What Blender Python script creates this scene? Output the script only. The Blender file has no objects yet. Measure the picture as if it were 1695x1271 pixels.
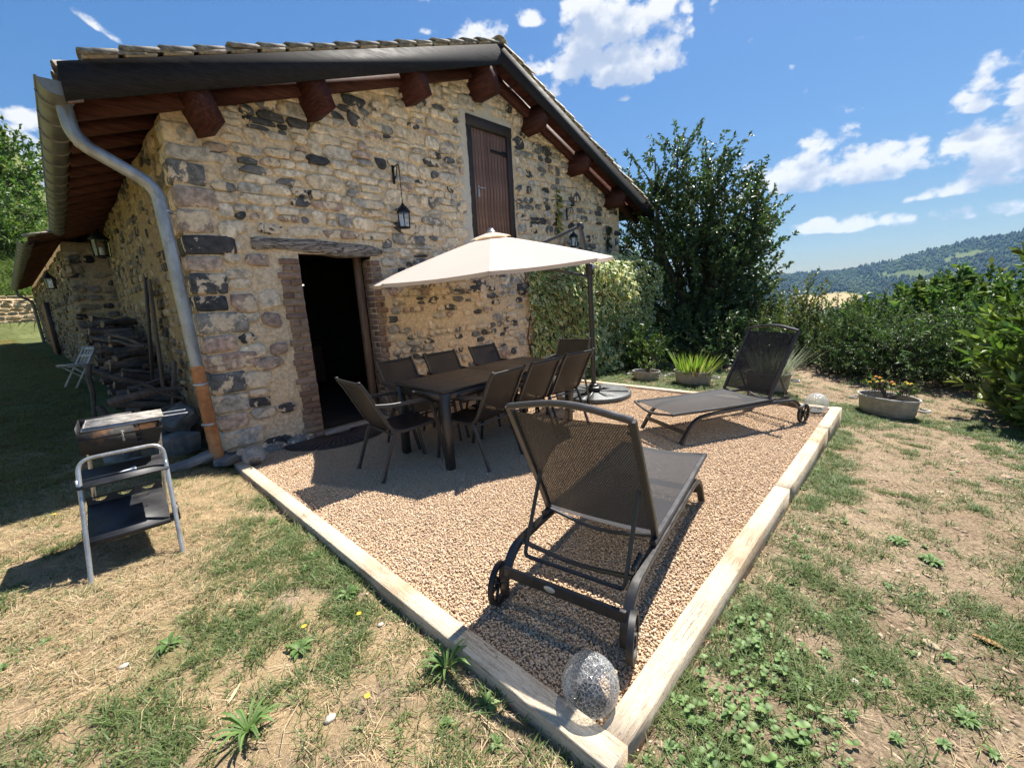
import bpy, bmesh, math, random
import numpy as np
from mathutils import Vector, Matrix
R = math.radians
random.seed(7); rng = np.random.default_rng(7)
scene = bpy.context.scene
C = scene.collection
# ------------------------------------------------------------------ camera
CAM = Vector((-0.9389, -0.5695, 1.481))
YAW, PITCH, ROLL = 0.8013, -0.2011, -0.0562
fw = Vector((math.sin(YAW)*math.cos(PITCH), math.cos(YAW)*math.cos(PITCH), math.sin(PITCH)))
r0 = Vector((math.cos(YAW), -math.sin(YAW), 0)); u0 = r0.cross(fw)
rt = math.cos(ROLL)*r0 + math.sin(ROLL)*u0; up = -math.sin(ROLL)*r0 + math.cos(ROLL)*u0
cd = bpy.data.cameras.new('camera'); cam = bpy.data.objects.new('camera', cd); C.objects.link(cam)
cam.matrix_world = Matrix(((rt.x, up.x, -fw.x, CAM.x), (rt.y, up.y, -fw.y, CAM.y), (rt.z, up.z, -fw.z, CAM.z), (0, 0, 0, 1)))
cd.sensor_fit = 'HORIZONTAL'; cd.sensor_width = 36; cd.lens = 704.78/1695*36
cd.clip_start = 0.05; cd.clip_end = 9000
scene.camera = cam
# ------------------------------------------------------------------ sun, sky, exposure
SUN_EL, SUN_AZ = R(61.0), R(88.2)            # azimuth measured clockwise from +Y: the sun stands over +X, a touch behind the gable
sdir = Vector((math.sin(SUN_AZ)*math.cos(SUN_EL), math.cos(SUN_AZ)*math.cos(SUN_EL), math.sin(SUN_EL)))
sl = bpy.data.lights.new('sun', 'SUN'); sl.energy = 4.0; sl.angle = R(0.55); sl.color = (1.0, 0.95, 0.87)
so = bpy.data.objects.new('sun', sl); C.objects.link(so); so.rotation_euler = sdir.to_track_quat('Z', 'Y').to_euler(); so.location = (20, 0, 40)
scene.view_settings.view_transform = 'Standard'; scene.view_settings.look = 'None'
scene.view_settings.exposure = 1.52; scene.view_settings.gamma = 1.0; scene.view_settings.use_curve_mapping = False
scene.cycles.max_bounces = 8; scene.cycles.transparent_max_bounces = 24
scene.cycles.volume_bounces = 0
SKY = .092
world = bpy.data.worlds.new('World'); scene.world = world; world.use_nodes = True

class NT:                                     # small node-tree writer
    def __init__(s, tree): s.t = tree; s.n = tree.nodes; s.l = tree.links
    def add(s, typ, **kw):
        n = s.n.new(typ)
        for k, v in kw.items():
            if k.startswith('i_'): s.set(n, k[2:], v)
            else: setattr(n, k, v)
        return n
    def set(s, n, key, v):
        key = int(key) if isinstance(key, int) or key.isdigit() else key
        sock = n.inputs[key]
        if isinstance(v, bpy.types.NodeSocket): s.l.new(v, sock)
        else: sock.default_value = v
    def math(s, op, a, b=0.0, c=None, clamp=False):
        n = s.add('ShaderNodeMath', operation=op, use_clamp=clamp)
        s.set(n, 0, a); s.set(n, 1, b)
        if c is not None: s.set(n, 2, c)
        return n.outputs[0]
    def vm(s, op, a, b=(0, 0, 0)):
        n = s.add('ShaderNodeVectorMath', operation=op); s.set(n, 0, a); s.set(n, 1, b)
        return n.outputs['Value'] if op in ('DOT_PRODUCT', 'LENGTH', 'DISTANCE') else n.outputs[0]
    def noise(s, vec, scale, detail=4, rough=.55, dist=0.0):
        n = s.add('ShaderNodeTexNoise'); s.set(n, 'Scale', scale); s.set(n, 'Detail', detail); s.set(n, 'Roughness', rough); s.set(n, 'Distortion', dist)
        if vec is not None: s.set(n, 'Vector', vec)
        return n.outputs['Fac']
    def voro(s, vec, scale, feature='F1', out='Distance', rnd=1.0):
        n = s.add('ShaderNodeTexVoronoi', feature=feature); s.set(n, 'Scale', scale); s.set(n, 'Randomness', rnd)
        if vec is not None: s.set(n, 'Vector', vec)
        return n.outputs[out]
    def ss(s, v, lo, hi, a=0.0, b=1.0, interp='SMOOTHSTEP'):
        n = s.add('ShaderNodeMapRange', interpolation_type=interp)
        for k, x in zip(('Value', 'From Min', 'From Max', 'To Min', 'To Max'), (v, lo, hi, a, b)): s.set(n, k, x)
        return n.outputs['Result']
    def mix(s, f, a, b, blend='MIX'):
        n = s.add('ShaderNodeMix', data_type='RGBA', blend_type=blend)
        s.set(n, 0, f); s.set(n, 6, a if isinstance(a, bpy.types.NodeSocket) else (*a, 1)[:4]); s.set(n, 7, b if isinstance(b, bpy.types.NodeSocket) else (*b, 1)[:4])
        return n.outputs[2]

def build_world():
    w = NT(world.node_tree); w.n.clear()
    g = bpy.data.node_groups.new('cloud_density', 'ShaderNodeTree')
    g.interface.new_socket('dir', in_out='INPUT', socket_type='NodeSocketVector'); g.interface.new_socket('d', in_out='OUTPUT', socket_type='NodeSocketFloat')
    q = NT(g); gi = q.add('NodeGroupInput').outputs[0]; go = q.add('NodeGroupOutput')
    blobs = [((.785, .435, .425), .12, .085, 0, 1.35), ((.755, .46, .468), .07, .06, 0, 1.2), ((.815, .40, .415), .075, .055, 0, 1.15), ((.972, .120, .190), .135, .062, -.06, 1.15), ((.970, .175, .172), .07, .03, .0, .9), ((.935, .28, .165), .05, .02, 0, .8), ((.984, -.11, .176), .10, .066, .0, 1.2),
             ((.991, -.025, .126), .11, .022, .02, .95), ((.970, -.045, .236), .075, .022, -.1, .75), ((.991, .085, .095), .20, .024, .0, .75), ((.993, -.07, .090), .2, .024, .0, .7),
             ((.960, -.085, .268), .06, .045, 0, 1.0), ((.613, .632, .473), .055, .028, 0, .7), ((.676, .553, .487), .028, .03, 0, .65), ((.545, .69, .475), .03, .016, 0, .45),
             ((.700, .575, .423), .05, .035, 0, .62), ((.813, .458, .359), .026, .012, 0, .5), ((.845, .335, .418), .025, .015, 0, .55), ((.73, .56, .39), .04, .03, 0, .6), ((-.02, .975, .20), .22, .13, 0, 1.25),
             ((.10, .90, .425), .06, .016, -.5, .42), ((-.62, .7, .3), .2, .07, 0, 1), ((-.9, .2, .25), .25, .06, .1, 1), ((-.75, -.5, .35), .15, .08, 0, 1), ((-.2, -.9, .3), .22, .07, 0, 1),
             ((.4, -.85, .25), .2, .05, 0, 1), ((.75, -.6, .22), .18, .05, 0, 1), ((.85, -.45, .4), .14, .07, 0, 1), ((.5, -.6, .62), .12, .07, 0, .9), ((-.4, .3, .85), .1, .08, 0, .8), ((-.4, -.4, .8), .14, .1, 0, .8), ((.15, -.95, .2), .16, .05, 0, 1), ((-.55, -.75, .25), .2, .06, 0, 1), ((.1, -.7, .55), .16, .09, 0, 1), ((-.7, -.1, .55), .14, .08, 0, .9), ((.6, -.72, .36), .12, .06, 0, 1)]  # the last few clouds lie out of view, added for extra fill light
    best = None
    for c, a, b, tilt, wt in blobs:
        c = Vector(c).normalized(); t1 = c.cross(Vector((0, 0, 1))).normalized(); t2 = t1.cross(c)
        e1 = t1*math.cos(tilt) + t2*math.sin(tilt); e2 = t2*math.cos(tilt) - t1*math.sin(tilt)
        uu = q.vm('DOT_PRODUCT', gi, tuple(e1/a)); v0 = q.vm('DOT_PRODUCT', gi, tuple(e2/b)); v0 = q.math('ADD', v0, .25); vv = q.math('MAXIMUM', v0, q.math('MULTIPLY', v0, -2.6)); fr = q.math('GREATER_THAN', q.vm('DOT_PRODUCT', gi, tuple(c)), 0.5)
        e = q.math('SUBTRACT', 1.0, q.math('ADD', q.math('MULTIPLY', uu, uu), q.math('MULTIPLY', vv, vv)))
        e = q.math('MAXIMUM', e, -1.2)
        e = q.math('ADD', e, wt - 1.0)
        e = q.math('SUBTRACT', q.math('MULTIPLY', q.math('ADD', e, 3.0), fr), 3.0)
        best = e if best is None else q.math('MAXIMUM', best, e)
    sq = q.vm('MULTIPLY', gi, (1, 1, 1.35))
    n1 = q.noise(sq, 13.0, 10, .60, .1); n2 = q.noise(sq, 46.0, 6, .65)
    dens = q.math('ADD', best, q.math('MULTIPLY', q.math('SUBTRACT', n1, .51), 2.2))
    dens = q.math('ADD', dens, q.math('MULTIPLY', q.math('SUBTRACT', n2, .5), 1.5))
    wv = q.vm('ADD', sq, q.vm('MULTIPLY', q.vm('SUBTRACT', q.add('ShaderNodeTexNoise', i_Vector=sq, i_Scale=22.0, i_Detail=4.0).outputs['Color'], (.5, .5, .5)), (.05, .05, .05)))
    bil = q.math('SUBTRACT', .54, q.voro(wv, 14.0)); bil2 = q.math('SUBTRACT', .42, q.voro(wv, 34.0))
    dens = q.math('ADD', dens, q.math('ADD', q.math('MULTIPLY', bil, 1.9), q.math('MULTIPLY', bil2, .9)))
    q.l.new(dens, go.inputs[0])
    tc = w.add('ShaderNodeTexCoord').outputs['Generated']
    sky = w.add('ShaderNodeTexSky', sky_type='NISHITA', sun_disc=False, sun_elevation=SUN_EL, sun_rotation=SUN_AZ, altitude=450, air_density=1.0, dust_density=.5, ozone_density=3.0)
    def gd(v):
        n = w.add('ShaderNodeGroup'); n.node_tree = g; w.l.new(v, n.inputs[0]); return n.outputs[0]
    d = gd(tc); d2 = gd(w.vm('NORMALIZE', w.vm('ADD', tc, (sdir.x*.012, sdir.y*.012, .040))))
    cover = w.ss(d, .0, .75); thick = w.ss(d2, -.25, 1.25)
    ccol = w.mix(thick, tuple(.36/SKY*x for x in (.95, .97, 1.0)), tuple(.36/SKY*x for x in (.50, .60, .78)))
    hs = w.add('ShaderNodeHueSaturation'); w.set(hs, 'Saturation', 1.22); lum = w.vm('DOT_PRODUCT', sky.outputs[0], (.25, .60, .15)); w.l.new(sky.outputs[0], hs.inputs['Color']); w.set(hs, 'Value', w.math('DIVIDE', 1.0, w.math('ADD', 1.0, w.math('MULTIPLY', lum, .30))))
    col = w.mix(w.math('MULTIPLY', cover, .96), hs.outputs[0], ccol)
    bg = w.add('ShaderNodeBackground'); w.set(bg, 'Color', col); w.set(bg, 'Strength', SKY)
    out = w.add('ShaderNodeOutputWorld'); w.l.new(bg.outputs[0], out.inputs[0])
build_world()

# ------------------------------------------------------------------ helpers
def link(o, parent=None):
    C.objects.link(o)
    if parent is not None:
        o.parent = parent
    return o
def fast_mesh(name, V, F, smooth=False, col=None):
    """V (n,3) array, F a list of (m,k) int arrays or a list of tuples"""
    me = bpy.data.meshes.new(name)
    V = np.asarray(V, np.float32)
    if isinstance(F, np.ndarray): F = [F]
    if len(F) and isinstance(F[0], np.ndarray):
        loops = np.concatenate([f.ravel() for f in F]); tot = np.concatenate([np.full(len(f), f.shape[1]) for f in F])
    else:
        loops = np.array([i for f in F for i in f], np.int32); tot = np.array([len(f) for f in F], np.int32)
    start = np.concatenate([[0], np.cumsum(tot)[:-1]]) if len(tot) else np.zeros(0)
    me.vertices.add(len(V)); me.vertices.foreach_set('co', V.ravel())
    me.loops.add(len(loops)); me.loops.foreach_set('vertex_index', loops.astype(np.int32))
    me.polygons.add(len(tot)); me.polygons.foreach_set('loop_start', start.astype(np.int32)); me.polygons.foreach_set('loop_total', tot.astype(np.int32))
    if smooth: me.polygons.foreach_set('use_smooth', np.ones(len(tot), bool))
    me.update(calc_edges=True)
    if col is not None:
        a = me.attributes.new('Col', 'FLOAT_COLOR', 'POINT'); col = np.asarray(col, np.float32)
        if col.ndim == 1: col = np.tile(col, (len(V), 1))
        if col.shape[1] == 3: col = np.concatenate([col, np.ones((len(col), 1), np.float32)], 1)
        a.data.foreach_set('color', np.ascontiguousarray(col, np.float32).ravel())
    return me
def obj(name, me, mat=None, parent=None, kind=None):
    o = bpy.data.objects.new(name, me)
    if mat is not None:
        for m in (mat if isinstance(mat, (list, tuple)) else [mat]): me.materials.append(m)
    link(o, parent)
    if kind: o['kind'] = kind
    return o
def tag(o, label, cat, group=None):
    o['label'] = label; o['category'] = cat
    if group: o['group'] = group
    return o
def thing(name, label, cat, loc=(0, 0, 0), rz=0.0, group=None):
    o = bpy.data.objects.new(name, None); C.objects.link(o); o.empty_display_size = .2
    o.location = loc; o.rotation_euler = (0, 0, rz)
    return tag(o, label, cat, group)
def copy_thing(root, label, loc=None, rz=None, group=None):
    def cp(o, par):
        c = o.copy(); C.objects.link(c); c.parent = par
        for ch in [x for x in C.objects if x.parent == o]: cp(ch, c)
        return c
    r = cp(root, None); r['label'] = label
    if loc is not None: r.location = loc
    if rz is not None: r.rotation_euler = (0, 0, rz)
    if group: r['group'] = group
    return r
def fillet(pts, rad, n=5, closed=False):
    pts = [Vector(p) for p in pts]; out = []
    N = len(pts)
    for i, p in enumerate(pts):
        if not closed and i in (0, N-1): out.append(p); continue
        a, b = pts[(i-1) % N], pts[(i+1) % N]
        r_ = rad[i] if isinstance(rad, (list, tuple)) else rad
        d1, d2 = (a-p), (b-p); r1 = min(r_, d1.length*.48, d2.length*.48)
        s, e = p + d1.normalized()*r1, p + d2.normalized()*r1
        for k in range(n+1):
            t = k/n; out.append(s*(1-t)**2 + p*2*t*(1-t) + e*t*t)
    return out
class MB:
    def __init__(s): s.V = []; s.F = []; s.M = Matrix.Identity(4)
    def add(s, vs, fs):
        b = len(s.V); s.V += [tuple(s.M @ Vector(v)) for v in vs]; s.F += [tuple(i+b for i in f) for f in fs]; return s
    def hexa(s, p):   # 8 points: bottom 4 ccw, top 4
        return s.add(p, [(3, 2, 1, 0), (4, 5, 6, 7), (0, 1, 5, 4), (1, 2, 6, 5), (2, 3, 7, 6), (3, 0, 4, 7)])
    def box(s, c, d, rot=None, bev=0.0):
        x, y, z = d[0]/2, d[1]/2, d[2]/2
        m = Matrix.Translation(c) @ (rot.to_4x4() if rot is not None else Matrix.Identity(4))
        if bev <= 0:
            return s.hexa([m @ Vector(v) for v in ((-x, -y, -z), (x, -y, -z), (x, y, -z), (-x, y, -z), (-x, -y, z), (x, -y, z), (x, y, z), (-x, y, z))])
        bm = bmesh.new(); bmesh.ops.create_cube(bm, size=1, matrix=m @ Matrix.Diagonal((*d, 1)))
        bmesh.ops.bevel(bm, geom=bm.edges[:], offset=bev, segments=1, affect='EDGES')
        bm.verts.index_update(); vs = [v.co.copy() for v in bm.verts]; fs = [tuple(v.index for v in f.verts) for f in bm.faces]; bm.free()
        return s.add(vs, fs)
    def ring_skin(s, rings, closed_ring=True, caps=True):
        n = len(rings[0]); vs = [p for r_ in rings for p in r_]; fs = []
        for i in range(len(rings)-1):
            for j in range(n if closed_ring else n-1):
                a, b = i*n+j, i*n+(j+1) % n; fs.append((a, b, b+n, a+n))
        if caps and closed_ring: fs.append(tuple(reversed(range(n)))); fs.append(tuple((len(rings)-1)*n+j for j in range(n)))
        return s.add(vs, fs)
    def tube(s, path, r=.01, n=8, prof=None, caps=True, up=(0, 0, 1)):
        """sweep a circle (or the 2-d profile `prof`) along a path"""
        path = [Vector(p) for p in path]; rings = []; N = len(path)
        tang = [((path[min(i+1, N-1)] - path[max(i-1, 0)]).normalized()) for i in range(N)]
        ref = Vector(up)
        if abs(tang[0].dot(ref)) > .95: ref = Vector((1, 0, 0)) if abs(tang[0].x) < .9 else Vector((0, 1, 0))
        side = tang[0].cross(ref).normalized()
        for i in range(N):
            side = (side - tang[i]*side.dot(tang[i])).normalized(); upv = side.cross(tang[i])
            rr = r[i] if isinstance(r, (list, tuple)) else r
            pr = prof if prof is not None else [(math.cos(2*math.pi*k/n)*rr, math.sin(2*math.pi*k/n)*rr) for k in range(n)]
            rings.append([path[i] + side*a + upv*b for a, b in pr])
        return s.ring_skin(rings, True, caps)
    def lathe(s, prof, n=16, c=(0, 0, 0), sx=1, sy=1, caps=False):
        rings = [[Vector((c[0]+r_*sx*math.cos(2*math.pi*k/n), c[1]+r_*sy*math.sin(2*math.pi*k/n), c[2]+z)) for k in range(n)] for r_, z in prof]
        return s.ring_skin(rings, True, caps)
    def me(s, name, smooth=False): return fast_mesh(name, np.array(s.V), s.F, smooth)
    def build(s, name, mat, parent=None, smooth=False, bev=0.0, kind=None):
        o = obj(name, s.me(name, smooth), mat, parent, kind)
        if smooth: smooth_by_angle(o.data)
        return o
def smooth_by_angle(me, ang=R(38)):
    bm = bmesh.new(); bm.from_mesh(me)
    for e in bm.edges:
        if len(e.link_faces) == 2 and e.calc_face_angle(0) > ang: e.smooth = False
    bm.to_mesh(me); bm.free()
RECT = lambda w, h: [(-w/2, -h/2), (w/2, -h/2), (w/2, h/2), (-w/2, h/2)]
def rrect(w, h, c=.25):
    a, b = w/2, h/2; k = min(a, b)*c
    return [(-a+k, -b), (a-k, -b), (a, -b+k), (a, b-k), (a-k, b), (-a+k, b), (-a, b-k), (-a, -b+k)]

# numpy value noise
def vnoise(x, y, seed=0):
    x = np.asarray(x, float); y = np.asarray(y, float)
    xi = np.floor(x).astype(np.int64); yi = np.floor(y).astype(np.int64); fx = x-xi; fy = y-yi
    fx = fx*fx*(3-2*fx); fy = fy*fy*(3-2*fy)
    def h(a, b):
        n = (a*374761393 + b*668265263 + seed*974634777) & 0xFFFFFFFF
        n = ((n ^ (n >> 13))*1274126177) & 0xFFFFFFFF
        return ((n ^ (n >> 16)) & 0xFFFF)/65535.0
    return (h(xi, yi)*(1-fx)+h(xi+1, yi)*fx)*(1-fy) + (h(xi, yi+1)*(1-fx)+h(xi+1, yi+1)*fx)*fy
def fbm(x, y, seed=0, oct=4):
    s = 0; a = .5
    for k in range(oct): s = s + a*vnoise(np.asarray(x)*2**k, np.asarray(y)*2**k, seed+k); a *= .5
    return s
def sstep(x, a, b):
    t = np.clip((np.asarray(x, float)-a)/(b-a), 0, 1); return t*t*(3-2*t)
# ------------------------------------------------------------------ materials
def new_mat(name):
    m = bpy.data.materials.new(name); m.use_nodes = True; t = NT(m.node_tree); t.n.clear()
    out = t.add('ShaderNodeOutputMaterial'); b = t.add('ShaderNodeBsdfPrincipled'); t.l.new(b.outputs[0], out.inputs[0])
    return m, t, b, out
def mat(name, col, rough=.6, var=.25, scale=12, metal=0.0, bump=.0, bscale=60, col2=None, c2amt=.5, c2scale=5, stretch=None, rnd=0.0, spec=.5, coord='Object'):
    """base colour broken up by two noises, object-random value, and fine bump"""
    m, t, b, out = new_mat(name)
    v = t.add('ShaderNodeTexCoord').outputs[coord] if coord != 'World' else t.add('ShaderNodeNewGeometry').outputs['Position']
    if stretch: v = t.vm('MULTIPLY', v, stretch)
    n1 = t.noise(v, scale, 5, .6)
    dk = tuple(c*(1-var) for c in col); lt = tuple(min(1, c*(1+var)) for c in col)
    c = t.mix(t.ss(n1, .3, .7), dk, lt)
    if col2:
        c = t.mix(t.math('MULTIPLY', t.ss(t.noise(v, c2scale, 5, .65), .5, .62), c2amt), c, col2)
    if rnd:
        oi = t.add('ShaderNodeObjectInfo').outputs['Random']
        hv = t.add('ShaderNodeHueSaturation'); t.set(hv, 'Color', c); t.set(hv, 'Value', t.ss(oi, 0, 1, 1-rnd, 1+rnd, 'LINEAR'))
        t.set(hv, 'Hue', t.ss(t.math('FRACT', t.math('MULTIPLY', oi, 7.3)), 0, 1, .5-rnd*.03, .5+rnd*.03, 'LINEAR')); c = hv.outputs[0]
    t.set(b, 'Base Color', c); t.set(b, 'Metallic', metal); t.set(b, 'Specular IOR Level', spec)
    t.set(b, 'Roughness', t.ss(n1, .2, .8, max(.02, rough-.1), min(1, rough+.1)))
    if bump:
        bn = t.add('ShaderNodeBump'); t.set(bn, 'Strength', bump); t.set(bn, 'Distance', .01); t.set(bn, 'Height', t.noise(v, bscale, 4, .6)); t.set(b, 'Normal', bn.outputs[0])
    return m
M = {}
M['wood_dark'] = mat('charred_board', (.013, .012, .014), .7, .5, 5, bump=0, bscale=40, stretch=(1, 6, 10), col2=(.035, .034, .036), c2amt=.5, c2scale=14, spec=.25)
M['wood_red'] = mat('red_stained_wood', (.066, .024, .017), .6, .45, 5, bump=0, bscale=50, stretch=(9, .8, 9), rnd=.18, col2=(.035, .015, .012), c2amt=.5, c2scale=7, spec=.12)
M['wood_red_x'] = mat('red_stained_rafter', (.070, .027, .019), .6, .45, 5, bump=0, bscale=50, stretch=(.8, 9, 9), rnd=.15, col2=(.035, .015, .012), c2amt=.5, c2scale=7, spec=.12)
M['plank'] = mat('brown_door_plank', (.215, .115, .080), .65, .35, 5, bump=.4, bscale=70, stretch=(9, 9, .8), rnd=.14, col2=(.30, .19, .14), c2amt=.4)
M['door_frame'] = mat('dark_door_frame', (.038, .026, .022), .6, .4, 6, bump=.4, bscale=50, stretch=(6, 6, 1))
M['frame_wood'] = mat('weathered_frame_wood', (.22, .135, .085), .7, .3, 4, bump=.3, bscale=60, stretch=(8, 8, .8))
M['oak'] = mat('new_oak', (.50, .375, .245), .7, .16, 3, bump=.35, bscale=40, stretch=(6, 6, 1.0), col2=(.34, .23, .14), c2amt=.4, c2scale=1.6)
M['lintel'] = None
M['iron'] = mat('black_iron', (.018, .018, .02), .5, .3, 30, .6, bump=.1)
M['alu'] = mat('anthracite_aluminium', (.030, .027, .026), .38, .15, 20, 0.0, bump=.03, bscale=300, spec=.6)
M['alu_lt'] = mat('dusty_anthracite', (.034, .032, .033), .42, .15, 20, 0.0, spec=.6)
M['tabletop'] = mat('anthracite_table_slat', (.047, .037, .032), .48, .14, 6, stretch=(1, 8, 8), bump=.05, bscale=80, rnd=.10)
M['zinc'] = mat('zinc_gutter', (.20, .20, .185), .45, .3, 5, .35, bump=.1, bscale=12, col2=(.12, .11, .085), c2amt=.7)
M['zinc_pipe'] = mat('zinc_pipe', (.33, .35, .37), .40, .30, 5, .5, bump=.08, bscale=12, stretch=(1, 1, .5), col2=(.19, .19, .185), c2amt=.6, c2scale=6)
M['rust'] = mat('rusty_pipe', (.40, .165, .058), .8, .35, 7, 0, bump=.3, bscale=60, col2=(.50, .27, .12), c2amt=.7, c2scale=9)
M['clamp'] = mat('galvanised_clamp', (.45, .45, .45), .4, .15, 20, .7)
M['chrome'] = mat('galvanised_tube', (.46, .46, .45), .3, .2, 8, .65, col2=(.30, .22, .16), c2amt=.4, c2scale=12)
M['bbq'] = mat('black_enamel', (.014, .014, .017), .58, .4, 8, bump=.05, col2=(.05, .048, .046), c2amt=.35, c2scale=6)
M['bbq_rust'] = mat('burnt_steel', (.018, .016, .015), .75, .4, 9, bump=.3, bscale=50, col2=(.17, .075, .025), c2amt=.95, c2scale=4)
M['ash'] = mat('ash', (.34, .31, .27), .95, .5, 20, bump=.6, bscale=50)
M['canopy'] = None
M['slate'] = mat('base_plate', (.075, .082, .083), .55, .15, 20, bump=.1, bscale=150)
M['tub'] = mat('aged_zinc_tub', (.39, .345, .275), .6, .2, 7, .12, bump=.15, bscale=25, col2=(.24, .20, .155), c2amt=.6, c2scale=4)
M['tub_rim'] = mat('zinc_rim', (.42, .41, .38), .45, .2, 9, .4)
M['soil'] = mat('potting_soil', (.05, .036, .024), .95, .5, 30, bump=.8, bscale=50)
M['terracotta'] = mat('pale_clay_pot', (.48, .42, .33), .75, .15, 8, bump=.1)
M['log'] = mat('firewood_bark', (.075, .058, .046), .9, .5, 9, bump=.8, bscale=25, rnd=.45, col2=(.16, .125, .09), c2amt=.5)
M['plank_grey'] = mat('weathered_plank', (.13, .098, .072), .85, .4, 6, bump=.5, bscale=40, stretch=(6, 6, 1), rnd=.25)
M['white_wood'] = mat('faded_white_slat', (.52, .47, .40), .7, .25, 9, bump=.2, rnd=.08)
M['loose'] = mat('grey_fieldstone', (.15, .145, .135), .85, .3, 8, bump=.6, bscale=30, rnd=.25, col2=(.22, .2, .17), c2amt=.5)
M['rock_wall'] = mat('retaining_stone', (.40, .31, .19), .9, .35, 6, bump=.5, bscale=20, rnd=.3)
M['tile'] = mat('lichened_tile', (.24, .205, .165), .9, .45, 14, bump=.9, bscale=30, rnd=.3, col2=(.42, .41, .33), c2amt=.9, c2scale=9)
M['tile_under'] = mat('old_clay_tile', (.25, .15, .105), .9, .3, 10, bump=.3, rnd=.2)
M['bark'] = mat('tree_bark', (.085, .066, .05), .9, .4, 14, bump=.6, bscale=30)
M['rubber'] = mat('black_plastic', (.012, .012, .013), .5, .25, 20)
M['solar'] = mat('solar_base_plastic', (.006, .007, .011), .8, .2, 20, spec=.08)
M['badge'] = mat('silver_badge', (.55, .55, .5), .35, .1, 20, .4)
M['white'] = mat('white_label', (.75, .76, .76), .5, .05, 20)
M['mat_rubber'] = mat('coir_mat', (.060, .042, .036), .9, .3, 30, bump=.4, bscale=90)
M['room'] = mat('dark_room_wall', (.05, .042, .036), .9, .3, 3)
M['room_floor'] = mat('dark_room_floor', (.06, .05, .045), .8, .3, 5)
M['sill'] = mat('stone_sill', (.36, .31, .26), .8, .2, 10, bump=.3)
M['yellow'] = mat('yellow_petals', (.80, .52, .02), .6, .15, 40)
M['orange'] = mat('orange_petals', (.80, .24, .02), .6, .2, 40)
M['leaf_dry'] = mat('dry_leaf', (.36, .20, .09), .85, .3, 20, bump=.2, rnd=.2)
M['pebble'] = mat('pale_pebble', (.52, .46, .38), .85, .2, 20, bump=.3, rnd=.2)

def m_attr(name, rough=.85, noise_amt=.3, nscale=18, bump=.6, bscale=35, smear=None, smear_rng=(.56, .66), smear_scale=7.0):
    """colour from the piece's own 'Col' attribute, broken up, optionally smeared over with lime mortar"""
    m, t, b, out = new_mat(name)
    a = t.add('ShaderNodeAttribute', attribute_name='Col').outputs['Color']; p = t.add('ShaderNodeNewGeometry').outputs['Position']
    n = t.noise(p, nscale, 6, .65); n2 = t.noise(p, nscale*4.2, 4, .6)
    c = t.mix(1.0, a, t.mix(t.ss(n, .3, .7), (1-noise_amt,)*3, (1+noise_amt,)*3), 'MULTIPLY')
    c = t.mix(t.ss(n2, .60, .74, 0, .35), c, t.mix(1.0, c, (.35, .34, .34), 'MULTIPLY'))
    if smear:
        s = t.math('ADD', t.noise(p, smear_scale, 8, .66, .3), t.math('MULTIPLY', t.noise(p, 1.7, 2), .10))
        k = t.ss(s, smear_rng[0], smear_rng[1])
        mc = t.mix(t.ss(t.noise(p, 30, 5), .3, .7), tuple(x*.82 for x in smear), tuple(x*1.1 for x in smear))
        c = t.mix(k, c, mc)
    t.set(b, 'Base Color', c); t.set(b, 'Roughness', rough); t.set(b, 'Specular IOR Level', .25)
    bn = t.add('ShaderNodeBump'); t.set(bn, 'Strength', bump); t.set(bn, 'Distance', .015)
    t.set(bn, 'Height', t.math('ADD', t.noise(p, bscale, 6, .65), t.math('MULTIPLY', n, .8))); t.set(b, 'Normal', bn.outputs[0])
    return m
MORT = (.79, .625, .43)
M['stone'] = m_attr('rubble_stone', .85, .42, 15, .6, 34, MORT, (.565, .605), 5.2)
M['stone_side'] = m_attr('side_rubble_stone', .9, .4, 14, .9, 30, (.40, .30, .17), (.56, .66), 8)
M['brick'] = m_attr('old_brick', .9, .22, 30, .5, 60, (.42, .33, .24), (.69, .78), 14)
def mortar(name, base, alt, grey):
    m, t, b, out = new_mat(name)
    p = t.add('ShaderNodeNewGeometry').outputs['Position']
    c = t.mix(t.ss(t.noise(p, 1.1, 5, .6), .36, .64), base, alt)
    c = t.mix(t.ss(t.noise(p, 3.2, 6, .7), .58, .70, 0, .55), c, grey)
    c = t.mix(t.ss(t.noise(p, 26, 6, .7), .30, .70), t.mix(1.0, c, (.68, .66, .63), 'MULTIPLY'), t.mix(1.0, c, (1.15, 1.15, 1.15), 'MULTIPLY'))
    pit = t.ss(t.noise(p, 42, 5, .75), .63, .72)
    c = t.mix(t.math('MULTIPLY', pit, .7), c, t.mix(1.0, c, (.35, .32, .30), 'MULTIPLY'))
    sx = t.add('ShaderNodeSeparateXYZ'); t.l.new(p, sx.inputs[0])
    # pale cement patching round the loft door (its own material, it stays put)
    jit = t.math('MULTIPLY', t.math('SUBTRACT', t.noise(p, 5, 5, .7), .5), .5)
    gx = t.math('ABSOLUTE', t.math('SUBTRACT', t.math('ADD', sx.outputs[0], jit), 4.09)); gz = t.ss(sx.outputs[2], 1.9, 2.4)
    gm = t.math('MULTIPLY', t.ss(gx, .62, .54), gz)
    c = t.mix(t.math('MULTIPLY', gm, .85 if name == 'front_mortar' else 0), c, t.mix(t.noise(p, 20, 4), (.56, .51, .43), (.70, .65, .56)))
    t.set(b, 'Base Color', c); t.set(b, 'Roughness', .95); t.set(b, 'Specular IOR Level', .15)
    bn = t.add('ShaderNodeBump'); t.set(bn, 'Strength', .6); t.set(bn, 'Distance', .015)
    t.set(bn, 'Height', t.math('ADD', t.noise(p, 22, 7, .7), t.math('MULTIPLY', t.noise(p, 90, 3, .7), .35))); t.set(b, 'Normal', bn.outputs[0])
    return m
M['mortar'] = mortar('front_mortar', MORT, (.80, .61, .40), (.70, .585, .44))
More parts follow.
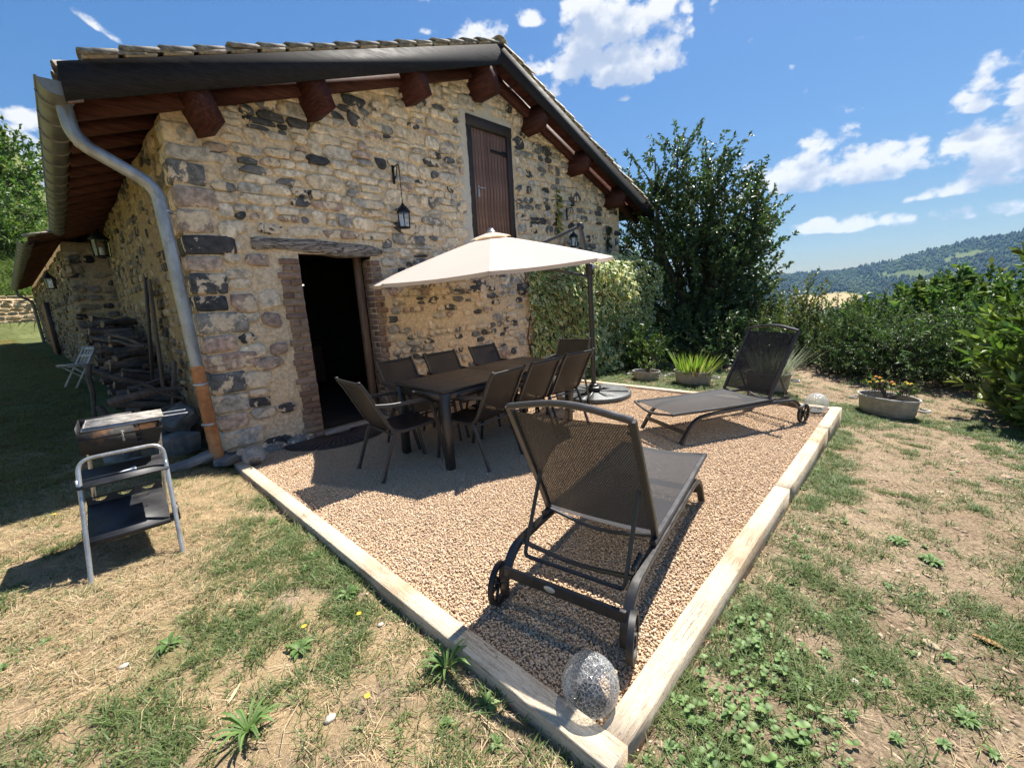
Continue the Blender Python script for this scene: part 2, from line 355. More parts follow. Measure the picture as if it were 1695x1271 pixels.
M['mortar_side'] = mortar('side_mortar', (.40, .29, .155), (.34, .25, .14), (.22, .19, .14))

def m_leaf(name, rough=.5, trans=.28, spec=.35, flat=0.0):
    m, t, b, out = new_mat(name)
    a = t.add('ShaderNodeAttribute', attribute_name='Col').outputs['Color']
    t.set(b, 'Base Color', a); t.set(b, 'Roughness', rough); t.set(b, 'Specular IOR Level', spec)
    tr = t.add('ShaderNodeBsdfTranslucent'); hv = t.add('ShaderNodeHueSaturation'); t.set(hv, 'Color', a); t.set(hv, 'Saturation', 1.15); t.set(hv, 'Value', 1.5); t.l.new(hv.outputs[0], tr.inputs[0])
    mx = t.add('ShaderNodeMixShader'); t.set(mx, 0, trans); t.l.new(b.outputs[0], mx.inputs[1]); t.l.new(tr.outputs[0], mx.inputs[2]); t.l.new(mx.outputs[0], out.inputs[0])
    return m
M['leaf'] = m_leaf('leaf'); M['leaf_gloss'] = m_leaf('glossy_leaf', .42, .22, .4); M['grass'] = m_leaf('grass_blade', .55, .3, .3); M['straw'] = m_leaf('straw_blade', .7, .15, .2)

def m_sling(name, col, alpha, stripes=None):
    m, t, b, out = new_mat(name)
    t.set(b, 'Base Color', (*col, 1)); t.set(b, 'Roughness', .5); t.set(b, 'Specular IOR Level', .35)
    tr = t.add('ShaderNodeBsdfTransparent'); mx = t.add('ShaderNodeMixShader')
    f = alpha
    if stripes:
        uv = t.add('ShaderNodeTexCoord').outputs['UV']
        sp = t.add('ShaderNodeSeparateXYZ'); t.l.new(uv, sp.inputs[0])
        row = t.math('MULTIPLY', sp.outputs[1], stripes)
        sh = t.math('MULTIPLY', t.math('MODULO', t.math('FLOOR', row), 2.0), .5)
        cx = t.math('FRACT', t.math('ADD', t.math('MULTIPLY', sp.outputs[0], stripes*.8), sh)); cy = t.math('FRACT', row)
        hole = t.math('MULTIPLY', t.ss(t.math('ABSOLUTE', t.math('SUBTRACT', cx, .5)), .34, .22), t.ss(t.math('ABSOLUTE', t.math('SUBTRACT', cy, .5)), .40, .26))
        f = t.math('ADD', t.math('MULTIPLY', hole, alpha*2.0), alpha*.12)
    t.set(mx, 0, f); t.l.new(b.outputs[0], mx.inputs[1]); t.l.new(tr.outputs[0], mx.inputs[2]); t.l.new(mx.outputs[0], out.inputs[0])
    return m
M['sling'] = m_sling('chair_sling', (.011, .0105, .0115), .06)
M['sling_l'] = m_sling('lounger_sling', (.019, .019, .022), .10, 110)
def m_canopy():
    m, t, b, out = new_mat('canopy_cloth')
    p = t.add('ShaderNodeTexCoord').outputs['Object']
    c = t.mix(t.noise(p, 3, 3), (.66, .59, .53), (.72, .65, .59)); t.set(b, 'Base Color', c); t.set(b, 'Roughness', .9); t.set(b, 'Specular IOR Level', .1)
    bn = t.add('ShaderNodeBump'); t.set(bn, 'Strength', .08); t.set(bn, 'Distance', .02); t.set(bn, 'Height', t.noise(p, 4, 4)); t.set(b, 'Normal', bn.outputs[0])
    tr = t.add('ShaderNodeBsdfTranslucent'); t.set(tr, 0, (.74, .56, .36, 1)); mx = t.add('ShaderNodeMixShader'); t.set(mx, 0, .40)
    t.l.new(b.outputs[0], mx.inputs[1]); t.l.new(tr.outputs[0], mx.inputs[2]); t.l.new(mx.outputs[0], out.inputs[0]); return m
M['canopy'] = m_canopy()
def m_crackle():
    m, t, b, out = new_mat('crackle_glass')
    p = t.add('ShaderNodeTexCoord').outputs['Object']
    pw = t.vm('ADD', p, t.vm('MULTIPLY', t.vm('SUBTRACT', t.add('ShaderNodeTexNoise', i_Scale=30.0).outputs['Color'], (.5, .5, .5)), (.012, .012, .012)))
    e = t.voro(pw, 70, 'DISTANCE_TO_EDGE'); e2 = t.voro(pw, 150, 'DISTANCE_TO_EDGE')
    crack = t.math('MAXIMUM', t.ss(e, .085, .0), t.math('MULTIPLY', t.ss(e2, .08, 0), .5))
    gl = t.add('ShaderNodeBsdfGlossy'); t.set(gl, 'Roughness', .12)
    bn = t.add('ShaderNodeBump'); t.set(bn, 'Strength', .35); t.set(bn, 'Distance', .004); t.set(bn, 'Height', crack); t.l.new(bn.outputs[0], gl.inputs['Normal'])
    tr = t.add('ShaderNodeBsdfTransparent'); t.set(tr, 0, (.95, .965, .965, 1)); df = t.add('ShaderNodeBsdfTranslucent'); t.set(df, 0, (.85, .87, .88, 1)); d2 = t.add('ShaderNodeBsdfDiffuse'); t.set(d2, 0, (.85, .87, .88, 1))
    ad = t.add('ShaderNodeMixShader'); t.set(ad, 0, .5); t.l.new(df.outputs[0], ad.inputs[1]); t.l.new(d2.outputs[0], ad.inputs[2])
    fr = t.add('ShaderNodeFresnel'); t.set(fr, 0, 1.45)
    m1 = t.add('ShaderNodeMixShader'); t.set(m1, 0, t.math('ADD', t.math('MULTIPLY', fr.outputs[0], .75), .02, clamp=True)); t.l.new(tr.outputs[0], m1.inputs[1]); t.l.new(gl.outputs[0], m1.inputs[2])
    m2 = t.add('ShaderNodeMixShader'); t.set(m2, 0, t.math('ADD', t.math('MULTIPLY', crack, .58), .03)); t.l.new(m1.outputs[0], m2.inputs[1]); t.l.new(ad.outputs[0], m2.inputs[2]); t.l.new(m2.outputs[0], out.inputs[0])
    return m
M['crackle'] = m_crackle()
def m_pane():
    m, t, b, out = new_mat('lantern_glass')
    tr = t.add('ShaderNodeBsdfTransparent'); gl = t.add('ShaderNodeBsdfGlossy'); t.set(gl, 'Roughness', .08); fr = t.add('ShaderNodeFresnel'); t.set(fr, 0, 1.5)
    mx = t.add('ShaderNodeMixShader'); t.set(mx, 0, t.math('ADD', fr.outputs[0], .12)); t.l.new(tr.outputs[0], mx.inputs[1]); t.l.new(gl.outputs[0], mx.inputs[2]); t.l.new(mx.outputs[0], out.inputs[0]); return m
M['pane'] = m_pane()
def m_lintel():
    m, t, b, out = new_mat('weathered_lintel')
    p = t.vm('MULTIPLY', t.add('ShaderNodeTexCoord').outputs['Object'], (1, 5, 9))
    n = t.noise(p, 4.5, 7, .7, .8); crack = t.ss(t.math('ABSOLUTE', t.math('SUBTRACT', n, .5)), .035, .0)
    c = t.mix(t.ss(t.noise(p, 12, 5), .3, .7), (.36, .285, .22), (.56, .47, .38)); c = t.mix(t.math('MULTIPLY', crack, .9), c, (.03, .024, .02))
    t.set(b, 'Base Color', c); t.set(b, 'Roughness', .9); bn = t.add('ShaderNodeBump'); t.set(bn, 'Strength', .9); t.set(bn, 'Distance', .02)
    t.set(bn, 'Height', t.math('SUBTRACT', t.noise(p, 14, 5), t.math('MULTIPLY', crack, 2.0))); t.set(b, 'Normal', bn.outputs[0]); return m
M['lintel'] = m_lintel()
def m_oak():
    m, t, b, out = new_mat('oak_sleeper')
    tc = t.add('ShaderNodeTexCoord').outputs['Object']
    p = t.vm('MULTIPLY', tc, (1.0, 13, 13)); g = t.noise(p, 2.6, 6, .65, 1.2)
    rings = t.math('FRACT', t.math('MULTIPLY', g, 9.0))
    c = t.mix(t.ss(rings, .0, .5), (.43, .34, .23), (.61, .50, .37))
    c = t.mix(t.ss(t.noise(tc, 1.1, 4, .6), .47, .66, 0, .75), c, (.38, .26, .155))
    c = t.mix(t.ss(t.noise(p, 9, 5, .7), .58, .70, 0, .6), c, (.20, .145, .10))
    ck = t.noise(t.vm('MULTIPLY', tc, (.9, 22, 22)), 1.6, 6, .6, .6); crack = t.ss(t.math('ABSOLUTE', t.math('SUBTRACT', ck, .5)), .012, .0)
    crack = t.math('MULTIPLY', crack, t.ss(t.noise(tc, 2.3, 3), .48, .58)); c = t.mix(t.math('MULTIPLY', crack, .85), c, (.05, .035, .025))
    kn = t.voro(t.vm('ADD', t.vm('MULTIPLY', tc, (1.3, 7, 0)), t.vm('MULTIPLY', t.add('ShaderNodeTexNoise', i_Scale=9.0).outputs['Color'], (.12, .12, 0))), 1.0, 'F1'); knot = t.ss(kn, .20, .02); c = t.mix(t.math('MULTIPLY', knot, .65), c, (.21, .13, .075))
    t.set(b, 'Base Color', c); t.set(b, 'Roughness', .8); t.set(b, 'Specular IOR Level', .2)
    bn = t.add('ShaderNodeBump'); t.set(bn, 'Strength', .6); t.set(bn, 'Distance', .006); t.set(bn, 'Height', t.math('ADD', t.noise(p, 12, 4), t.math('SUBTRACT', t.math('MULTIPLY', rings, .25), t.math('MULTIPLY', crack, 1.5)))); t.set(b, 'Normal', bn.outputs[0]); return m
M['oak'] = m_oak()
M['gravel'] = None
def m_gravel():
    m, t, b, out = new_mat('pink_gravel')
    r = t.add('ShaderNodeObjectInfo').outputs['Random']
    cr = t.add('ShaderNodeValToRGB'); t.l.new(r, cr.inputs[0]); e = cr.color_ramp.elements
    e[0].position = 0; e[0].color = (.44, .30, .185, 1); e[1].position = 1; e[1].color = (.66, .53, .385, 1)
    for pos, c in ((.2, (.58, .425, .27, 1)), (.5, (.62, .465, .305, 1)), (.72, (.58, .42, .28, 1)), (.9, (.56, .43, .33, 1))):
        k = cr.color_ramp.elements.new(pos); k.color = c
    t.set(b, 'Base Color', t.mix(t.ss(t.noise(t.add('ShaderNodeTexCoord').outputs['Object'], 1.6, 3), .3, .7, .0, .3), cr.outputs[0], (.25, .16, .11)))
    t.set(b, 'Roughness', .85); t.set(b, 'Specular IOR Level', .25); return m
M['gravel'] = m_gravel()
M['gravel_bed'] = mat('gravel_bed', (.42, .29, .18), .95, .4, 90, bump=1, bscale=120, coord='World')
def m_ground():
    m, t, b, out = new_mat('lawn_soil')
    p = t.add('ShaderNodeNewGeometry').outputs['Position']
    dirt = t.mix(t.ss(t.noise(p, 2.2, 6, .65), .3, .7), (.235, .172, .112), (.36, .275, .185))
    fine = t.noise(p, 60, 6, .75)
    dirt = t.mix(t.ss(fine, .35, .65), t.mix(1.0, dirt, (.50, .48, .46), 'MULTIPLY'), t.mix(1.0, dirt, (1.2, 1.2, 1.2), 'MULTIPLY'))
    straw = t.mix(t.ss(t.noise(t.vm('MULTIPLY', p, (1, 1.8, 1)), 70, 5, .75, 1.5), .35, .65), (.26, .175, .095), (.46, .345, .205))
    sx = t.add('ShaderNodeSeparateXYZ'); t.l.new(p, sx.inputs[0])
    left = t.ss(t.math('SUBTRACT', sx.outputs[0], t.math('MULTIPLY', sx.outputs[1], .15)), .35, -.5)
    k = t.math('MULTIPLY', left, t.ss(t.noise(p, 1.8, 5, .6), .36, .50))
    k2 = t.math('MULTIPLY', t.ss(t.noise(p, 1.3, 5, .6), .56, .66), .30)
    c = t.mix(t.math('MAXIMUM', k, k2), dirt, straw)
    gr = t.math('MULTIPLY', t.math('MULTIPLY', t.ss(t.noise(p, 1.4, 5, .62), .50, .62), .55), left)
    c = t.mix(gr, c, (.105, .12, .04))
    # beyond the garden everything is rough green hillside
    far = t.ss(t.vm('LENGTH', p), 8.5, 12.0)
    far = t.math('MAXIMUM', far, t.ss(sx.outputs[1], 5.5, 8.0))
    gcol = t.mix(t.ss(t.noise(p, .9, 6, .7), .35, .65), (.085, .10, .035), (.16, .175, .07)); gcol = t.mix(t.ss(t.noise(p, 14, 4, .7), .4, .7, 0, .5), gcol, (.05, .06, .02))
    c = t.mix(far, c, gcol)
    t.set(b, 'Base Color', c); t.set(b, 'Roughness', .95); t.set(b, 'Specular IOR Level', .1)
    bn = t.add('ShaderNodeBump'); t.set(bn, 'Strength', .9); t.set(bn, 'Distance', .02); t.set(bn, 'Height', t.math('ADD', fine, t.math('MULTIPLY', t.noise(p, 18, 4), 1.2))); t.set(b, 'Normal', bn.outputs[0]); return m
M['ground'] = m_ground()
def m_hill():
    m, t, b, out = new_mat('wooded_hillside')
    p = t.add('ShaderNodeNewGeometry').outputs['Position']
    c = t.mix(t.ss(t.noise(p, .012, 6, .65), .35, .65), (.030, .050, .018), (.062, .085, .030))
    c = t.mix(t.ss(t.noise(p, .05, 4, .7), .45, .7, 0, .6), c, (.02, .033, .014))
    a = t.add('ShaderNodeAttribute', attribute_name='Col'); sc = t.add('ShaderNodeSeparateColor'); t.l.new(a.outputs['Color'], sc.inputs[0])
    c = t.mix(sc.outputs[0], c, t.mix(t.noise(p, .02, 4), (.42, .31, .17), (.30, .25, .11)))
    c = t.mix(sc.outputs[1], c, (.13, .15, .06))
    t.set(b, 'Base Color', c); t.set(b, 'Roughness', 1); t.set(b, 'Specular IOR Level', 0.0)
    return m
M['hill'] = m_hill()
# ------------------------------------------------------------------ terrain
PL, PW, TW, YF = 5.192, 4.293, 0.104, 4.567
GZ = -0.028
def H(x, y):
    x = np.asarray(x, float); y = np.asarray(y, float)
    h = -.066 + 0*x
    h = h + .145*sstep(-x, -.02, .55)*sstep(y, 1.2, 3.7)
    h = h + .30*sstep(y, 4.2, 11)*sstep(-x, -.3, .3) + .42*np.clip((y-16)/17, 0, 1)*sstep(-x, -1, .5)
    h = h - .028*np.clip(x, 0, 6)*sstep(-y, -1.3, 0) - .02*np.clip(-y, 0, 8)*sstep(x, -1, 1)
    h = h - .04*sstep(x, 5.2, 6)*sstep(y, 1, 2)
    h = h + .022*(fbm(x*1.7, y*1.7, 3)-.47) + .026*(fbm(x*6, y*6, 5)-.47)
    # bank and hillside behind the outbuilding, beyond the retaining wall
    hs = np.clip(y-(33.0+.25*(x+2)), 0, 60)*sstep(-x, -6, 1)
    h = h + 1.7*sstep(hs, 0, .6) + .42*hs
    h = h + np.clip(-x-5.0, 0, 40)*.35*sstep(y, -6, 10)
    # the garden ends in a drop to the valley on the +X side
    d = np.clip(x-8.2, 0, None); h = h - .16*d*sstep(d, 0, 3) - .10*np.clip(d-30, 0, 500)*sstep(d, 20, 60)*.6
    h = np.maximum(h, -62 - .01*np.hypot(x, y))
    ins = sstep(x, -.02, .06)*sstep(PL-x, -.02, .06)*sstep(y, -.02, .06)*sstep(5.2-y, 0, .1)
    return h*(1-ins) + np.minimum(h, -.16)*ins
def build_ground():
    nr, na = 330, 288
    r = np.concatenate([[0.0], .25*(3400/.25)**(np.linspace(0, 1, nr-1))])
    r = np.where(r < 7, r, r); a = np.linspace(0, 2*np.pi, na, endpoint=False)
    # a finer inner block round the patio, a polar skirt outside it
    n1 = 260; xs = np.linspace(-7, 10.5, n1); ys = np.linspace(-7, 10.5, n1)
    X, Y = np.meshgrid(xs, ys); V1 = np.stack([X, Y, H(X, Y)], -1).reshape(-1, 3)
    i = np.arange(n1-1); I, J = np.meshgrid(i, i); q = (J*n1+I).ravel(); F1 = np.stack([q, q+1, q+n1+1, q+n1], 1)
    # skirt: square rings growing outwards
    per = np.concatenate([np.stack([xs[:-1], np.full(n1-1, ys[0])], 1), np.stack([np.full(n1-1, xs[-1]), ys[:-1]], 1), np.stack([xs[::-1][:-1], np.full(n1-1, ys[-1])], 1), np.stack([np.full(n1-1, xs[0]), ys[::-1][:-1]], 1)])
    per = per[::4]; m = len(per); c = np.array([1.75, 1.75]); k = np.concatenate([[1.0], 1.0+ (3300/8.75-1)*(np.linspace(0, 1, 90)[1:])**4.2])
    rad = np.linalg.norm(per-c, axis=1, keepdims=True); ang = (per-c)/rad
    V2 = []
    for kk in k:
        w = min(1, (kk-1)/3); P = c + ang*((1-w)*rad + w*8.75)*kk; z = H(P[:, 0], P[:, 1]); V2.append(np.stack([P[:, 0], P[:, 1], z], 1))
    V2 = np.concatenate(V2); j = np.arange(m); F2 = np.concatenate([np.stack([q*m+j, q*m+(j+1) % m, (q+1)*m+(j+1) % m, (q+1)*m+j], 1)[:, ::-1] for q in range(len(k)-1)])
    V2[:m, 2] -= .002
    o = obj('ground', fast_mesh('ground', np.concatenate([V1, V2]), [F1, F2+len(V1)], True), M['ground'], None, 'structure')
build_ground()

def build_hill():
    azs = np.radians(np.linspace(-62, 58, 360)); t = np.linspace(0, 1, 70)
    ka = np.radians([-62, -45, -30, -15, -5.5, -2.5, .4, 3.0, 6.2, 9, 12.6, 17, 24, 35, 48, 58]); ke = [2.2, 2.6, 3.4, 3.9, 3.02, 2.75, 2.13, 1.35, .88, .76, .81, .6, .75, .55, .9, .6]
    A, T = np.meshgrid(azs, t); el = np.radians(np.interp(A, ka, ke))
    el = el + np.radians(.06)*(fbm(np.degrees(A)*1.1, T*0, 11)-.47)*2
    rr = 900 + (2400-900)*T + 120*(fbm(np.degrees(A)*.2, T*2, 4)-.47)
    zr = CAM.z + 2400*np.tan(el); zb = -85.0
    prof = T**1.25
    z = zb + (zr-zb)*prof + 26*(fbm(np.degrees(A)*.35, T*4, 8)-.47)*np.sin(np.pi*T)
    X = CAM.x + rr*np.cos(A); Y = CAM.y + rr*np.sin(A)
    # back of the ridge
    V = np.stack([X, Y, z], -1); Vb = V[-1].copy(); Vb[:, 0] += 700*np.cos(azs); Vb[:, 1] += 700*np.sin(azs); Vb[:, 2] = -90
    V = np.concatenate([V.reshape(-1, 3), Vb]); n = len(azs)
    i = np.arange(n-1); F = np.concatenate([np.stack([k*n+i, (k+1)*n+i, (k+1)*n+i+1, k*n+i+1], 1)[:, ::-1] for k in range(len(t))])
    elv = np.degrees(np.arctan2(V[:, 2]-CAM.z, np.hypot(V[:, 0]-CAM.x, V[:, 1]-CAM.y))); az = np.degrees(np.arctan2(V[:, 1]-CAM.y, V[:, 0]-CAM.x))
    w = fbm(az*1.3, elv*3, 21)-.47
    field = sstep(1-((az-7.2+w*3)/3.2)**2-((elv+2.35+w*.8)/.95)**2, -.1, .15)
    field = np.maximum(field, sstep(1-((az+20+w*4)/6)**2-((elv+1.2+w)/.8)**2, 0, .3))
    clear = sstep(1-((az+2.4+w*2)/1.8)**2-((elv-1.35-(az+2.4)*-.22+w)/.30)**2, 0, .4)*.8
    clear = np.maximum(clear, .6*sstep(1-((az-1.2+w*3)/2.2)**2-((elv+.0+w*.7)/.35)**2, 0, .4))
    col = np.stack([field, clear, 0*field], 1)
    obj('hill', fast_mesh('hill', V, F, True, col), M['hill'], None, 'structure')
    # woodland: thousands of small crowns over the slope
    N = 34000; ia = rng.integers(0, n-1, N); it = (rng.random(N)**.8*(len(t)-2)).astype(int)+1; P = V[it*n+ia] + 0
    keep = (field[it*n+ia] < .3+.25*(rng.random(N) < .1)) & (clear[it*n+ia] < .5); P = P[keep] + np.c_[rng.normal(0, 7, (keep.sum(), 2)), np.zeros(keep.sum())]; N = len(P)
    h = rng.uniform(6, 13, N); rad = rng.uniform(2.6, 5.2, N)
    az_ = np.degrees(np.arctan2(P[:, 1]-CAM.y, P[:, 0]-CAM.x)); mixw = sstep(fbm(az_*.9, P[:, 2]*.03, 91), .40, .55)[:, None]; stand = sstep(fbm(az_*2.3+9, P[:, 2]*.05, 92), .48, .56)[:, None]
    cc = (np.array([[.020, .036, .018]])*(1-mixw)+np.array([[.048, .070, .024]])*mixw)*(1-.35*stand)*rng.uniform(.8, 1.25, (N, 1)); h = h*(.75+.6*(1-mixw[:, 0])); 
    base = np.array([[0, 0, 1.0], [1, 0, .35], [.31, .95, .4], [-.81, .59, .3], [-.81, -.59, .38], [.31, -.95, .32], [0, 0, -.3]])
    F0 = np.array([[0, 1, 2], [0, 2, 3], [0, 3, 4], [0, 4, 5], [0, 5, 1], [6, 2, 1], [6, 3, 2], [6, 4, 3], [6, 5, 4], [6, 1, 5]])
    VV = base[None]*np.stack([rad, rad, h], 1)[:, None, :] + P[:, None, :]
    FF = (F0[None] + (np.arange(N)*7)[:, None, None]).reshape(-1, 3)
    obj('forest', fast_mesh('forest', VV.reshape(-1, 3), FF, False, np.repeat(cc, 7, 0)), m_attr('distant_crowns', 1, .2, .1, 0, 1), None, 'stuff')
build_hill()

# ------------------------------------------------------------------ patio: gravel bed, oak sleepers
bed = MB(); bed.add([(TW-.01, TW-.01, GZ-.016), (PL-TW+.01, TW-.01, GZ-.016), (PL-TW+.01, YF+.01, GZ-.016), (TW-.01, YF+.01, GZ-.016)], [(0, 1, 2, 3)])
bed.build('gravel_bed', M['gravel_bed'], kind='structure')
def sleeper(name, p0, p1, w, zb, zt, label, seed, ends=(0, 0)):
    """a sawn beam from p0 to p1 (centre line of its top), slightly bowed and uneven, local X along its length"""
    p0 = Vector((*p0, 0)); p1 = Vector((*p1, 0)); L = (p1-p0).length; n = max(6, int(L/.18)); rr = random.Random(seed); rings = []
    for i in range(n+1):
        x = L*i/n; wv = lambda s: (vnoise(x*1.3+s*17, s*3.1, seed)-.5)*.007
        hw = w/2; c = .006; e = .0015 if i in (0, n) else 0
        yl, yr, zt_ = -hw+wv(1), hw+wv(2), zt+wv(3)*.8
        prof = [(yl, zb), (yr, zb), (yr, zt_-c), (yr-c, zt_-e), (yl+c, zt_-e+wv(4)*.3), (yl, zt_-c)]
        rings.append([Vector((x, a, b)) for a, b in prof])
    m = MB(); m.ring_skin(rings, True, True); o = m.build(name, M['oak'])
    o.location = p0; o.rotation_euler = (0, 0, math.atan2(p1.y-p0.y, p1.x-p0.x))
    return tag(o, label, 'timber beam', 'oak beams edging the gravel terrace')
sleeper('timber_beam', (TW/2, 0.0), (TW/2, PW), TW, -.2, 0, 'oak beam between the glass ball in front and the house corner', 1)
sleeper('timber_beam', (TW+.002, TW/2), (2.501, TW/2), TW, -.24, 0, 'long oak beam beside the near lounger wheel and the dry lawn', 2)
sleeper('timber_beam', (2.5025, TW/2+.001), (4.2165, TW/2), TW, -.3, -.001, 'middle oak beam of the edge along the bare soil', 3)
sleeper('timber_beam', (4.218, TW/2), (PL, TW/2), TW, -.32, 0, 'short oak beam at the far corner in front of the flower tub', 4)
sleeper('timber_beam', (PL-TW/2, TW+.002), (PL-TW/2, 4.45), TW, -.3, -.004, 'oak beam at the back of the terrace before the planters and ivy', 5)
# ------------------------------------------------------------------ stone house
XL, XR, YB, AX = 0.02, 8.10, 4.16, 4.06           # wall corners, barge plane, ridge
ZE, ZA, SL = 3.076, 4.735, .357                    # barge foot at the eave, at the apex, slope
EXL, EXR = -.61, 8.95; YE = 11.85
DOOR = (1.035, 1.913, -.05, 2.088); LOFT = (3.70, 4.672, 2.15, 4.155)
def zroof(x): return ZA - SL*abs(x-AX)             # bottom edge of the barge boards
house = thing('stone_house', 'rubble stone house with a lantern, loft door and red eaves over the gravel terrace', 'house', (XL, YF, 0))
HOFF = Matrix.Translation((-XL, -YF, 0))
def hb():                                          # mesh builder in house space, fed with world coordinates
    m = MB(); m.M = HOFF; return m
def wall_sheet(name, us, vs, holes, top, to_world, disp, matl, parent):
    U, Vv = np.meshgrid(us, vs); uc = (us[:-1]+us[1:])/2; vc = (vs[:-1]+vs[1:])/2; UC, VC = np.meshgrid(uc, vc)
    keep = VC < top(UC)
    for a, b, c, d in holes: keep &= ~((UC > a) & (UC < b) & (VC > c) & (VC < d))
    n = len(us); J, I = np.nonzero(keep); q = J*n+I; F = np.stack([q, q+1, q+n+1, q+n], 1)
    P = to_world(U, Vv, disp(U, Vv)).reshape(-1, 3); used = np.unique(F); remap = np.full(len(P), -1); remap[used] = np.arange(len(used))
    return obj(name, fast_mesh(name, P[used]-np.array([XL, YF, 0]), remap[F], True), matl, parent)
def axis(a, b, step, marks):
    pts = sorted([a, b]+[m for m in marks if a < m < b]); out = []
    for p, q in zip(pts[:-1], pts[1:]): out += list(np.linspace(p, q, max(1, int(round((q-p)/step)))+1)[:-1])
    return np.array(out+[b])
BJL, BJR = (.80, 1.035), (1.913, 2.045)           # brick jambs
GROOVE = None
fdisp0 = lambda U, V: .0035+.016*(fbm(U*4.2, V*5.5, 31)-.47)*2 + .013*(fbm(U*13, V*15, 32)-.47)*2
sdisp = lambda U, V: .03*(fbm(U*2.2, V*3, 41)-.47)*2 + .015*(fbm(U*9, V*11, 42)-.47)*2
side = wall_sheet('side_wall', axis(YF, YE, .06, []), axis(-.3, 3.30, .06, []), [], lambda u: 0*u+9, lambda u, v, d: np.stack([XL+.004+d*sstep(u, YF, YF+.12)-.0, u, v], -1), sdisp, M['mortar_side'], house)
side['label'] = 'shaded side wall of yellow mortar and small stones'
side.data.flip_normals()
bw = hb(); bw.add([(XR, YF+.004, -.6), (XR, YE, -.6), (XR, YE, 3.25), (XR, YF+.004, 3.25)], [(0, 1, 2, 3)]); bw.add([(XR, YE+.02, -.6), (XL+.02, YE+.02, -.6), (XL+.02, YE+.02, 3.2), (AX, YE+.02, 4.7), (XR, YE+.02, 3.2)], [(0, 1, 2, 3, 4)]); bw.build('rear_walls', M['mortar_side'], house)

# --- rubble: irregular polygons laid in courses
PAL = dict(dark=[(.065, .066, .068), (.095, .094, .094), (.14, .138, .132), (.075, .07, .068), (.175, .17, .16)], pink=[(.47, .33, .255), (.42, .305, .24), (.50, .375, .29), (.39, .285, .215)],
           grey=[(.42, .375, .315), (.46, .41, .34), (.36, .325, .28), (.52, .455, .37)], tan=[(.74, .60, .43), (.78, .635, .455), (.68, .56, .405), (.76, .625, .45), (.66, .53, .375)])
def stone_poly(x0, x1, z0, z1, rr, n=11):
    cx, cz, hw, hh = (x0+x1)/2, (z0+z1)/2, (x1-x0)/2, (z1-z0)/2; k = rr.uniform(3.2, 7.0); pts = []; ph = rr.uniform(0, 6.28); sk = rr.uniform(-.18, .18); wd = rr.uniform(-.14, .14)
    for i in range(n):
        a = 2*math.pi*(i+.3*rr.random())/n+.1; ca, sa = math.cos(a), math.sin(a)
        s = (abs(ca)**k+abs(sa)**k)**(-1/k)*(1+rr.uniform(-.12, .06)+.06*math.sin(2*a+ph)+.04*math.sin(3*a+ph*2))
        x, z = ca*s*hw, sa*s*hh; z += sk*x*hh/hw; x *= 1+wd*z/hh; pts.append((cx+x, cz+z))
    return pts
def stone_mesh(poly, rr, face, depth, proud, rot=None):
    """a pillow-faced stone; face(u, v, out) maps wall coordinates to the world"""
    n = len(poly); cx = sum(p[0] for p in poly)/n; cz = sum(p[1] for p in poly)/n; V = []
    tilt = (rr.uniform(-.12, .12), rr.uniform(-.12, .12))
    for f, o in ((1.04, -depth), (1.0, proud*.45), (.90, proud*.95), (.5, proud)):
        for x, z in poly:
            dx, dz = (x-cx), (z-cz); oo = o if o < 0 else o + (tilt[0]*dx+tilt[1]*dz)*f + rr.uniform(-.0035, .0035); V.append(face(cx+dx*f, cz+dz*f, oo))
    V.append(face(cx, cz, proud+rr.uniform(-.002, .004))); F = []
    for r_ in range(3):
        for j in range(n): a, b = r_*n+j, r_*n+(j+1) % n; F.append((a, b, b+n, a+n))
    for j in range(n): F.append((3*n+j, 3*n+(j+1) % n, 4*n))
    return V, F
def course_cells(x0, x1, z0, z1, rows, widths, rr, rects, wob=.02):
    out = []; z = z0
    while z < z1:
        h = rr.uniform(*rows); x = x0 + rr.uniform(-.12, 0)
        while x < x1:
            w = rr.uniform(*widths)*(1 if rr.random() < .8 else 1.35); split = h > rows[0]*1.35 and rr.random() < .3
            dz = (vnoise(x*.9, z*2.0, 77)-.5)*.13
            cells = [(x, x+w, z+dz, z+h+dz)] if not split else [(x, x+w*rr.uniform(.85, 1), z+dz, z+h*.5+dz), (x, x+w, z+h*.5+dz, z+h+dz)]
            for c in cells:
                cx, cz = (c[0]+c[1])/2, (c[2]+c[3])/2; ok = True; c = list(c)
                for a, b, d, e in rects:
                    if a-.02 < cx < b+.02 and d-.02 < cz < e+.02: ok = False
                    elif c[1] > a and c[0] < b and c[3] > d and c[2] < e:
                        if cx < a: c[1] = min(c[1], a)
                        elif cx > b: c[0] = max(c[0], b)
                        elif cz < d: c[3] = min(c[3], d)
                        else: c[2] = max(c[2], e)
                if ok and c[1]-c[0] > .05 and c[3]-c[2] > .035: out.append(c)
            x += w
        z += h
    return out
def pick(rr, probs):
    u = rr.random(); s = 0
    for k, v in probs.items():
        s += v
        if u < s: return k
    return None
def front_face(u, v, o): return (u, YF - o, v)
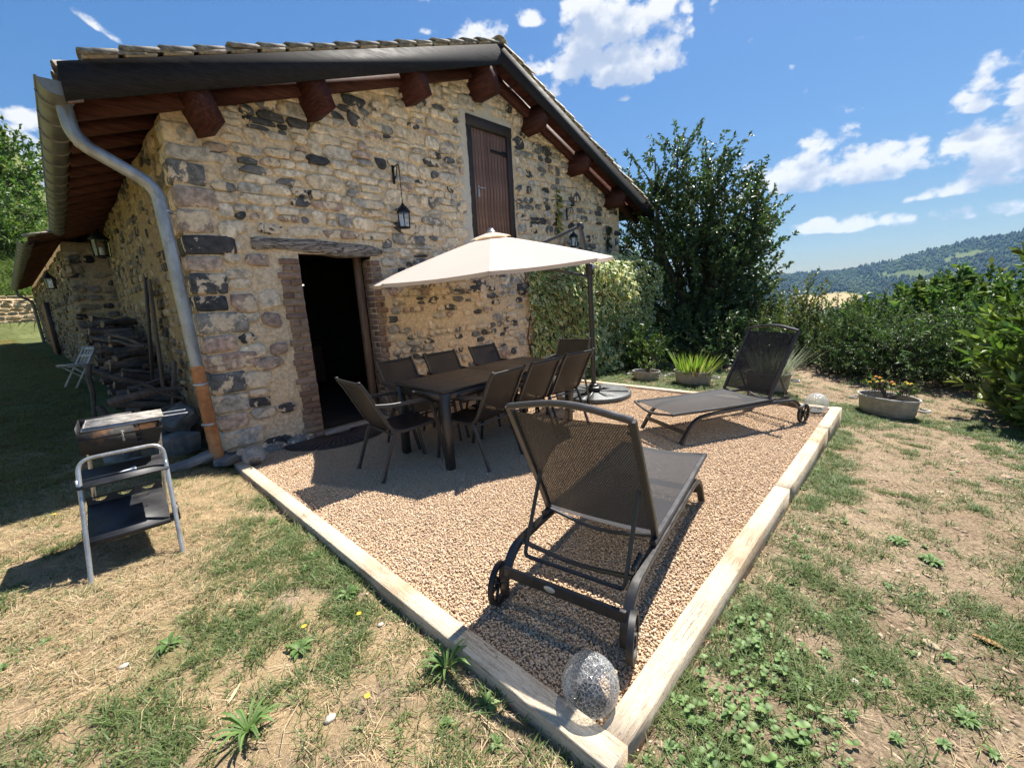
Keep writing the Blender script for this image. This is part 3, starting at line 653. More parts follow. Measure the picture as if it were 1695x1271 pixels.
def lay_stones():
    rr = random.Random(5); stones = []
    rects = [(BJL[0]-.02, BJR[1]+.01, -.3, 2.10), (.57, 2.10, 2.08, 2.27), (LOFT[0]-.10, LOFT[1]+.05, LOFT[2], LOFT[3]+.06), (XL-.4, .30, -.4, 3.3)]
    def zone(x0, x1, z0, z1, rows, widths, probs, keep=1.0):
        for c in course_cells(x0, x1, z0, z1, rows, widths, rr, rects):
            cx, cz = (c[0]+c[1])/2, (c[2]+c[3])/2
            if cz > zroof(cx)+.05 or cx > XR-.03: continue
            k = pick(rr, probs)
            if k is None: continue
            sh = rr.uniform(.93, 1.03) if k in ('tan', 'grey') else rr.uniform(.78, 1.03)
            hw, hh = (c[1]-c[0])/2*sh-.003, (c[3]-c[2])/2*sh-.003
            if hw < .02 or hh < .018: continue
            stones.append((cx-hw, cx+hw, cz-hh, cz+hh, k))
    zone(.28, .82, -.1, 2.15, (.13, .23), (.20, .44), dict(dark=.24, pink=.28, grey=.16, tan=.20))
    zone(.28, 3.62, 2.22, 4.9, (.08, .19), (.11, .36), dict(tan=.46, dark=.21, grey=.19, pink=.08))
    zone(2.05, 3.62, 1.55, 2.24, (.08, .14), (.12, .28), dict(dark=.24, grey=.20, tan=.32, pink=.04))
    zone(2.05, 4.9, -.05, 1.56, (.085, .135), (.12, .24), dict(dark=.24, grey=.20, tan=.12, pink=.05))
    zone(3.62, 4.78, 1.5, 2.18, (.09, .14), (.12, .26), dict(dark=.26, grey=.22, tan=.2))
    zone(3.62, 4.74, 4.2, 4.9, (.08, .13), (.12, .24), dict(tan=.6, grey=.2, dark=.12))
    zone(4.74, 8.12, 1.5, 4.6, (.09, .19), (.12, .30), dict(dark=.36, grey=.24, tan=.30, pink=.02))
    zone(4.9, 8.12, -.1, 1.5, (.10, .17), (.14, .28), dict(dark=.3, grey=.2, tan=.3))
    stones.sort(key=lambda s: -(s[1]-s[0])*(s[3]-s[2])*((6.0/(2.0+max(0, s[0])))**.8))
    return stones
STONES = lay_stones()
def fdisp(U, V):
    D = fdisp0(U, V); G = np.zeros_like(D); u0, v0 = U[0], V[:, 0]
    for x0, x1, z0, z1, k in STONES:
        cx, cz, hw, hh = (x0+x1)/2, (z0+z1)/2, (x1-x0)/2, (z1-z0)/2; i0, i1 = np.searchsorted(u0, (x0-.04, x1+.04)); j0, j1 = np.searchsorted(v0, (z0-.04, z1+.04))
        if i1 <= i0 or j1 <= j0: continue
        a, b = np.abs(U[j0:j1, i0:i1]-cx)/hw, np.abs(V[j0:j1, i0:i1]-cz)/hh; r_ = (a**4+b**4)**.25; d = (r_-1)*min(hw, hh)
        G[j0:j1, i0:i1] = np.maximum(G[j0:j1, i0:i1], np.exp(-((d-.004)/.013)**2)*(.55+.9*fbm(U[j0:j1, i0:i1]*6, V[j0:j1, i0:i1]*6, 37)))
    return D + .015*G
front = wall_sheet('wall', axis(XL, XR, .022, [DOOR[0], DOOR[1], LOFT[0], LOFT[1]]), axis(-.25, 5.0, .022, [DOOR[2], DOOR[3], LOFT[2], LOFT[3]]), [DOOR, LOFT],
                   lambda u: ZA+.16-SL*np.abs(u-AX), lambda u, v, d: np.stack([u, YF+d*np.where((np.abs(u-XL) < .01), 0, 1), v], -1), fdisp, M['mortar'], house)
front['label'] = 'front gable wall of rubble stones in sandy mortar'
def build_stones():
    stones = STONES; rr = random.Random(6)
    parts = stones[:235]; rest = stones[235:]
    for s in parts:
        rs = random.Random(hash(s[:4])); poly = stone_poly(*s[:4], rs, rs.choice([8, 10, 12]))
        pr = {'dark': .021, 'pink': .024, 'grey': .020, 'tan': .014}[s[4]]*rs.uniform(.6, 1.5)
        V, F = stone_mesh(poly, rs, front_face, .035, pr); c = np.array(rs.choice(PAL[s[4]]))*rs.uniform(.88, 1.12)
        o = obj('stone', fast_mesh('stone', np.array(V)-np.array([XL, YF, 0]), F, s[4] == 'tan', c), M['stone'], front)
    VV, FF, CC = [], [], []
    for s in rest:
        rs = random.Random(hash(s[:4])); V, F = stone_mesh(stone_poly(*s[:4], rs, rs.choice([7, 9, 11])), rs, front_face, .035, rs.uniform(.008, .022)); b = len(VV)
        VV += V; FF += [tuple(i+b for i in f) for f in F]; c = np.array(rs.choice(PAL[s[4]]))*rs.uniform(.88, 1.12); CC += [c]*len(V)
    obj('small_stones', fast_mesh('small_stones', np.array(VV)-np.array([XL, YF, 0]), FF, True, np.array(CC)), M['stone'], front, 'stuff')
    print('front stones', len(parts), len(rest))
    # quoins on the left corner, each a rounded block showing on both faces
    rq = random.Random(12); z = -.12; k = 0
    cols = ['dark', 'grey', 'pink', 'grey', 'dark', 'pink', 'pink', 'grey', 'dark', 'dark', 'pink', 'dark', 'pink', 'pink', 'dark', 'grey', 'grey', 'dark', 'pink']
    while z < 3.2:
        h = rq.uniform(.15, .23); w = rq.uniform(.30, .50) if k % 2 else rq.uniform(.24, .33); dp = rq.uniform(.22, .42)
        bm = bmesh.new(); bmesh.ops.create_cube(bm, size=1, matrix=Matrix.Translation((XL+w/2-.022+rq.uniform(-.008, .008), YF+dp/2-.024+rq.uniform(-.008, .008), z+h/2)) @ Matrix.Diagonal((w, dp, h-.018, 1)))
        bmesh.ops.bevel(bm, geom=bm.edges[:], offset=.028, segments=2, affect='EDGES', profile=.6)
        bmesh.ops.subdivide_edges(bm, edges=[e for e in bm.edges if e.calc_length() > .1], cuts=2, use_grid_fill=True)
        for v in bm.verts:
            nn = Vector((vnoise(v.co.x*11+k, v.co.z*11, 1)-.5, vnoise(v.co.x*9, v.co.z*13+k, 2)-.5, vnoise(v.co.y*11, v.co.x*9+k, 3)-.5)); v.co += nn*.022
        me = bpy.data.meshes.new('stone'); bm.to_mesh(me); bm.free()
        co = np.empty(len(me.vertices)*3); me.vertices.foreach_get('co', co); co = co.reshape(-1, 3)-np.array([XL, YF, 0]); me.vertices.foreach_set('co', co.ravel())
        me.polygons.foreach_set('use_smooth', np.ones(len(me.polygons), bool))
        a = me.attributes.new('Col', 'FLOAT_COLOR', 'POINT'); c = np.array(rq.choice(PAL[cols[k % len(cols)]]))*rq.uniform(.9, 1.15); a.data.foreach_set('color', np.tile([*c, 1], (len(me.vertices), 1)).astype(np.float32).ravel())
        o = obj('corner_stone', me, M['stone'], front); z += h; k += 1
    # footing stones along the base
    x = .02
    while x < .84:
        w = rq.uniform(.16, .34); m = hb(); rs = random.Random(int(x*100)); P = stone_poly(x, x+w, -.16, .035+rq.uniform(-.03, .03), rs, 12)
        V, F = stone_mesh(P, rs, lambda u, v, o_: (u, YF-o_, v), .03, .13+rq.uniform(-.02, .03)); obj('footing_stone', fast_mesh('footing_stone', np.array(V)-np.array([XL, YF, 0]), F, True, np.array(PAL['dark'][4])*rs.uniform(.8, 1.2)), M['stone'], front); x += w*.97
    # side wall: small stones, joined
    VV, FF, CC = [], [], []; rs = random.Random(9); face = lambda u, v, o: (XL - o, u, v)
    for c in course_cells(YF+.35, YE, 0, 3.2, (.09, .16), (.12, .30), rs, []):
        k = pick(rs, dict(dark=.22, grey=.22, tan=.25, pink=.03))
        if not k: continue
        V, F = stone_mesh(stone_poly(c[0]+.01, c[1]-.015, c[2]+.01, c[3]-.01, rs, 9), rs, face, .04, rs.uniform(.008, .024)); b = len(VV); VV += V; FF += [tuple(reversed([i+b for i in f])) for f in F]
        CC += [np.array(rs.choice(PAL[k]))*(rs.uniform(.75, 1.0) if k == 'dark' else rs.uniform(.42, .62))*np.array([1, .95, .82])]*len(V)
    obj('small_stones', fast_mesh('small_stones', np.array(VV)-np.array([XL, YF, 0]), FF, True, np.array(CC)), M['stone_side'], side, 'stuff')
build_stones()

# --- bricks either side of the doorway
def build_bricks():
    rr = random.Random(3); pitch = .0745; cols = [(.27, .165, .115), (.31, .20, .14), (.235, .145, .105), (.34, .235, .165), (.28, .19, .145)]
    def brick(x0, x1, z, y1):
        j = lambda s=.003: rr.uniform(-s, s); y0 = YF-.026+j(.006); m = MB(); m.M = HOFF
        m.box(((x0+x1)/2+j(), (y0+y1)/2, z+pitch/2+j(.002)), (x1-x0-.011, y1-y0, pitch-.012), Matrix.Rotation(j(.012), 3, 'Y'), .005)
        me = fast_mesh('brick', np.array(m.V), m.F, False, np.array(rr.choice(cols))*rr.uniform(.85, 1.15)); obj('brick', me, M['brick'], front)
    z = -.05; k = 0
    while z < 2.03:
        a, b = BJL; e = rr.uniform(-.02, .035) if k % 2 else rr.uniform(.0, .05)
        if k % 2: brick(a+e, b, z, YF+.24)
        else: mid = a+e+rr.uniform(.085, .115); brick(a+e, mid, z, YF+.10); brick(mid, b, z, YF+.24)
        a, b = BJR; e = rr.uniform(-.02, .03)
        if k % 2: brick(a, b+e, z, YF+.125); brick2 = (a, a+.11)
        else: brick(a, a+.075, z, YF+.21); brick(a+.075, b+e-.005, z, YF+.10)
        z += pitch; k += 1
    # inner reveal bricks on the right-hand side of the opening
    z = -.05; k = 0
    while z < 2.03:
        if k % 2: brick_y = (YF+.13, YF+.235)
        else: brick_y = (YF+.215, YF+.235)
        if k % 2:
            m = MB(); m.M = HOFF; m.box(((BJR[0]+BJR[0]+.1)/2+.001, sum(brick_y)/2, z+pitch/2), (.098, brick_y[1]-brick_y[0]-.01, pitch-.012), None, .004)
            obj('brick', fast_mesh('brick', np.array(m.V), m.F, False, np.array(rr.choice(cols))*.95), M['brick'], front)
        z += pitch; k += 1
    jm = hb(); jm.box((BJL[0]+.125, YF+.125, 1.0), (.215, .24, 2.10)); jm.box((BJR[0]+.068, YF+.123, 1.0), (.118, .232, 2.10)); jm.build('brick_joints', M['mortar'], front)
build_bricks()

# --- oak lintel over the door
def build_lintel():
    n = 26; rings = []
    for i in range(n+1):
        t = i/n; x = .585+(2.075-.585)*t; zb = 2.112-.035*t+.014*math.sin(t*7)+.03*(vnoise(t*6, 1, 5)-.5); zt = 2.252-.058*t+.05*math.sin(t*math.pi)*.5+.03*(vnoise(t*7, 3, 6)-.5); yo = YF-.032+.018*(vnoise(t*8, 2, 7)-.5)
        if i in (0, n): zb += .02; zt -= .02
        rings.append([Vector((x, yo+.2, zb)), Vector((x, yo+.012, zb)), Vector((x, yo, zb+.018)), Vector((x, yo-.008, (zb+zt)/2)), Vector((x, yo, zt-.02)), Vector((x, yo+.015, zt)), Vector((x, yo+.2, zt))])
    m = hb(); m.ring_skin(rings, True, True); m.build('lintel', M['lintel'], house, smooth=False)
build_lintel()

# --- doorway: frame, sill and the dark room behind
def build_doorway():
    fr = hb()
    fr.box((1.87, YF+.275, 1.02), (.085, .075, 2.15), None, .006); d = fr.build('door_frame', M['frame_wood'], house)
    m = hb(); m.box((1.005, YF+.275, 1.02), (.06, .075, 2.15), None, .006); m.box((1.44, YF+.275, 2.135), (.77, .075, .06), None, .006); m.build('jamb', M['frame_wood'], d)
    s = hb(); s.box((1.474, YF+.06, -.035), (.874, .17, .05), None, .008); s.build('threshold', M['sill'], house)
    s = hb(); s.box((1.474, YF+.055, -.11), (.874, .13, .09), None, .008); s.build('step', M['brick'] if False else M['frame_wood'], house)
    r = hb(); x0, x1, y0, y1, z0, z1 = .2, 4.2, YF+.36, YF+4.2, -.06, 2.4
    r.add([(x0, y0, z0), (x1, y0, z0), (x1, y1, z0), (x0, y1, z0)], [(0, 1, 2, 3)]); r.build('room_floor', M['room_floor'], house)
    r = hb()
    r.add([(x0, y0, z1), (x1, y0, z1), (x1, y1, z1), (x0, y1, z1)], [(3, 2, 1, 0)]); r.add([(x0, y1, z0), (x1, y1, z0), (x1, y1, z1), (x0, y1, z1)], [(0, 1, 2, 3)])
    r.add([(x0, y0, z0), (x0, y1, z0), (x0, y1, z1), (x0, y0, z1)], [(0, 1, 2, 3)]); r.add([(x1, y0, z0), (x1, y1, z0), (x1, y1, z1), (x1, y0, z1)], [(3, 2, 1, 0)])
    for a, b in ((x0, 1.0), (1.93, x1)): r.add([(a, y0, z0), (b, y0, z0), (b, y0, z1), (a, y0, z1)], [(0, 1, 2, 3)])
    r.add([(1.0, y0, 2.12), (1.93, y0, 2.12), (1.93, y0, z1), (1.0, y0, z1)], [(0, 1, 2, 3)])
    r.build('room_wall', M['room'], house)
    t = thing('sideboard', 'dark sideboard in the unlit room behind the open door', 'sideboard', (1.9, YF+3.6, -.055))
    b = MB(); b.box((0, 0, .46), (1.3, .45, .80), None, .01); b.build('carcass', M['door_frame'], t)
    b = MB(); b.box((0, -.01, .88), (1.36, .50, .035), None, .008); b.build('top', M['plank'], t)
    for sx in (-.33, .33):
        b = MB(); b.box((sx, -.235, .46), (.58, .02, .70), None, .006); dr = b.build('door', M['plank'], t)
        b = MB(); b.box((sx+(.24 if sx < 0 else -.24), -.252, .5), (.015, .015, .10)); b.build('handle', M['clamp'], dr)
    for sx in (-.58, .58):
        for sy in (-.17, .17): b = MB(); b.box((sx, sy, .03), (.05, .05, .06)); b.build('foot', M['door_frame'], t)
    # the small pale lamp seen hanging in the dark
    t = thing('ceiling_lamp', 'small pale lit lamp hanging in the dark room behind the door', 'lamp', (1.62, YF+1.7, 2.34))
    b = MB(); b.tube([(0, 0, .06), (0, 0, -.5)], .006, 6); b.build('cord', M['iron'], t)
    mm, tt, bb, oo = new_mat('lit_lampshade'); tt.set(bb, 'Base Color', (.7, .66, .55, 1)); tt.set(bb, 'Emission Color', (1, .93, .75, 1)); tt.set(bb, 'Emission Strength', .55)
    b = MB(); b.lathe([(.02, -.49), (.085, -.50), (.09, -.52), (.02, -.525)], 16, caps=True); b.build('lamp_shade', mm, t, True)
build_doorway()

# --- loft door
def build_loft():
    x0, x1, z0, z1 = LOFT; y = YF+.05
    fr = hb(); fr.box((x0+.05, y, (z0+z1)/2), (.10, .10, z1-z0), None, .006); d = fr.build('loft_door', M['door_frame'], house)
    m = hb(); m.box((x1-.055, y, (z0+z1)/2), (.11, .10, z1-z0), None, .006); m.build('frame_post', M['door_frame'], d)
    m = hb(); m.box(((x0+x1)/2, y-.012, z1-.075), (x1-x0-.002, .10, .15), None, .006); m.build('frame_head', M['door_frame'], d)
    bk = hb(); bk.box(((x0+x1)/2, y+.03, (z0+z1)/2), (x1-x0-.21, .01, z1-z0)); bk.build('backing', M['door_frame'], d)
    n = 11; w = (x1-x0-.21)/n; xs = x0+.10
    base = MB(); base.box((0, 0, 0), (w-.009, .028, z1-z0-.16), None, .004); me = base.me('plank')
    me.materials.append(M['plank'])
    for i in range(n):
        o = bpy.data.objects.new('plank', me); link(o, d); o.location = (xs+w*(i+.5)-XL, y-.004-YF+random.uniform(-.003, .003), (z0+z1-.15)/2)
    m = hb(); m.box((4.40, y-.024, 3.74), (.40, .008, .045)); m.box((4.52, y-.024, 3.74), (.10, .01, .075)); m.build('strap_hinge', M['iron'], d)
    m = hb(); m.tube([(3.90, y-.02, 3.16), (3.90, y-.055, 3.16), (4.0, y-.058, 3.157)], .010, 8); m.box((3.90, y-.022, 3.11), (.035, .01, .16)); m.build('handle', M['clamp'], d, True)
build_loft()

# --- roof: deck, barge boards, purlins, wall rafters, soffit planks, tiles
ANG = math.atan(SL)
def build_roof():
    TOP = .255
    deck = hb()
    for sx, ex in ((-1, EXL), (1, EXR)):
        zi, zo = ZA+.155, zroof(ex)+.155
        p = [(AX, YB-.03, zi), (ex, YB-.03, zo), (ex, YE+.3, zo), (AX, YE+.3, zi)]; q = [(a, b, c+.075) for a, b, c in p]
        deck.hexa((p if sx > 0 else p[::-1])+(q if sx > 0 else q[::-1]))
    roof = deck.build('roof', M['wood_dark'], house)
    for sx, ex in ((-1, EXL), (1, EXR)):
        m = hb(); a, b = (ex, AX-.0015) if sx < 0 else (AX+.0015, ex)
        za, zb = zroof(a), zroof(b)
        m.hexa([(a, YB-.035, za), (b, YB-.035, zb), (b, YB, zb), (a, YB, za), (a, YB-.035, za+TOP), (b, YB-.035, zb+TOP), (b, YB, zb+TOP), (a, YB, za+TOP)])
        m.build('barge_board', M['wood_dark'], roof)
        if sx < 0:
            m = hb(); m.hexa([(a+.012, YB-.032, za-.014), (a+.10, YB-.032, za+.020), (a+.10, YB-.003, za+.020), (a+.012, YB-.003, za-.014), (a+.012, YB-.032, za-.002), (a+.10, YB-.032, za+.034), (a+.10, YB-.003, za+.034), (a+.012, YB-.003, za-.002)]); m.build('board_tip', M['frame_wood'], roof)
    # purlins: square beams turned with the slope, ends cut back
    for x in (.22, 1.30, 2.60, 3.86, 5.12, 6.36, 7.66):
        s = -1 if x < AX else 1; a = s*ANG if abs(x-AX) > .3 else -ANG*.5; zt = zroof(x)+.13
        w, h = (.165, .385) if abs(x-AX) > .3 else (.22, .46)
        Rm = Matrix.Translation((x, 0, zt)) @ Matrix.Rotation(a, 4, 'Y')
        def P(u, v, y): q = Rm @ Vector((u, 0, v)); return (q.x, y, q.z)
        m = hb(); rings = []
        for y, hh in ((YB+.004, h*.97), (YF+.25, h)):
            rings.append([P(w/2, 0, y), P(w/2, -hh, y), P(-w/2, -hh, y), P(-w/2, 0, y)])
        m.ring_skin(rings, True, True); m.build('purlin', M['wood_red'], roof)
    # rafters lying against the gable wall
    for sx, ex in ((-1, EXL+.05), (1, EXR-.12)):
        m = hb(); a, b = (ex, AX) if sx < 0 else (AX, ex); o1, o2 = -.035, .14
        m.hexa([(a, YF-.115, zroof(a)+o1), (b, YF-.115, zroof(b)+o1), (b, YF-.035, zroof(b)+o1), (a, YF-.035, zroof(a)+o1), (a, YF-.115, zroof(a)+o2), (b, YF-.115, zroof(b)+o2), (b, YF-.035, zroof(b)+o2), (a, YF-.035, zroof(a)+o2)])
        m.build('rafter', M['wood_red_x'], roof)
    # soffit planks, each laid across the rafters
    w = .145
    for sx in (-1, 1):
        ln = 13; L = (AX-EXL if sx < 0 else EXR-AX)/math.cos(ANG); n = int(L/w)
        me = MB(); me.box((0, 0, 0), (w-.007, YF+.18-YB, .018), None, .003); mesh = me.me('soffit_plank'); mesh.materials.append(M['wood_red'])
        for i in range(n):
            d = (i+.5)*w; o = bpy.data.objects.new('soffit_plank', mesh); link(o, roof); o.rotation_euler = (0, -sx*-ANG, 0)
            x = AX+sx*d*math.cos(ANG); o.location = (x-XL, (YB+YF+.18)/2-YF, ZA+.152-d*math.sin(ANG)+random.uniform(-.002, .002))
    # eave rafters and boards along the left side
    y = YF+.52
    while y < YE:
        m = hb(); a, b = EXL+.06, XL+.3; o1, o2 = .0, .13
        m.hexa([(a, y-.04, zroof(a)+o1), (b, y-.04, zroof(b)+o1), (b, y+.04, zroof(b)+o1), (a, y+.04, zroof(a)+o1), (a, y-.04, zroof(a)+o2), (b, y-.04, zroof(b)+o2), (b, y+.04, zroof(b)+o2), (a, y+.04, zroof(a)+o2)]); m.build('eave_rafter', M['wood_red_x'], roof); y += .52
    for i in range(5):
        x0 = EXL+.03+i*.15; x1 = x0+.143; m = hb(); y0, y1 = YF+.19, YE+.2
        m.hexa([(x0, y0, zroof(x0)+.135), (x1, y0, zroof(x1)+.135), (x1, y1, zroof(x1)+.135), (x0, y1, zroof(x0)+.135), (x0, y0, zroof(x0)+.155), (x1, y0, zroof(x1)+.155), (x1, y1, zroof(x1)+.155), (x0, y1, zroof(x0)+.155)]); m.build('eave_board', M['wood_red_x'], roof)
    # tiles: barrel cover tiles with a flat under-tile; the verge row singly, the field joined
    def barrel(L, r0, r1, thick=.016, n=7):
        m = MB(); V = []
        for x, r_ in ((0, r0), (L, r1)):
            for q in (r_, r_-thick):
                for k in range(n): a = math.pi*k/(n-1); V.append((x, math.cos(a)*q, math.sin(a)*q*.62))
        F = []
        for k in range(n-1):
            F += [(k, k+1, 2*n+k+1, 2*n+k), (n+k+1, n+k, 3*n+k, 3*n+k+1), (k+1, k, n+k, n+k+1), (2*n+k, 2*n+k+1, 3*n+k+1, 3*n+k)]
        for s in (0, n-1): F.append((s, 2*n+s, 3*n+s, n+s))
        m.add(V, F); return m
    bt = barrel(.40, .085, .105); mt = bt.me('verge_tile', True); mt.materials.append(M['tile'])
    fl = MB(); fl.box((.24, 0, -.004), (.22, .15, .022), None, .004); mf = fl.me('under_tile'); mf.materials.append(M['tile'])
    step = .272; rr = random.Random(4)
    for sx, ex in ((-1, EXL-.045), (1, EXR+.05)):
        L = abs(AX-ex)/math.cos(ANG); n = int((L-.40)/step)+1
        for i in range(n):
            d = .05+i*step; x = AX+sx*d*math.cos(ANG); z = ZA+.165+.055-d*math.sin(ANG)
            rot = Matrix.Rotation(0 if sx > 0 else math.pi, 4, 'Z') @ Matrix.Rotation(ANG-.055+rr.uniform(-.02, .02), 4, 'Y') @ Matrix.Rotation(rr.uniform(-.05, .05), 4, 'X')
            o = bpy.data.objects.new('verge_tile', mt); link(o, roof); o.matrix_local = HOFF @ Matrix.Translation((x, YB+.02+rr.uniform(-.012, .012), z+.042)) @ rot
            u = bpy.data.objects.new('under_tile', mf); link(u, roof); u.matrix_local = HOFF @ Matrix.Translation((x+sx*.05, YB+.015+rr.uniform(-.012, .008), z+.03)) @ Matrix.Rotation(0 if sx > 0 else math.pi, 4, 'Z') @ Matrix.Rotation(ANG-.03, 4, 'Y')
    V, F = [], []
    for sx, ex in ((-1, EXL-.045), (1, EXR+.05)):
        L = abs(AX-ex)/math.cos(ANG); n = int(L/.30); y = YB+.24
        while y < YE+.25:
            for i in range(n):
                d = .05+i*.30; x = AX+sx*d*math.cos(ANG); z = ZA+.235-d*math.sin(ANG)+.03
                mm = HOFF @ Matrix.Translation((x, y+rr.uniform(-.006, .006), z)) @ Matrix.Rotation(0 if sx > 0 else math.pi, 4, 'Z') @ Matrix.Rotation(ANG-.05, 4, 'Y')
                b = len(V); V += [tuple(mm @ Vector(v)) for v in bt.V[:7]+bt.V[14:21]]; F += [tuple(b+t_ for t_ in (k, k+1, 7+k+1, 7+k)) for k in range(6)]
            y += .205
    obj('roof_tiles', fast_mesh('roof_tiles', np.array(V), F, True), M['tile'], roof, 'stuff')
    y = YB-.06
    rt = barrel(.40, .12, .105); mr = rt.me('ridge_tile', True); mr.materials.append(M['tile'])
    while y < YE+.2:
        o = bpy.data.objects.new('ridge_tile', mr); link(o, roof); o.matrix_local = HOFF @ Matrix.Translation((AX, y, ZA+.275)) @ Matrix.Rotation(R(90), 4, 'Z') @ Matrix.Rotation(-.04, 4, 'Y'); y += .33
build_roof()

# --- gutter along the left eave, downspout at the corner
def build_gutter():
    gx, gz, r = -.640, 3.205, .098; y0, y1 = 4.17, 11.6; n = 9
    m = hb(); rings = []
    for y in np.linspace(y0, y1, 24):
        rings.append([Vector((gx+r*math.cos(a), y, gz+r*math.sin(a))) for a in np.linspace(math.pi, 2*math.pi, n)])
    rin = [[Vector((p.x*0+gx+(p.x-gx)*.965, p.y, gz+(p.z-gz)*.965)) for p in rg] for rg in rings]
    m.ring_skin(rings, False, False); m.ring_skin([rg[::-1] for rg in rin], False, False)
    g = m.build('gutter', M['zinc'], house, True)
    m = hb(); m.tube([(gx-r, y0, gz+.003), (gx-r, y1, gz+.003)], .010, 8); m.build('bead', M['zinc'], g, True)
    m = hb(); m.add([(gx+r*math.cos(a), y0, gz+r*math.sin(a)) for a in np.linspace(math.pi, 2*math.pi, n)]+[(gx+r*math.cos(a), y0-.004, gz+r*math.sin(a)) for a in np.linspace(math.pi, 2*math.pi, n)], [tuple(range(n))[::-1], tuple(range(n, 2*n))]); m.build('end_cap', M['zinc'], g)
    br = MB(); br.tube([(r*1.03*math.cos(a), 0, r*1.03*math.sin(a)) for a in np.linspace(math.pi, 2*math.pi, 11)], prof=RECT(.022, .005), up=(0, 1, 0)); mb = br.me('gutter_bracket'); mb.materials.append(M['zinc'])
    for y in np.arange(4.42, 11.6, .46): o = bpy.data.objects.new('gutter_bracket', mb); link(o, g); o.location = (gx-XL, y-YF, gz)
    path = fillet([(gx+.03, 4.42, gz-.06), (gx+.045, 4.42, 2.885), (-.135, 4.42, 2.60), (-.105, 4.44, .98)], [.0, .12, .13, 0], 8)
    m = hb(); m.tube(path, .052, 14); d = m.build('downspout', M['zinc_pipe'], house, True)
    m = hb(); m.tube([(-.105, 4.44, 1.0), (-.09, 4.43, .0)], .056, 14); m.build('rusty_pipe', M['rust'], d, True)['label'] = 'rusty orange lower length of the downspout'
    for z in (2.40, .82, .42): m = hb(); m.lathe([(.059, -.012), (.064, -.012), (.064, .012), (.059, .012)], 16, (-.105+.004*(1-z), 4.44, z)); m.tube([(-.105, 4.45, z), (.03, 4.60, z)], .006, 6); m.build('pipe_clamp', M['clamp'], d)
    for p, q in ((0.34, 0), (.62, 0)):
        i = int(len(path)*p); m = hb(); v = (Vector(path[i+1])-Vector(path[i])).normalized(); m.tube([Vector(path[i])-v*.015, Vector(path[i])+v*.015], .056, 14); m.build('pipe_joint', M['zinc_pipe'], d, True)
build_gutter()
# ------------------------------------------------------------------ dining table and chairs
def sling_mesh(name, prof, w, matl, parent, sag=0.0, nw=6, uvs=1.0):
    """cloth strip following the side profile prof (x, z), width w, with UVs in metres"""
    V, F, UV = [], [], []; d = 0; ds = [0]
    for a, b in zip(prof[:-1], prof[1:]): d += math.hypot(b[0]-a[0], b[1]-a[1]); ds.append(d)
    n = len(prof); up_ = []
    for i in range(n):
        a, b = prof[max(0, i-1)], prof[min(n-1, i+1)]; t = Vector((b[0]-a[0], b[1]-a[1])).normalized(); up_.append((-t.y, t.x))
    for i, (x, z) in enumerate(prof):
        e = math.sin(math.pi*min(1, max(0, ds[i]/d)))
        for j in range(nw+1):
            q = j/nw*2-1; k = sag*(1-q*q)*(.4+.6*e); V.append((x+up_[i][0]*k, q*w/2, z+up_[i][1]*k)); UV.append((j/nw*w, ds[i]))
    for i in range(n-1):
        for j in range(nw): a = i*(nw+1)+j; F.append((a, a+1, a+nw+2, a+nw+1))
    me = fast_mesh(name, np.array(V), F, True); uv = me.uv_layers.new(name='UVMap'); li = np.empty(len(me.loops), np.int32); me.loops.foreach_get('vertex_index', li)
    uv.data.foreach_set('uv', np.array(UV, np.float32)[li].ravel())
    return obj(name, me, matl, parent)
def make_chair(label):
    t = thing('garden_chair', label, 'chair', group='chairs round the terrace table')
    top, ben, fr = (-.455, .888), (-.205, .405), (.255, .425)
    side = [(q.x, q.z) for q in fillet([(x, 0, z) for x, z in (top, (-.40, .80), ben, (.0, .40), fr)], [0, .12, .10, .2, 0], 5)]
    prof = [(x, z) for x, z in side]
    sling_mesh('sling', prof, .435, M['sling'], t, -.018, 6)
    for s in (-1, 1):
        m = MB(); m.tube([(x, s*.228, z) for x, z in prof], prof=rrect(.028, .022), up=(0, 1, 0)); fo = m.build('side_rail', M['alu_lt'], t, True)
        m = MB(); m.box((top[0]-.002, s*.228, top[1]+.008), (.024, .029, .012), None, .003); m.build('end_cap', M['clamp'] if False else M['alu_lt'], fo)
        arm = fillet([(-.345, s*.235, .675), (-.22, s*.262, .660), (.10, s*.270, .650), (.185, s*.268, .60), (.31, s*.245, 0)], [0, .1, .1, .14, 0], 6)
        m = MB(); m.tube(arm, prof=rrect(.036, .018, .5), up=(0, 1, 0)); m.build('arm', M['alu_lt'], t, True)
        leg = fillet([(-.185, s*.240, .42), (-.22, s*.242, .36), (-.36, s*.244, 0)], [0, .05, 0], 4)
        m = MB(); m.tube(leg, prof=rrect(.034, .020, .5), up=(0, 1, 0)); m.build('rear_leg', M['alu_lt'], t, True)
    m = MB(); m.tube([(-.205, -.235, .388), (-.205, .235, .388)], .010, 8); m.tube([(.215, -.255, .388), (.215, .255, .388)], .010, 8); m.build('cross_bar', M['alu_lt'], t, True)
    m = MB(); m.tube([(top[0], -.222, top[1]-.012), (top[0], .222, top[1]-.012)], prof=rrect(.016, .03, .6)); m.build('top_bar', M['alu'], t, True)
    return t
TX, TY, TL, TWD = 1.236, 2.371, 1.905, .80
chair = make_chair('mesh chair alone at the end of the table nearest the open door'); chair.location = (1.10, 2.88, GZ); chair.rotation_euler = (0, 0, R(-3))
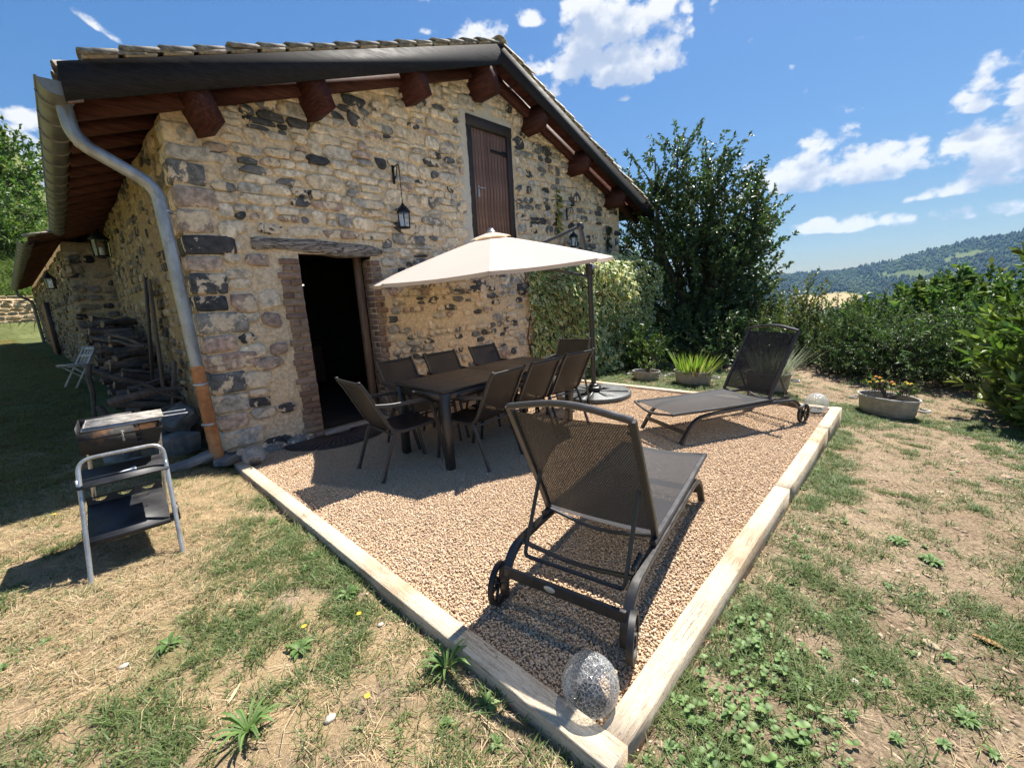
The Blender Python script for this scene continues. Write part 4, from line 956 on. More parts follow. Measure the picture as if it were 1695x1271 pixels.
for lab, x, y, rz in (
        ('mesh chair at the near end of the side facing the sun loungers', 1.66, 2.46, R(90+5)), ('middle mesh chair on the table side facing the sun loungers', 2.27, 2.50, R(91)),
        ('mesh chair on the lounger side of the table, last before the parasol base', 2.90, 2.52, R(86)),
        ('mesh chair against the wall side of the table, beside the brick jamb', 1.60, 3.26, R(-88)), ('middle mesh chair on the wall side of the table', 2.22, 3.27, R(-91)),
        ('mesh chair on the wall side of the table, nearest the ivy', 2.95, 3.28, R(-90)), ('mesh chair alone at the table end beside the parasol pole', 3.52, 2.82, R(180+12))):
    copy_thing(chair, lab, (x, y, GZ), rz)
def build_table():
    t = thing('garden_table', 'long dark slatted aluminium table set with eight chairs', 'table', (TX, TY, GZ)); zt = .74
    n = 8; w = TWD/n
    for half in (0, 1):
        for i in range(n):
            L = TL/2-.003; m = MB(); m.box((TL*(.25+.5*half), w*(i+.5), zt-.011), (L, w-.002, .022), None, .003); m.build('table_slat', M['tabletop'], t)
    m = MB()
    for y in (.035, TWD-.035): m.box((TL/2, y, zt-.062), (TL-.14, .025, .075))
    for x in (.035, TL-.035): m.box((x, TWD/2, zt-.062), (.025, TWD-.14, .075))
    m.build('apron', M['alu'], t)
    for x in (.04, TL-.04):
        for y in (.04, TWD-.04): m = MB(); m.box((x, y, (zt-.023)/2), (.075, .075, zt-.023), None, .012); m.build('leg', M['alu'], t)
    m = MB(); m.lathe([(0.0001, .003), (.022, .002), (.024, 0)], 16, (0, 0, 0), 1, .55)
    b = m.build('badge', M['badge'], t); b.rotation_euler = (R(90), 0, R(-90)); b.location = (.0215, TWD*.62, zt-.06)
build_table()

# ------------------------------------------------------------------ sun loungers
def make_lounger(label):
    t = thing('sun_lounger', label, 'sun lounger', group='mesh sun loungers on the gravel')
    W = .31; flat = rrect(.026, .046, .35)
    for s in (-1, 1):
        y = s*W
        base = fillet([(.002, y, .04), (.0, y, .14), (.10, y, .262), (.36, y, .272), (1.20, y, .262), (1.42, y, .235), (1.58, y, 0)], [0, .13, .2, .3, .4, .26, 0], 8)
        m = MB(); m.tube(base, prof=flat, up=(0, 1, 0)); m.build('base_rail', M['alu'], t, True)
        seat = fillet([(.40, y*.98, .303), (1.0, y*.98, .296), (1.62, y*.98, .312), (1.68, y*.98, .310)], .2, 5)
        m = MB(); m.tube(seat, prof=rrect(.026, .032, .35), up=(0, 1, 0)); m.build('seat_rail', M['alu_lt'], t, True)
        wy = s*(W+.033); w = MB(); R_ = .105
        w.lathe([(R_-.017, -.013), (R_, -.013), (R_, .013), (R_-.017, .013), (R_-.017, -.013)], 28); rim = w
        wheel = rim.build('wheel', M['rubber'], t, True); wheel.location = (0, wy, R_); wheel.rotation_euler = (R(90), 0, .2)
        h = MB(); h.lathe([(.001, -.016), (.022, -.016), (.022, .016), (.001, .016)], 14); h.build('hub', M['rubber'], wheel, True)
        for k in range(6):
            a = k*math.pi/3; sp = MB(); sp.box((.055, 0, 0), (.078, .013, .014), None, .002); so_ = sp.build('spoke', M['rubber'], wheel); so_.rotation_euler = (0, 0, a)
        bk = fillet([(.455, y*.97, .312), (.40, y*.97, .44), (.112, y*.97, 1.0)], .2, 4)
        m = MB(); m.tube(bk, prof=rrect(.026, .034, .35), up=(0, 1, 0)); m.build('back_rail', M['alu_lt'], t, True)
        st = fillet([(.315, s*.262, .60), (.150, s*.262, .265)], .1, 3); m = MB(); m.tube(st, .0105, 8); m.build('back_strut', M['alu'], t, True)
        m = MB()
        for k in range(4): m.box((.175+.028*k, s*.288, .300+.003*k), (.012, .02, .030), Matrix.Rotation(.5, 3, 'Y'))
        m.build('notch_rack', M['alu'], t)
    m = MB(); m.tube([(.012, -W, .175), (.012, W, .175)], prof=rrect(.055, .022, .3), up=(1, 0, 0)); cb = m.build('rear_cross_bar', M['alu'], t, True)
    m = MB(); m.lathe([(.0001, .004), (.026, .003), (.030, 0)], 18, (0, 0, 0), 1, .55); b = m.build('badge', M['badge'], cb); b.rotation_euler = (R(90), 0, R(-90)); b.location = (-.0, .05, .177)
    m = MB(); m.tube([(1.515, -W, .105), (1.515, W, .105)], prof=rrect(.040, .022, .3), up=(1, 0, 0)); m.build('front_cross_bar', M['alu'], t, True)
    m = MB(); m.tube(fillet([(.112, -W*.97, 1.0), (.098, 0, 1.055), (.112, W*.97, 1.0)], [0, .30, 0], 12), prof=rrect(.034, .028, .5)); m.build('head_bar', M['alu_lt'], t, True)
    m = MB(); m.tube(fillet([(.150, -.262, .265), (.125, -.262, .212), (.125, .262, .212), (.150, .262, .265)], [0, .05, .05, 0], 6), .0105, 8); m.build('stand_bar', M['alu'], t, True)
    m = MB(); m.tube(fillet([(.15, -.29, .27), (.19, 0, .205), (.15, .29, .27)], [0, .3, 0], 10), .012, 8); m.build('stand_bow', M['alu'], t, True)
    m = MB(); m.tube(fillet([(.45, -W*.95, .315), (.465, 0, .245), (.45, W*.95, .315)], [0, .3, 0], 10), .011, 8); m.build('hinge_bow', M['alu'], t, True)
    m = MB(); m.tube(fillet([(1.675, -W*.97, .310), (1.715, 0, .262), (1.675, W*.97, .310)], [0, .3, 0], 10), prof=rrect(.026, .022, .5)); m.build('foot_bow', M['alu_lt'], t, True)
    sp = [(q.x, q.z) for q in fillet([(.46, 0, .312), (1.0, 0, .304), (1.655, 0, .318)], .3, 6)]
    sling_mesh('seat_sling', sp, .60, M['sling_l'], t, -.018, 8)
    bp = [(x, z) for x, z in ((.443, .345), (.388, .465), (.318, .60), (.226, .78), (.128, .975))]
    sling_mesh('back_sling', bp, .575, M['sling_l'], t, .022, 8)
    return t
lounger = make_lounger('black mesh sun lounger in front, its back to the viewer beside the glass ball'); lounger.location = (.40, .505, GZ); lounger.rotation_euler = (0, 0, R(9.2))
copy_thing(lounger, 'farther black mesh sun lounger facing the table, before the planters', (4.57, .557, GZ), R(152))

# ------------------------------------------------------------------ cantilever parasol
def build_parasol():
    px, py = 4.38, 2.886; t = thing('cantilever_parasol', 'cream cantilever parasol open over the table, on a round grey base', 'parasol', (px, py, GZ)); L = lambda x, y, z: (x-px, y-py, z-GZ)
    c = Vector((2.73, 3.22, 1.80)); rad = 1.47; n = 8; tilt = .088
    rim = [c + Vector((rad*math.cos(k*math.pi/4), rad*math.sin(k*math.pi/4), tilt*rad*math.cos(k*math.pi/4))) for k in range(n)]; apex = c + Vector((.02, -.01, .415))
    V, F = [], []; nr, ns = 9, 6
    def surf(k, u, v):   # gore k, u radial 0..1, v across 0..1
        a, b = rim[k], rim[(k+1) % n]; e = a.lerp(b, v); sagr = .030*math.sin(math.pi*v)
        p = apex.lerp(e, u); p.z += .012*math.sin(math.pi*u) - .012*math.sin(math.pi*v)*u; inw = (c-e); inw.z = 0; p += inw.normalized()*sagr*u*u
        return p
    u0 = .09
    for k in range(n):
        b = len(V)
        for i in range(nr+1):
            for j in range(ns+1): V.append(L(*surf(k, u0+(1-u0)*i/nr, j/ns)))
        for i in range(nr):
            for j in range(ns): a = b+i*(ns+1)+j; F.append((a, a+ns+1, a+ns+2, a+1))
    # short valance hem
        b = len(V)
        for dz in (0, -.035):
            for j in range(ns+1): p = surf(k, 1, j/ns); V.append(L(p.x, p.y, p.z+dz-.0))
        for j in range(ns): a = b+j; F.append((a, a+ns+1, a+ns+2, a+1))
    cn = obj('canopy', fast_mesh('canopy', np.array(V), F, True), M['canopy'], t)
    V, F = [], []
    for k in range(n):
        b = len(V)
        for i in range(4):
            for j in range(5):
                p = surf(k, .01+.155*i/3, j/4); V.append(L(p.x, p.y, p.z+.035-.018*i/3+.018*math.sin(math.pi*j/4)*(i/3)))
        for i in range(3):
            for j in range(4): a = b+i*5+j; F.append((a, a+5, a+6, a+1))
    obj('vent', fast_mesh('vent', np.array(V), F, True), M['canopy'], cn)
    m = MB(); m.lathe([(.001, .075), (.03, .07), (.04, .045), (.055, .03), (.05, .0)], 14, L(apex.x, apex.y, apex.z)); m.build('finial', M['clamp'], t, True)
    hub = apex + Vector((0, 0, -.10))
    for k in range(n):
        e = rim[k]; m = MB(); m.tube([L(*(hub.lerp(e, u)+Vector((0, 0, .03*math.sin(math.pi*u)-.012)))) for u in (0, .25, .5, .75, .995)], prof=RECT(.014, .022)); rb = m.build('rib', M['alu'], t)
        mid = hub.lerp(e, .5)+Vector((0, 0, .01)); m = MB(); m.tube([L(*(hub+Vector((0, 0, -.22)))), L(*mid)], prof=RECT(.012, .016)); m.build('strut', M['alu'], rb)
    m = MB(); m.lathe([(.045, .04), (.045, -.03), (.02, -.05), (.02, -.20), (.045, -.21), (.045, -.26), (.001, -.265)], 14, L(*hub)); m.build('hub', M['alu'], t, True)
    pole = [(px, py, .05), (px-.01, py, .7), (px-.055, py, 1.78)]
    m = MB(); m.tube([L(*p) for p in pole], prof=[(math.cos(a)*.033, math.sin(a)*.043) for a in np.linspace(0, 2*math.pi, 17)[:-1]]); m.build('pole', M['alu'], t, True)
    m = MB(); m.tube([L(px-.05, py, 1.74), L(px-.24, py+.015, 2.36)], prof=rrect(.05, .06, .4)); m.build('mast', M['alu'], t, True)
    m = MB(); m.box(L(px-.05, py, 1.80), (.085, .095, .16), None, .012); m.tube([L(px+.0, py-.05, 1.82), L(px+.01, py-.11, 1.82), L(px+.01, py-.115, 1.74)], .009, 8); m.build('crank_box', M['alu_lt'], t)
    m = MB(); m.box(L(px-.035, py-.052, 1.83), (.055, .01, .07), None, .003); m.build('crank_plate', M['clamp'], t)
    m = MB(); m.tube([L(px-.24, py+.015, 2.37), L(px-.58, py+.245, 2.21), L(px-.92, py+.53, 2.05)], prof=rrect(.032, .042, .4)); m.build('boom', M['alu_lt'], t, True)
    m = MB(); m.box(L(px-.235, py+.015, 2.365), (.085, .07, .085), None, .012); m.build('mast_joint', M['alu'], t)
    m = MB(); m.tube([L(px-.06, py, 1.70), L(px-.7, py+.12, 1.80), L(*(hub+Vector((.04, 0, -.235))))], prof=rrect(.026, .036, .4)); m.build('lower_arm', M['alu'], t, True)
    for q in range(4):
        a0, a1 = q*math.pi/2+.015+.42, (q+1)*math.pi/2-.015+.42; arc = [a0+(a1-a0)*k/12 for k in range(13)]; m = MB()
        o_ = Vector((math.cos((a0+a1)/2), math.sin((a0+a1)/2), 0))*.018; prof = [(.53, .0), (.53, .05), (.515, .064)]; V = []; rings = []
        for a in arc: rings.append([o_+Vector((0, 0, 0)), *[o_+Vector((r_*math.cos(a), r_*math.sin(a), z)) for r_, z in prof], o_+Vector((0, 0, .064))])
        m.ring_skin(rings, True, True); sg = m.build('base_segment', M['slate'], t)
    for k in range(2):
        m = MB(); m.box((0, 0, .070), (1.0, .035, .012), Matrix.Rotation(.42+k*math.pi/2, 3, 'Z')); m.build('base_cross', M['alu'], t)
    m = MB(); m.box((0, 0, .10), (.20, .20, .075), Matrix.Rotation(.42, 3, 'Z'), .018); m.box((.0, .0, .15), (.12, .12, .05), Matrix.Rotation(.42, 3, 'Z'), .01); m.build('base_socket', M['alu'], t)
    for k, (dx, dy) in enumerate(((-.085, -.285), (-.065, -.29), (-.052, -.292), (-.03, -.297), (-.015, -.30), (.0, -.305))):
        m = MB(); m.box((dx, dy, .0655), (.009, .028 if k % 2 == 0 else .018, .001), Matrix.Rotation(-.4+.5*(k % 2), 3, 'Z')); m.build('base_mark', M['yellow'] if k == 2 else M['white'], t)
build_parasol()

# ------------------------------------------------------------------ crackle glass balls
def ball(x, y, z, r, label):
    t = thing('glass_ball', label, 'solar light', (x, y, z), group='crackle glass solar balls in the terrace corners')
    m = MB(); pr = [(max(.0005, r*math.sin(a)), r-r*math.cos(a)) for a in np.linspace(.42, math.pi, 22)]
    m.lathe(pr, 36); g = m.build('globe', M['crackle'], t, True); m = MB(); m.lathe([(.0005, .010), (r*.46, .012), (r*.54, .034), (r*.50, .044), (r*.48, .060), (.0005, .062)], 24); m.build('solar_base', M['solar'], t, True)
ball(.168, .186, GZ-.012, .105, 'crackled glass ball in the front corner by the lounger wheel')
ball(.165, 4.17, GZ-.010, .105, 'crackled glass ball in the shade against the house corner')
ball(4.93, .215, GZ-.010, .118, 'crackled glass ball at the far corner behind the lounger wheel')

# ------------------------------------------------------------------ half-round door mat
def build_mat():
    t = thing('door_mat', 'dark half-round ribbed doormat on the gravel before the open door', 'doormat', (1.14, 4.43, GZ+.004)); R_ = .62
    m = MB(); arc = [math.pi+math.pi*k/24 for k in range(25)]
    m.ring_skin([[Vector((0, 0, .0)), Vector((R_*math.cos(a), R_*.86*math.sin(a), 0)), Vector((R_*math.cos(a), R_*.86*math.sin(a), .012)), Vector((0, 0, .012))] for a in arc], True, True); m.build('backing', M['mat_rubber'], t)
    for k in range(27):
        a = math.pi*(1+(k+.5)/27); m = MB(); d = Vector((math.cos(a)*R_, math.sin(a)*R_*.86, 0)); m.tube([d*.26+Vector((0, 0, .017)), d*.985+Vector((0, 0, .017))], prof=rrect(.034, .018, .4)); m.build('rib', M['mat_rubber'], t)
build_mat()

# ------------------------------------------------------------------ barbecue
def build_bbq():
    fl, frr = Vector((-1.083, 2.685, 0)), Vector((-.668, 2.655, 0)); ax = (frr-fl).normalized(); W = (frr-fl).length
    t = thing('charcoal_barbecue', 'black charcoal barbecue trolley with rusty firebox on the dry grass', 'barbecue', (fl.x, fl.y, float(H(fl.x, fl.y))+.0), math.atan2(ax.y, ax.x))
    D = .50; d = lambda x, y, z: (x, y, z)   # local: x across, y away, z up
    fx = [0, W]; hz = .665
    fr = fillet([(0, 0, 0), (0.05, .235, hz), (W+.025, .235, hz), (W, 0, 0)], [0, .075, .075, 0], 8); m = MB(); m.tube(fr, .0125, 10); m.build('front_frame', M['chrome'], t, True)
    for x in (.03, W-.03): m = MB(); m.tube([(x, D+.02, .07), (x+.06, D+.03, .70)], .0115, 10); m.build('rear_leg', M['chrome'], t, True)
    for x in (-.02, W+.02):
        m = MB(); m.lathe([(.02, -.016), (.072, -.018), (.078, -.010), (.078, .010), (.072, .018), (.02, .016)], 20); w = m.build('wheel', M['rubber'], t, True); w.location = (x, D+.02, .078); w.rotation_euler = (0, R(90), 0)
        m = MB(); m.lathe([(.001, -.02), (.02, -.02), (.02, .02), (.001, .02)], 10); m.build('hub', M['clamp'], w, True)
    # lower shelf with three bottle cut-outs along its rear lip
    m = MB(); z1, z0 = .30, .20; y0, y1 = .075, D-.03; nx = 30; rings = []
    m.hexa([d(.02, y0, z0), d(W-.02, y0, z0), d(W-.02, y1, z1), d(.02, y1, z1), d(.02, y0, z0+.006), d(W-.02, y0, z0+.006), d(W-.02, y1, z1+.006), d(.02, y1, z1+.006)])
    sh = m.build('lower_shelf', M['bbq'], t)
    m = MB(); xs = np.linspace(.02, W-.02, 61)
    for a, b in zip(xs[:-1], xs[1:]):
        def lo(x):
            for cx in (.085, .205, .325):
                if abs(x-cx) < .040: return .045*math.sqrt(max(0, 1-((x-cx)/.040)**2))
            return 0
        l1, l2 = lo(a), lo(b); hh = .055
        for zz in ((0, .0),):
            m.add([d(a, y1+.004, z1-.0), d(b, y1+.004, z1), d(b, y1+.010+.02*0, z1+hh-l2*.75), d(a, y1+.010, z1+hh-l1*.75)], [(0, 1, 2, 3)]) if True else None
        m.add([d(a, y1+.010, z1+hh-.012+.0), d(b, y1+.010, z1+hh-.012), d(b, y1+.011, z1+hh), d(a, y1+.011, z1+hh)], [(0, 1, 2, 3)])
    m.build('bottle_rail', M['bbq'], sh)
    m = MB(); m.tube([d(.02, y0, z0+.004), d(W-.02, y0, z0+.004)], prof=RECT(.006, .030)); m.build('shelf_lip', M['bbq'], sh)
    m = MB(); m.box((W*.52, (y0+y1)/2, (z0+z1)/2-.02), (.012, .36, .012), Matrix.Rotation(math.atan2(z1-z0, y1-y0), 3, 'X')); m.build('shelf_brace', M['chrome'], sh)
    # middle shelf between front legs
    m = MB(); m.hexa([d(.02, .155, .515), d(W+.03, .155, .515), d(W+.02, .37, .56), d(.04, .37, .56), d(.02, .155, .521), d(W+.03, .155, .521), d(W+.02, .37, .566), d(.04, .37, .566)]); m.tube([d(.022, .156, .515), d(W+.028, .156, .515)], .006, 6); ms = m.build('side_shelf', M['bbq'], t)
    sl_ = lambda x, y: d(x+.03, y+.08, .521+(y-.075)*.2093+.0012); m = MB(); m.add([sl_(.175, .155), sl_(.265, .140), sl_(.262, .195)], [(0, 1, 2)]); m.build('sticker', M['white'], ms)
    m = MB(); m.add([(sl_(x, y)[0], sl_(x, y)[1], sl_(x, y)[2]+.0008) for x, y in ((.225, .153), (.256, .149), (.255, .178), (.238, .162))], [(0, 1, 2, 3)]); m.build('sticker_mark', M['zinc_pipe'], ms)
    for x in (.03, W+.022): m = MB(); m.tube([d(x, .19, .56), d(x, .175, .50)], .006, 6); m.build('shelf_clip', M['clamp'], ms)
    # firebox: open tray with a wind shield on three sides
    x0, x1, ya, yb, za, zb = .07, W+.045, .27, .57, .665, .765
    m = MB(); T = .004; k = .03
    m.hexa([d(x0+k, ya+k, za), d(x1-k, ya+k, za), d(x1-k, yb-k, za), d(x0+k, yb-k, za), d(x0+k, ya+k, za+T), d(x1-k, ya+k, za+T), d(x1-k, yb-k, za+T), d(x0+k, yb-k, za+T)])
    for p, q, pi, qi in (((x0, ya), (x1, ya), (x0+k, ya+k), (x1-k, ya+k)), ((x1, ya), (x1, yb), (x1-k, ya+k), (x1-k, yb-k)), ((x1, yb), (x0, yb), (x1-k, yb-k), (x0+k, yb-k)), ((x0, yb), (x0, ya), (x0+k, yb-k), (x0+k, ya+k))):
        m.add([d(*pi, za+.001), d(*qi, za+.001), d(*q, zb), d(*p, zb)], [(0, 1, 2, 3)])
    fb = m.build('firebox', M['bbq_rust'], t)
    m = MB(); m.tube([d(x0, ya, zb), d(x1, ya, zb), d(x1, yb, zb), d(x0, yb, zb), d(x0, ya, zb)], .006, 6); m.build('rim', M['bbq'], fb)
    m = MB(); m.add([d(x0+.09, ya+k+.01, za+.010), d(x1-k, ya+k+.01, za+.010), d(x1-k, yb-k, za+.012), d(x0+.09, yb-k, za+.012)], [(0, 1, 2, 3)])
    rr = random.Random(2)
    for i in range(40): m.box(d(rr.uniform(x0+.12, x1-.05), rr.uniform(ya+.06, yb-.05), za+.016), (rr.uniform(.01, .03),)*2+(.014,), Matrix.Rotation(rr.uniform(0, 3), 3, 'Z'))
    m.build('ash_bed', M['ash'], fb)
    xs1 = x0+(x1-x0)*.66; sz = .135
    m = MB(); m.hexa([d(x0+.002, ya-.001, zb-.085), d(xs1, ya-.001, zb-.085), d(xs1, ya+.003, zb-.085), d(x0+.002, ya+.003, zb-.085), d(x0+.002, ya-.001, zb+.045), d(xs1, ya-.001, zb+.045), d(xs1, ya+.003, zb+.045), d(x0+.002, ya+.003, zb+.045)])
    ws = m.build('wind_shield', M['bbq_rust'], fb)
    m = MB(); m.box(d(x0+.002, (ya+yb)/2, zb+.03), (.004, yb-ya, .10)); m.box(d((x0+xs1)/2, yb+.002, zb+.03), (xs1-x0, .004, .10)); m.build('shield_side', M['bbq'], ws)
    m = MB()
    for i in range(4): m.box(d(xs1+.012, ya+.001, zb-.07+.034*i), (.026, .005, .012)); m.box(d(xs1+.023, ya+.001, zb-.063+.034*i), (.006, .005, .016))
    m.build('height_hooks', M['bbq'], ws)
    m = MB()
    for i, z in enumerate((.015, -.005, -.035)): m.box(d(xs1-.06, ya-.003, zb+z), (.012 if i else .022, .004, .014))
    m.box(d(xs1-.06, ya-.003, zb-.01), (.006, .004, .07)); m.build('shield_slot', M['ash'], ws)
    # folding double grill lying across it: a thing of its own
    g = thing('double_grill', 'wire double grill with long handles lying across the barbecue', 'grill', tuple(t.matrix_basis @ Vector((0, 0, 0))) if False else t.location, t.rotation_euler[2])
    zg = .82; gx0, gx1, gy0, gy1 = .095, W+.05, .27, .54; dz = lambda x: zg - .018*(x-gx0)
    for lay, off in ((0, 0), (1, .018)):
        m = MB(); sft = .0 if lay == 0 else .012
        for i in range(24): y = gy0+(gy1-gy0)*i/23; m.tube([(gx0+sft, y, dz(gx0)+off), (gx1+sft, y, dz(gx1)+off)], .0019, 4)
        for i in range(5): x = gx0+(gx1-gx0)*i/4; m.tube([(x+sft, gy0, dz(x)+off-.002), (x+sft, gy1, dz(x)+off-.002)], .0024, 4)
        m.tube([(gx0+sft, gy0, dz(gx0)+off), (gx1+sft, gy0, dz(gx1)+off), (gx1+sft, gy1, dz(gx1)+off), (gx0+sft, gy1, dz(gx0)+off), (gx0+sft, gy0, dz(gx0)+off)], .0032, 5)
        m.build('wire_panel', M['ash'] if lay else M['clamp'], g)
    for y in (gy0+.06, gy0+.19):
        m = MB(); x = gx1
        m.tube(fillet([(x, y-.010, zg+.0), (x+.13, y-.008, zg-.004), (x+.145, y, zg-.004), (x+.13, y+.008, zg-.004), (x, y+.010, zg)], .01, 4), .0028, 6); m.build('handle', M['clamp'], g, True)
build_bbq()
# ------------------------------------------------------------------ lanterns
def lantern(name, label, x, y, z, s=1.0, bracket=True, side=None):
    """a six-sided wall lantern hanging on a chain from an iron bracket; z is the base of the lantern body"""
    t = thing(name, label, 'lantern', (x, y, z), group='iron wall lanterns')
    rad = .072*s; h = .17*s; n = 6
    m = MB(); m.lathe([(rad*.6, -.012), (rad*1.0, -.008), (rad*1.0, .006), (rad*.9, .008)], n, caps=True); b = m.build('base', M['iron'], t)
    m = MB(); m.lathe([(rad*1.22, h-.004), (rad*1.25, h+.006), (rad*.72, h+.055*s), (rad*.30, h+.085*s), (rad*.22, h+.10*s), (.004, h+.115*s)], n, caps=True); m.build('cap', M['iron'], t)
    for k in range(n):
        a = 2*math.pi*k/n; a2 = 2*math.pi*(k+1)/n; p, q = Vector((math.cos(a)*rad*.95, math.sin(a)*rad*.95, 0)), Vector((math.cos(a2)*rad*.95, math.sin(a2)*rad*.95, 0)); up_ = Vector((0, 0, h)); g = 1.08
        m = MB(); m.tube([p, p*g+up_], .005*s, 6); m.build('bar', M['iron'], t)
        m = MB(); m.add([p*.97+Vector((0, 0, .004)), q*.97+Vector((0, 0, .004)), q*.97*g+up_, p*.97*g+up_], [(0, 1, 2, 3)]); m.build('pane', M['pane'], t)
    m = MB(); m.lathe([(.001, .01), (.018*s, .01), (.018*s, .09*s), (.001, .095*s)], 10); m.build('candle', M['white'], t)
    top = h+.115*s
    if bracket:
        d = Vector((0, 1, 0)) if side is None else Vector(side); out = .14; zt = top+.36*s
        m = MB()
        for i in range(9):
            zz = top+ (zt-top)*i/9; m.tube([(0, 0, zz), (0, 0, zz+(zt-top)/9*.92)], .0045 if i % 2 else .007, 5)
        m.build('chain', M['iron'], t)
        m = MB(); m.tube(fillet([(0, 0, zt), tuple(d*.0+Vector((0, 0, zt+.05))), tuple(d*.05+Vector((0, 0, zt+.075))), tuple(d*out+Vector((0, 0, zt+.04)))], [0, .02, .03, 0], 4), .007, 6)
        m.tube(fillet([tuple(d*.04+Vector((0, 0, zt+.06))), tuple(d*.07+Vector((0, 0, zt-.05))), tuple(d*out+Vector((0, 0, zt-.10)))], .05, 4), .006, 6)
        perp = Vector((d.y, -d.x, 0)); m.box(d*out+Vector((0, 0, zt-.03)), (.03 if abs(d.y) > .5 else .012, .012 if abs(d.y) > .5 else .03, .22)); m.build('bracket', M['iron'], t)
lantern('wall_lantern', 'black iron lantern hanging on a chain between the doorway and the loft door', 2.36, YF-.17, 2.435, 1.08)
lantern('wall_lantern', 'black iron lantern half hidden behind the parasol, right of the loft door', 6.10, YF-.17, 2.36, 1.0)
lantern('wall_lantern', 'lantern with pale panes on the shaded side wall above the firewood', -.17, 10.4, 2.62, 1.7, True, (1, 0, 0))

# ------------------------------------------------------------------ outbuilding behind the house
def build_annex():
    ang = R(3.2); t = thing('outbuilding', 'low stone outbuilding with its own gutter beyond the firewood', 'outbuilding', (-.62, 12.0, 0)); 
    Rz = Matrix.Rotation(ang, 4, 'Z'); L = 15.5
    def ab(): m = MB(); m.M = Rz; return m
    m = ab(); m.box((2.6, L/2, 1.35), (5.2, L, 3.4)); w = m.build('wall', M['mortar_side'], t)
    VV, FF, CC = [], [], []; rs = random.Random(19)
    for fc, u0, u1 in (('f', .0, .8), ('s', 0, L)):
        for c in course_cells(u0, u1, -.2, 2.9, (.10, .2), (.18, .42), rs, []):
            k = pick(rs, dict(dark=.22, grey=.26, tan=.35)); 
            if not k or c[1] > u1+.05: continue
            face = (lambda u, v, o: (u, -o, v)) if fc == 'f' else (lambda u, v, o: (-o, u, v))
            V, F = stone_mesh(stone_poly(c[0]+.012, c[1]-.012, c[2]+.01, c[3]-.01, rs, 9), rs, face, .04, rs.uniform(.012, .035)); b = len(VV); VV += [tuple(Rz @ Vector(v)) for v in V]
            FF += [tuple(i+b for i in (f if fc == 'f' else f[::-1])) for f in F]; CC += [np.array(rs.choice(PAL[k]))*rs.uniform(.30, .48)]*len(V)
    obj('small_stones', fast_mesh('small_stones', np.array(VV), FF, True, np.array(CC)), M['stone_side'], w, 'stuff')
    m = ab(); ze, zr, xe = 2.99, 4.1, -.45
    m.hexa([(xe, -.35, ze), (3.0, -.35, zr), (3.0, L+.3, zr), (xe, L+.3, ze), (xe, -.35, ze+.07), (3.0, -.35, zr+.07), (3.0, L+.3, zr+.07), (xe, L+.3, ze+.07)]); rf = m.build('roof', M['wood_red_x'], t)
    bt = MB(); sl2 = (zr-ze)/(3.0-xe)
    for i in range(4):
        m = ab(); x0 = xe-.06+i*.30; m.hexa([(x0, -.42, ze+.10+sl2*(x0-xe)), (x0+.36, -.42, ze+.10+sl2*(x0+.36-xe)-.03), (x0+.36, -.22, ze+.10+sl2*(x0+.36-xe)-.03), (x0, -.22, ze+.10+sl2*(x0-xe)), (x0, -.42, ze+.135+sl2*(x0-xe)), (x0+.36, -.42, ze+.135+sl2*(x0+.36-xe)-.03), (x0+.36, -.22, ze+.135+sl2*(x0+.36-xe)-.03), (x0, -.22, ze+.135+sl2*(x0-xe))]); m.build('verge_tile', M['tile'], rf)
    m = ab(); m.box(((xe+3)/2, .0, (ze+zr)/2+.085), (3.7, .01, .01)); 
    for y in np.arange(.25, L, .55): m2 = ab(); m2.hexa([(xe+.05, y-.04, ze-.10+sl2*.05), (.3, y-.04, ze-.10+sl2*.9), (.3, y+.04, ze-.10+sl2*.9), (xe+.05, y+.04, ze-.10+sl2*.05), (xe+.05, y-.04, ze+sl2*.05), (.3, y-.04, ze+sl2*.9), (.3, y+.04, ze+sl2*.9), (xe+.05, y+.04, ze+sl2*.05)]); m2.build('eave_rafter', M['wood_red_x'], rf)
    m = ab(); n = 9; r = .10; m.ring_skin([[Vector((xe-.03+r*math.cos(a), y, ze+.03+r*math.sin(a))) for a in np.linspace(math.pi, 2*math.pi, n)] for y in np.linspace(-.32, L, 20)], False, False); m.tube([(xe-.03-r, -.32, ze+.033), (xe-.03-r, L, ze+.033)], .011, 6); g = m.build('gutter', M['zinc'], t, True)
    for y in np.arange(0, L, .6): m = ab(); m.tube([(xe-.03+r*1.04*math.cos(a), y, ze+.03+r*1.04*math.sin(a)) for a in np.linspace(math.pi, 2*math.pi, 9)], prof=RECT(.025, .006), up=(0, 1, 0)); m.build('gutter_bracket', M['zinc'], g)
    m = ab(); m.tube(fillet([(xe-.03, L-.3, ze-.05), (xe-.02, L-.3, ze-.32), (-.10, L-.3, ze-.55), (-.08, L-.3, .25)], [0, .2, .2, 0], 6), .055, 10); m.build('downspout', M['zinc'], t, True)
    m = ab(); m.box((-.06, 8.2, 1.25), (.10, 1.5, 1.75)); sh = m.build('shutter_door', M['door_frame'], t)
    for i in range(6): m = ab(); m.box((-.125, 7.55+i*.255, 1.25), (.03, .19, 1.70), None, .006); m.build('plank', M['rust'] if i % 2 else M['frame_wood'], sh)
    m = ab(); m.box((.55, 2.2, 3.75), (.55, .55, 1.3)); ch = m.build('chimney', M['mortar_side'], t); m = ab(); m.box((.55, 2.2, 4.42), (.66, .66, .06)); m.build('chimney_cap', M['rust'], ch)
build_annex()
lantern('wall_lantern', 'small dark lantern on the outbuilding beyond the white chair', -.92, 14.0, 2.25, 1.3, True, (1, 0, 0))

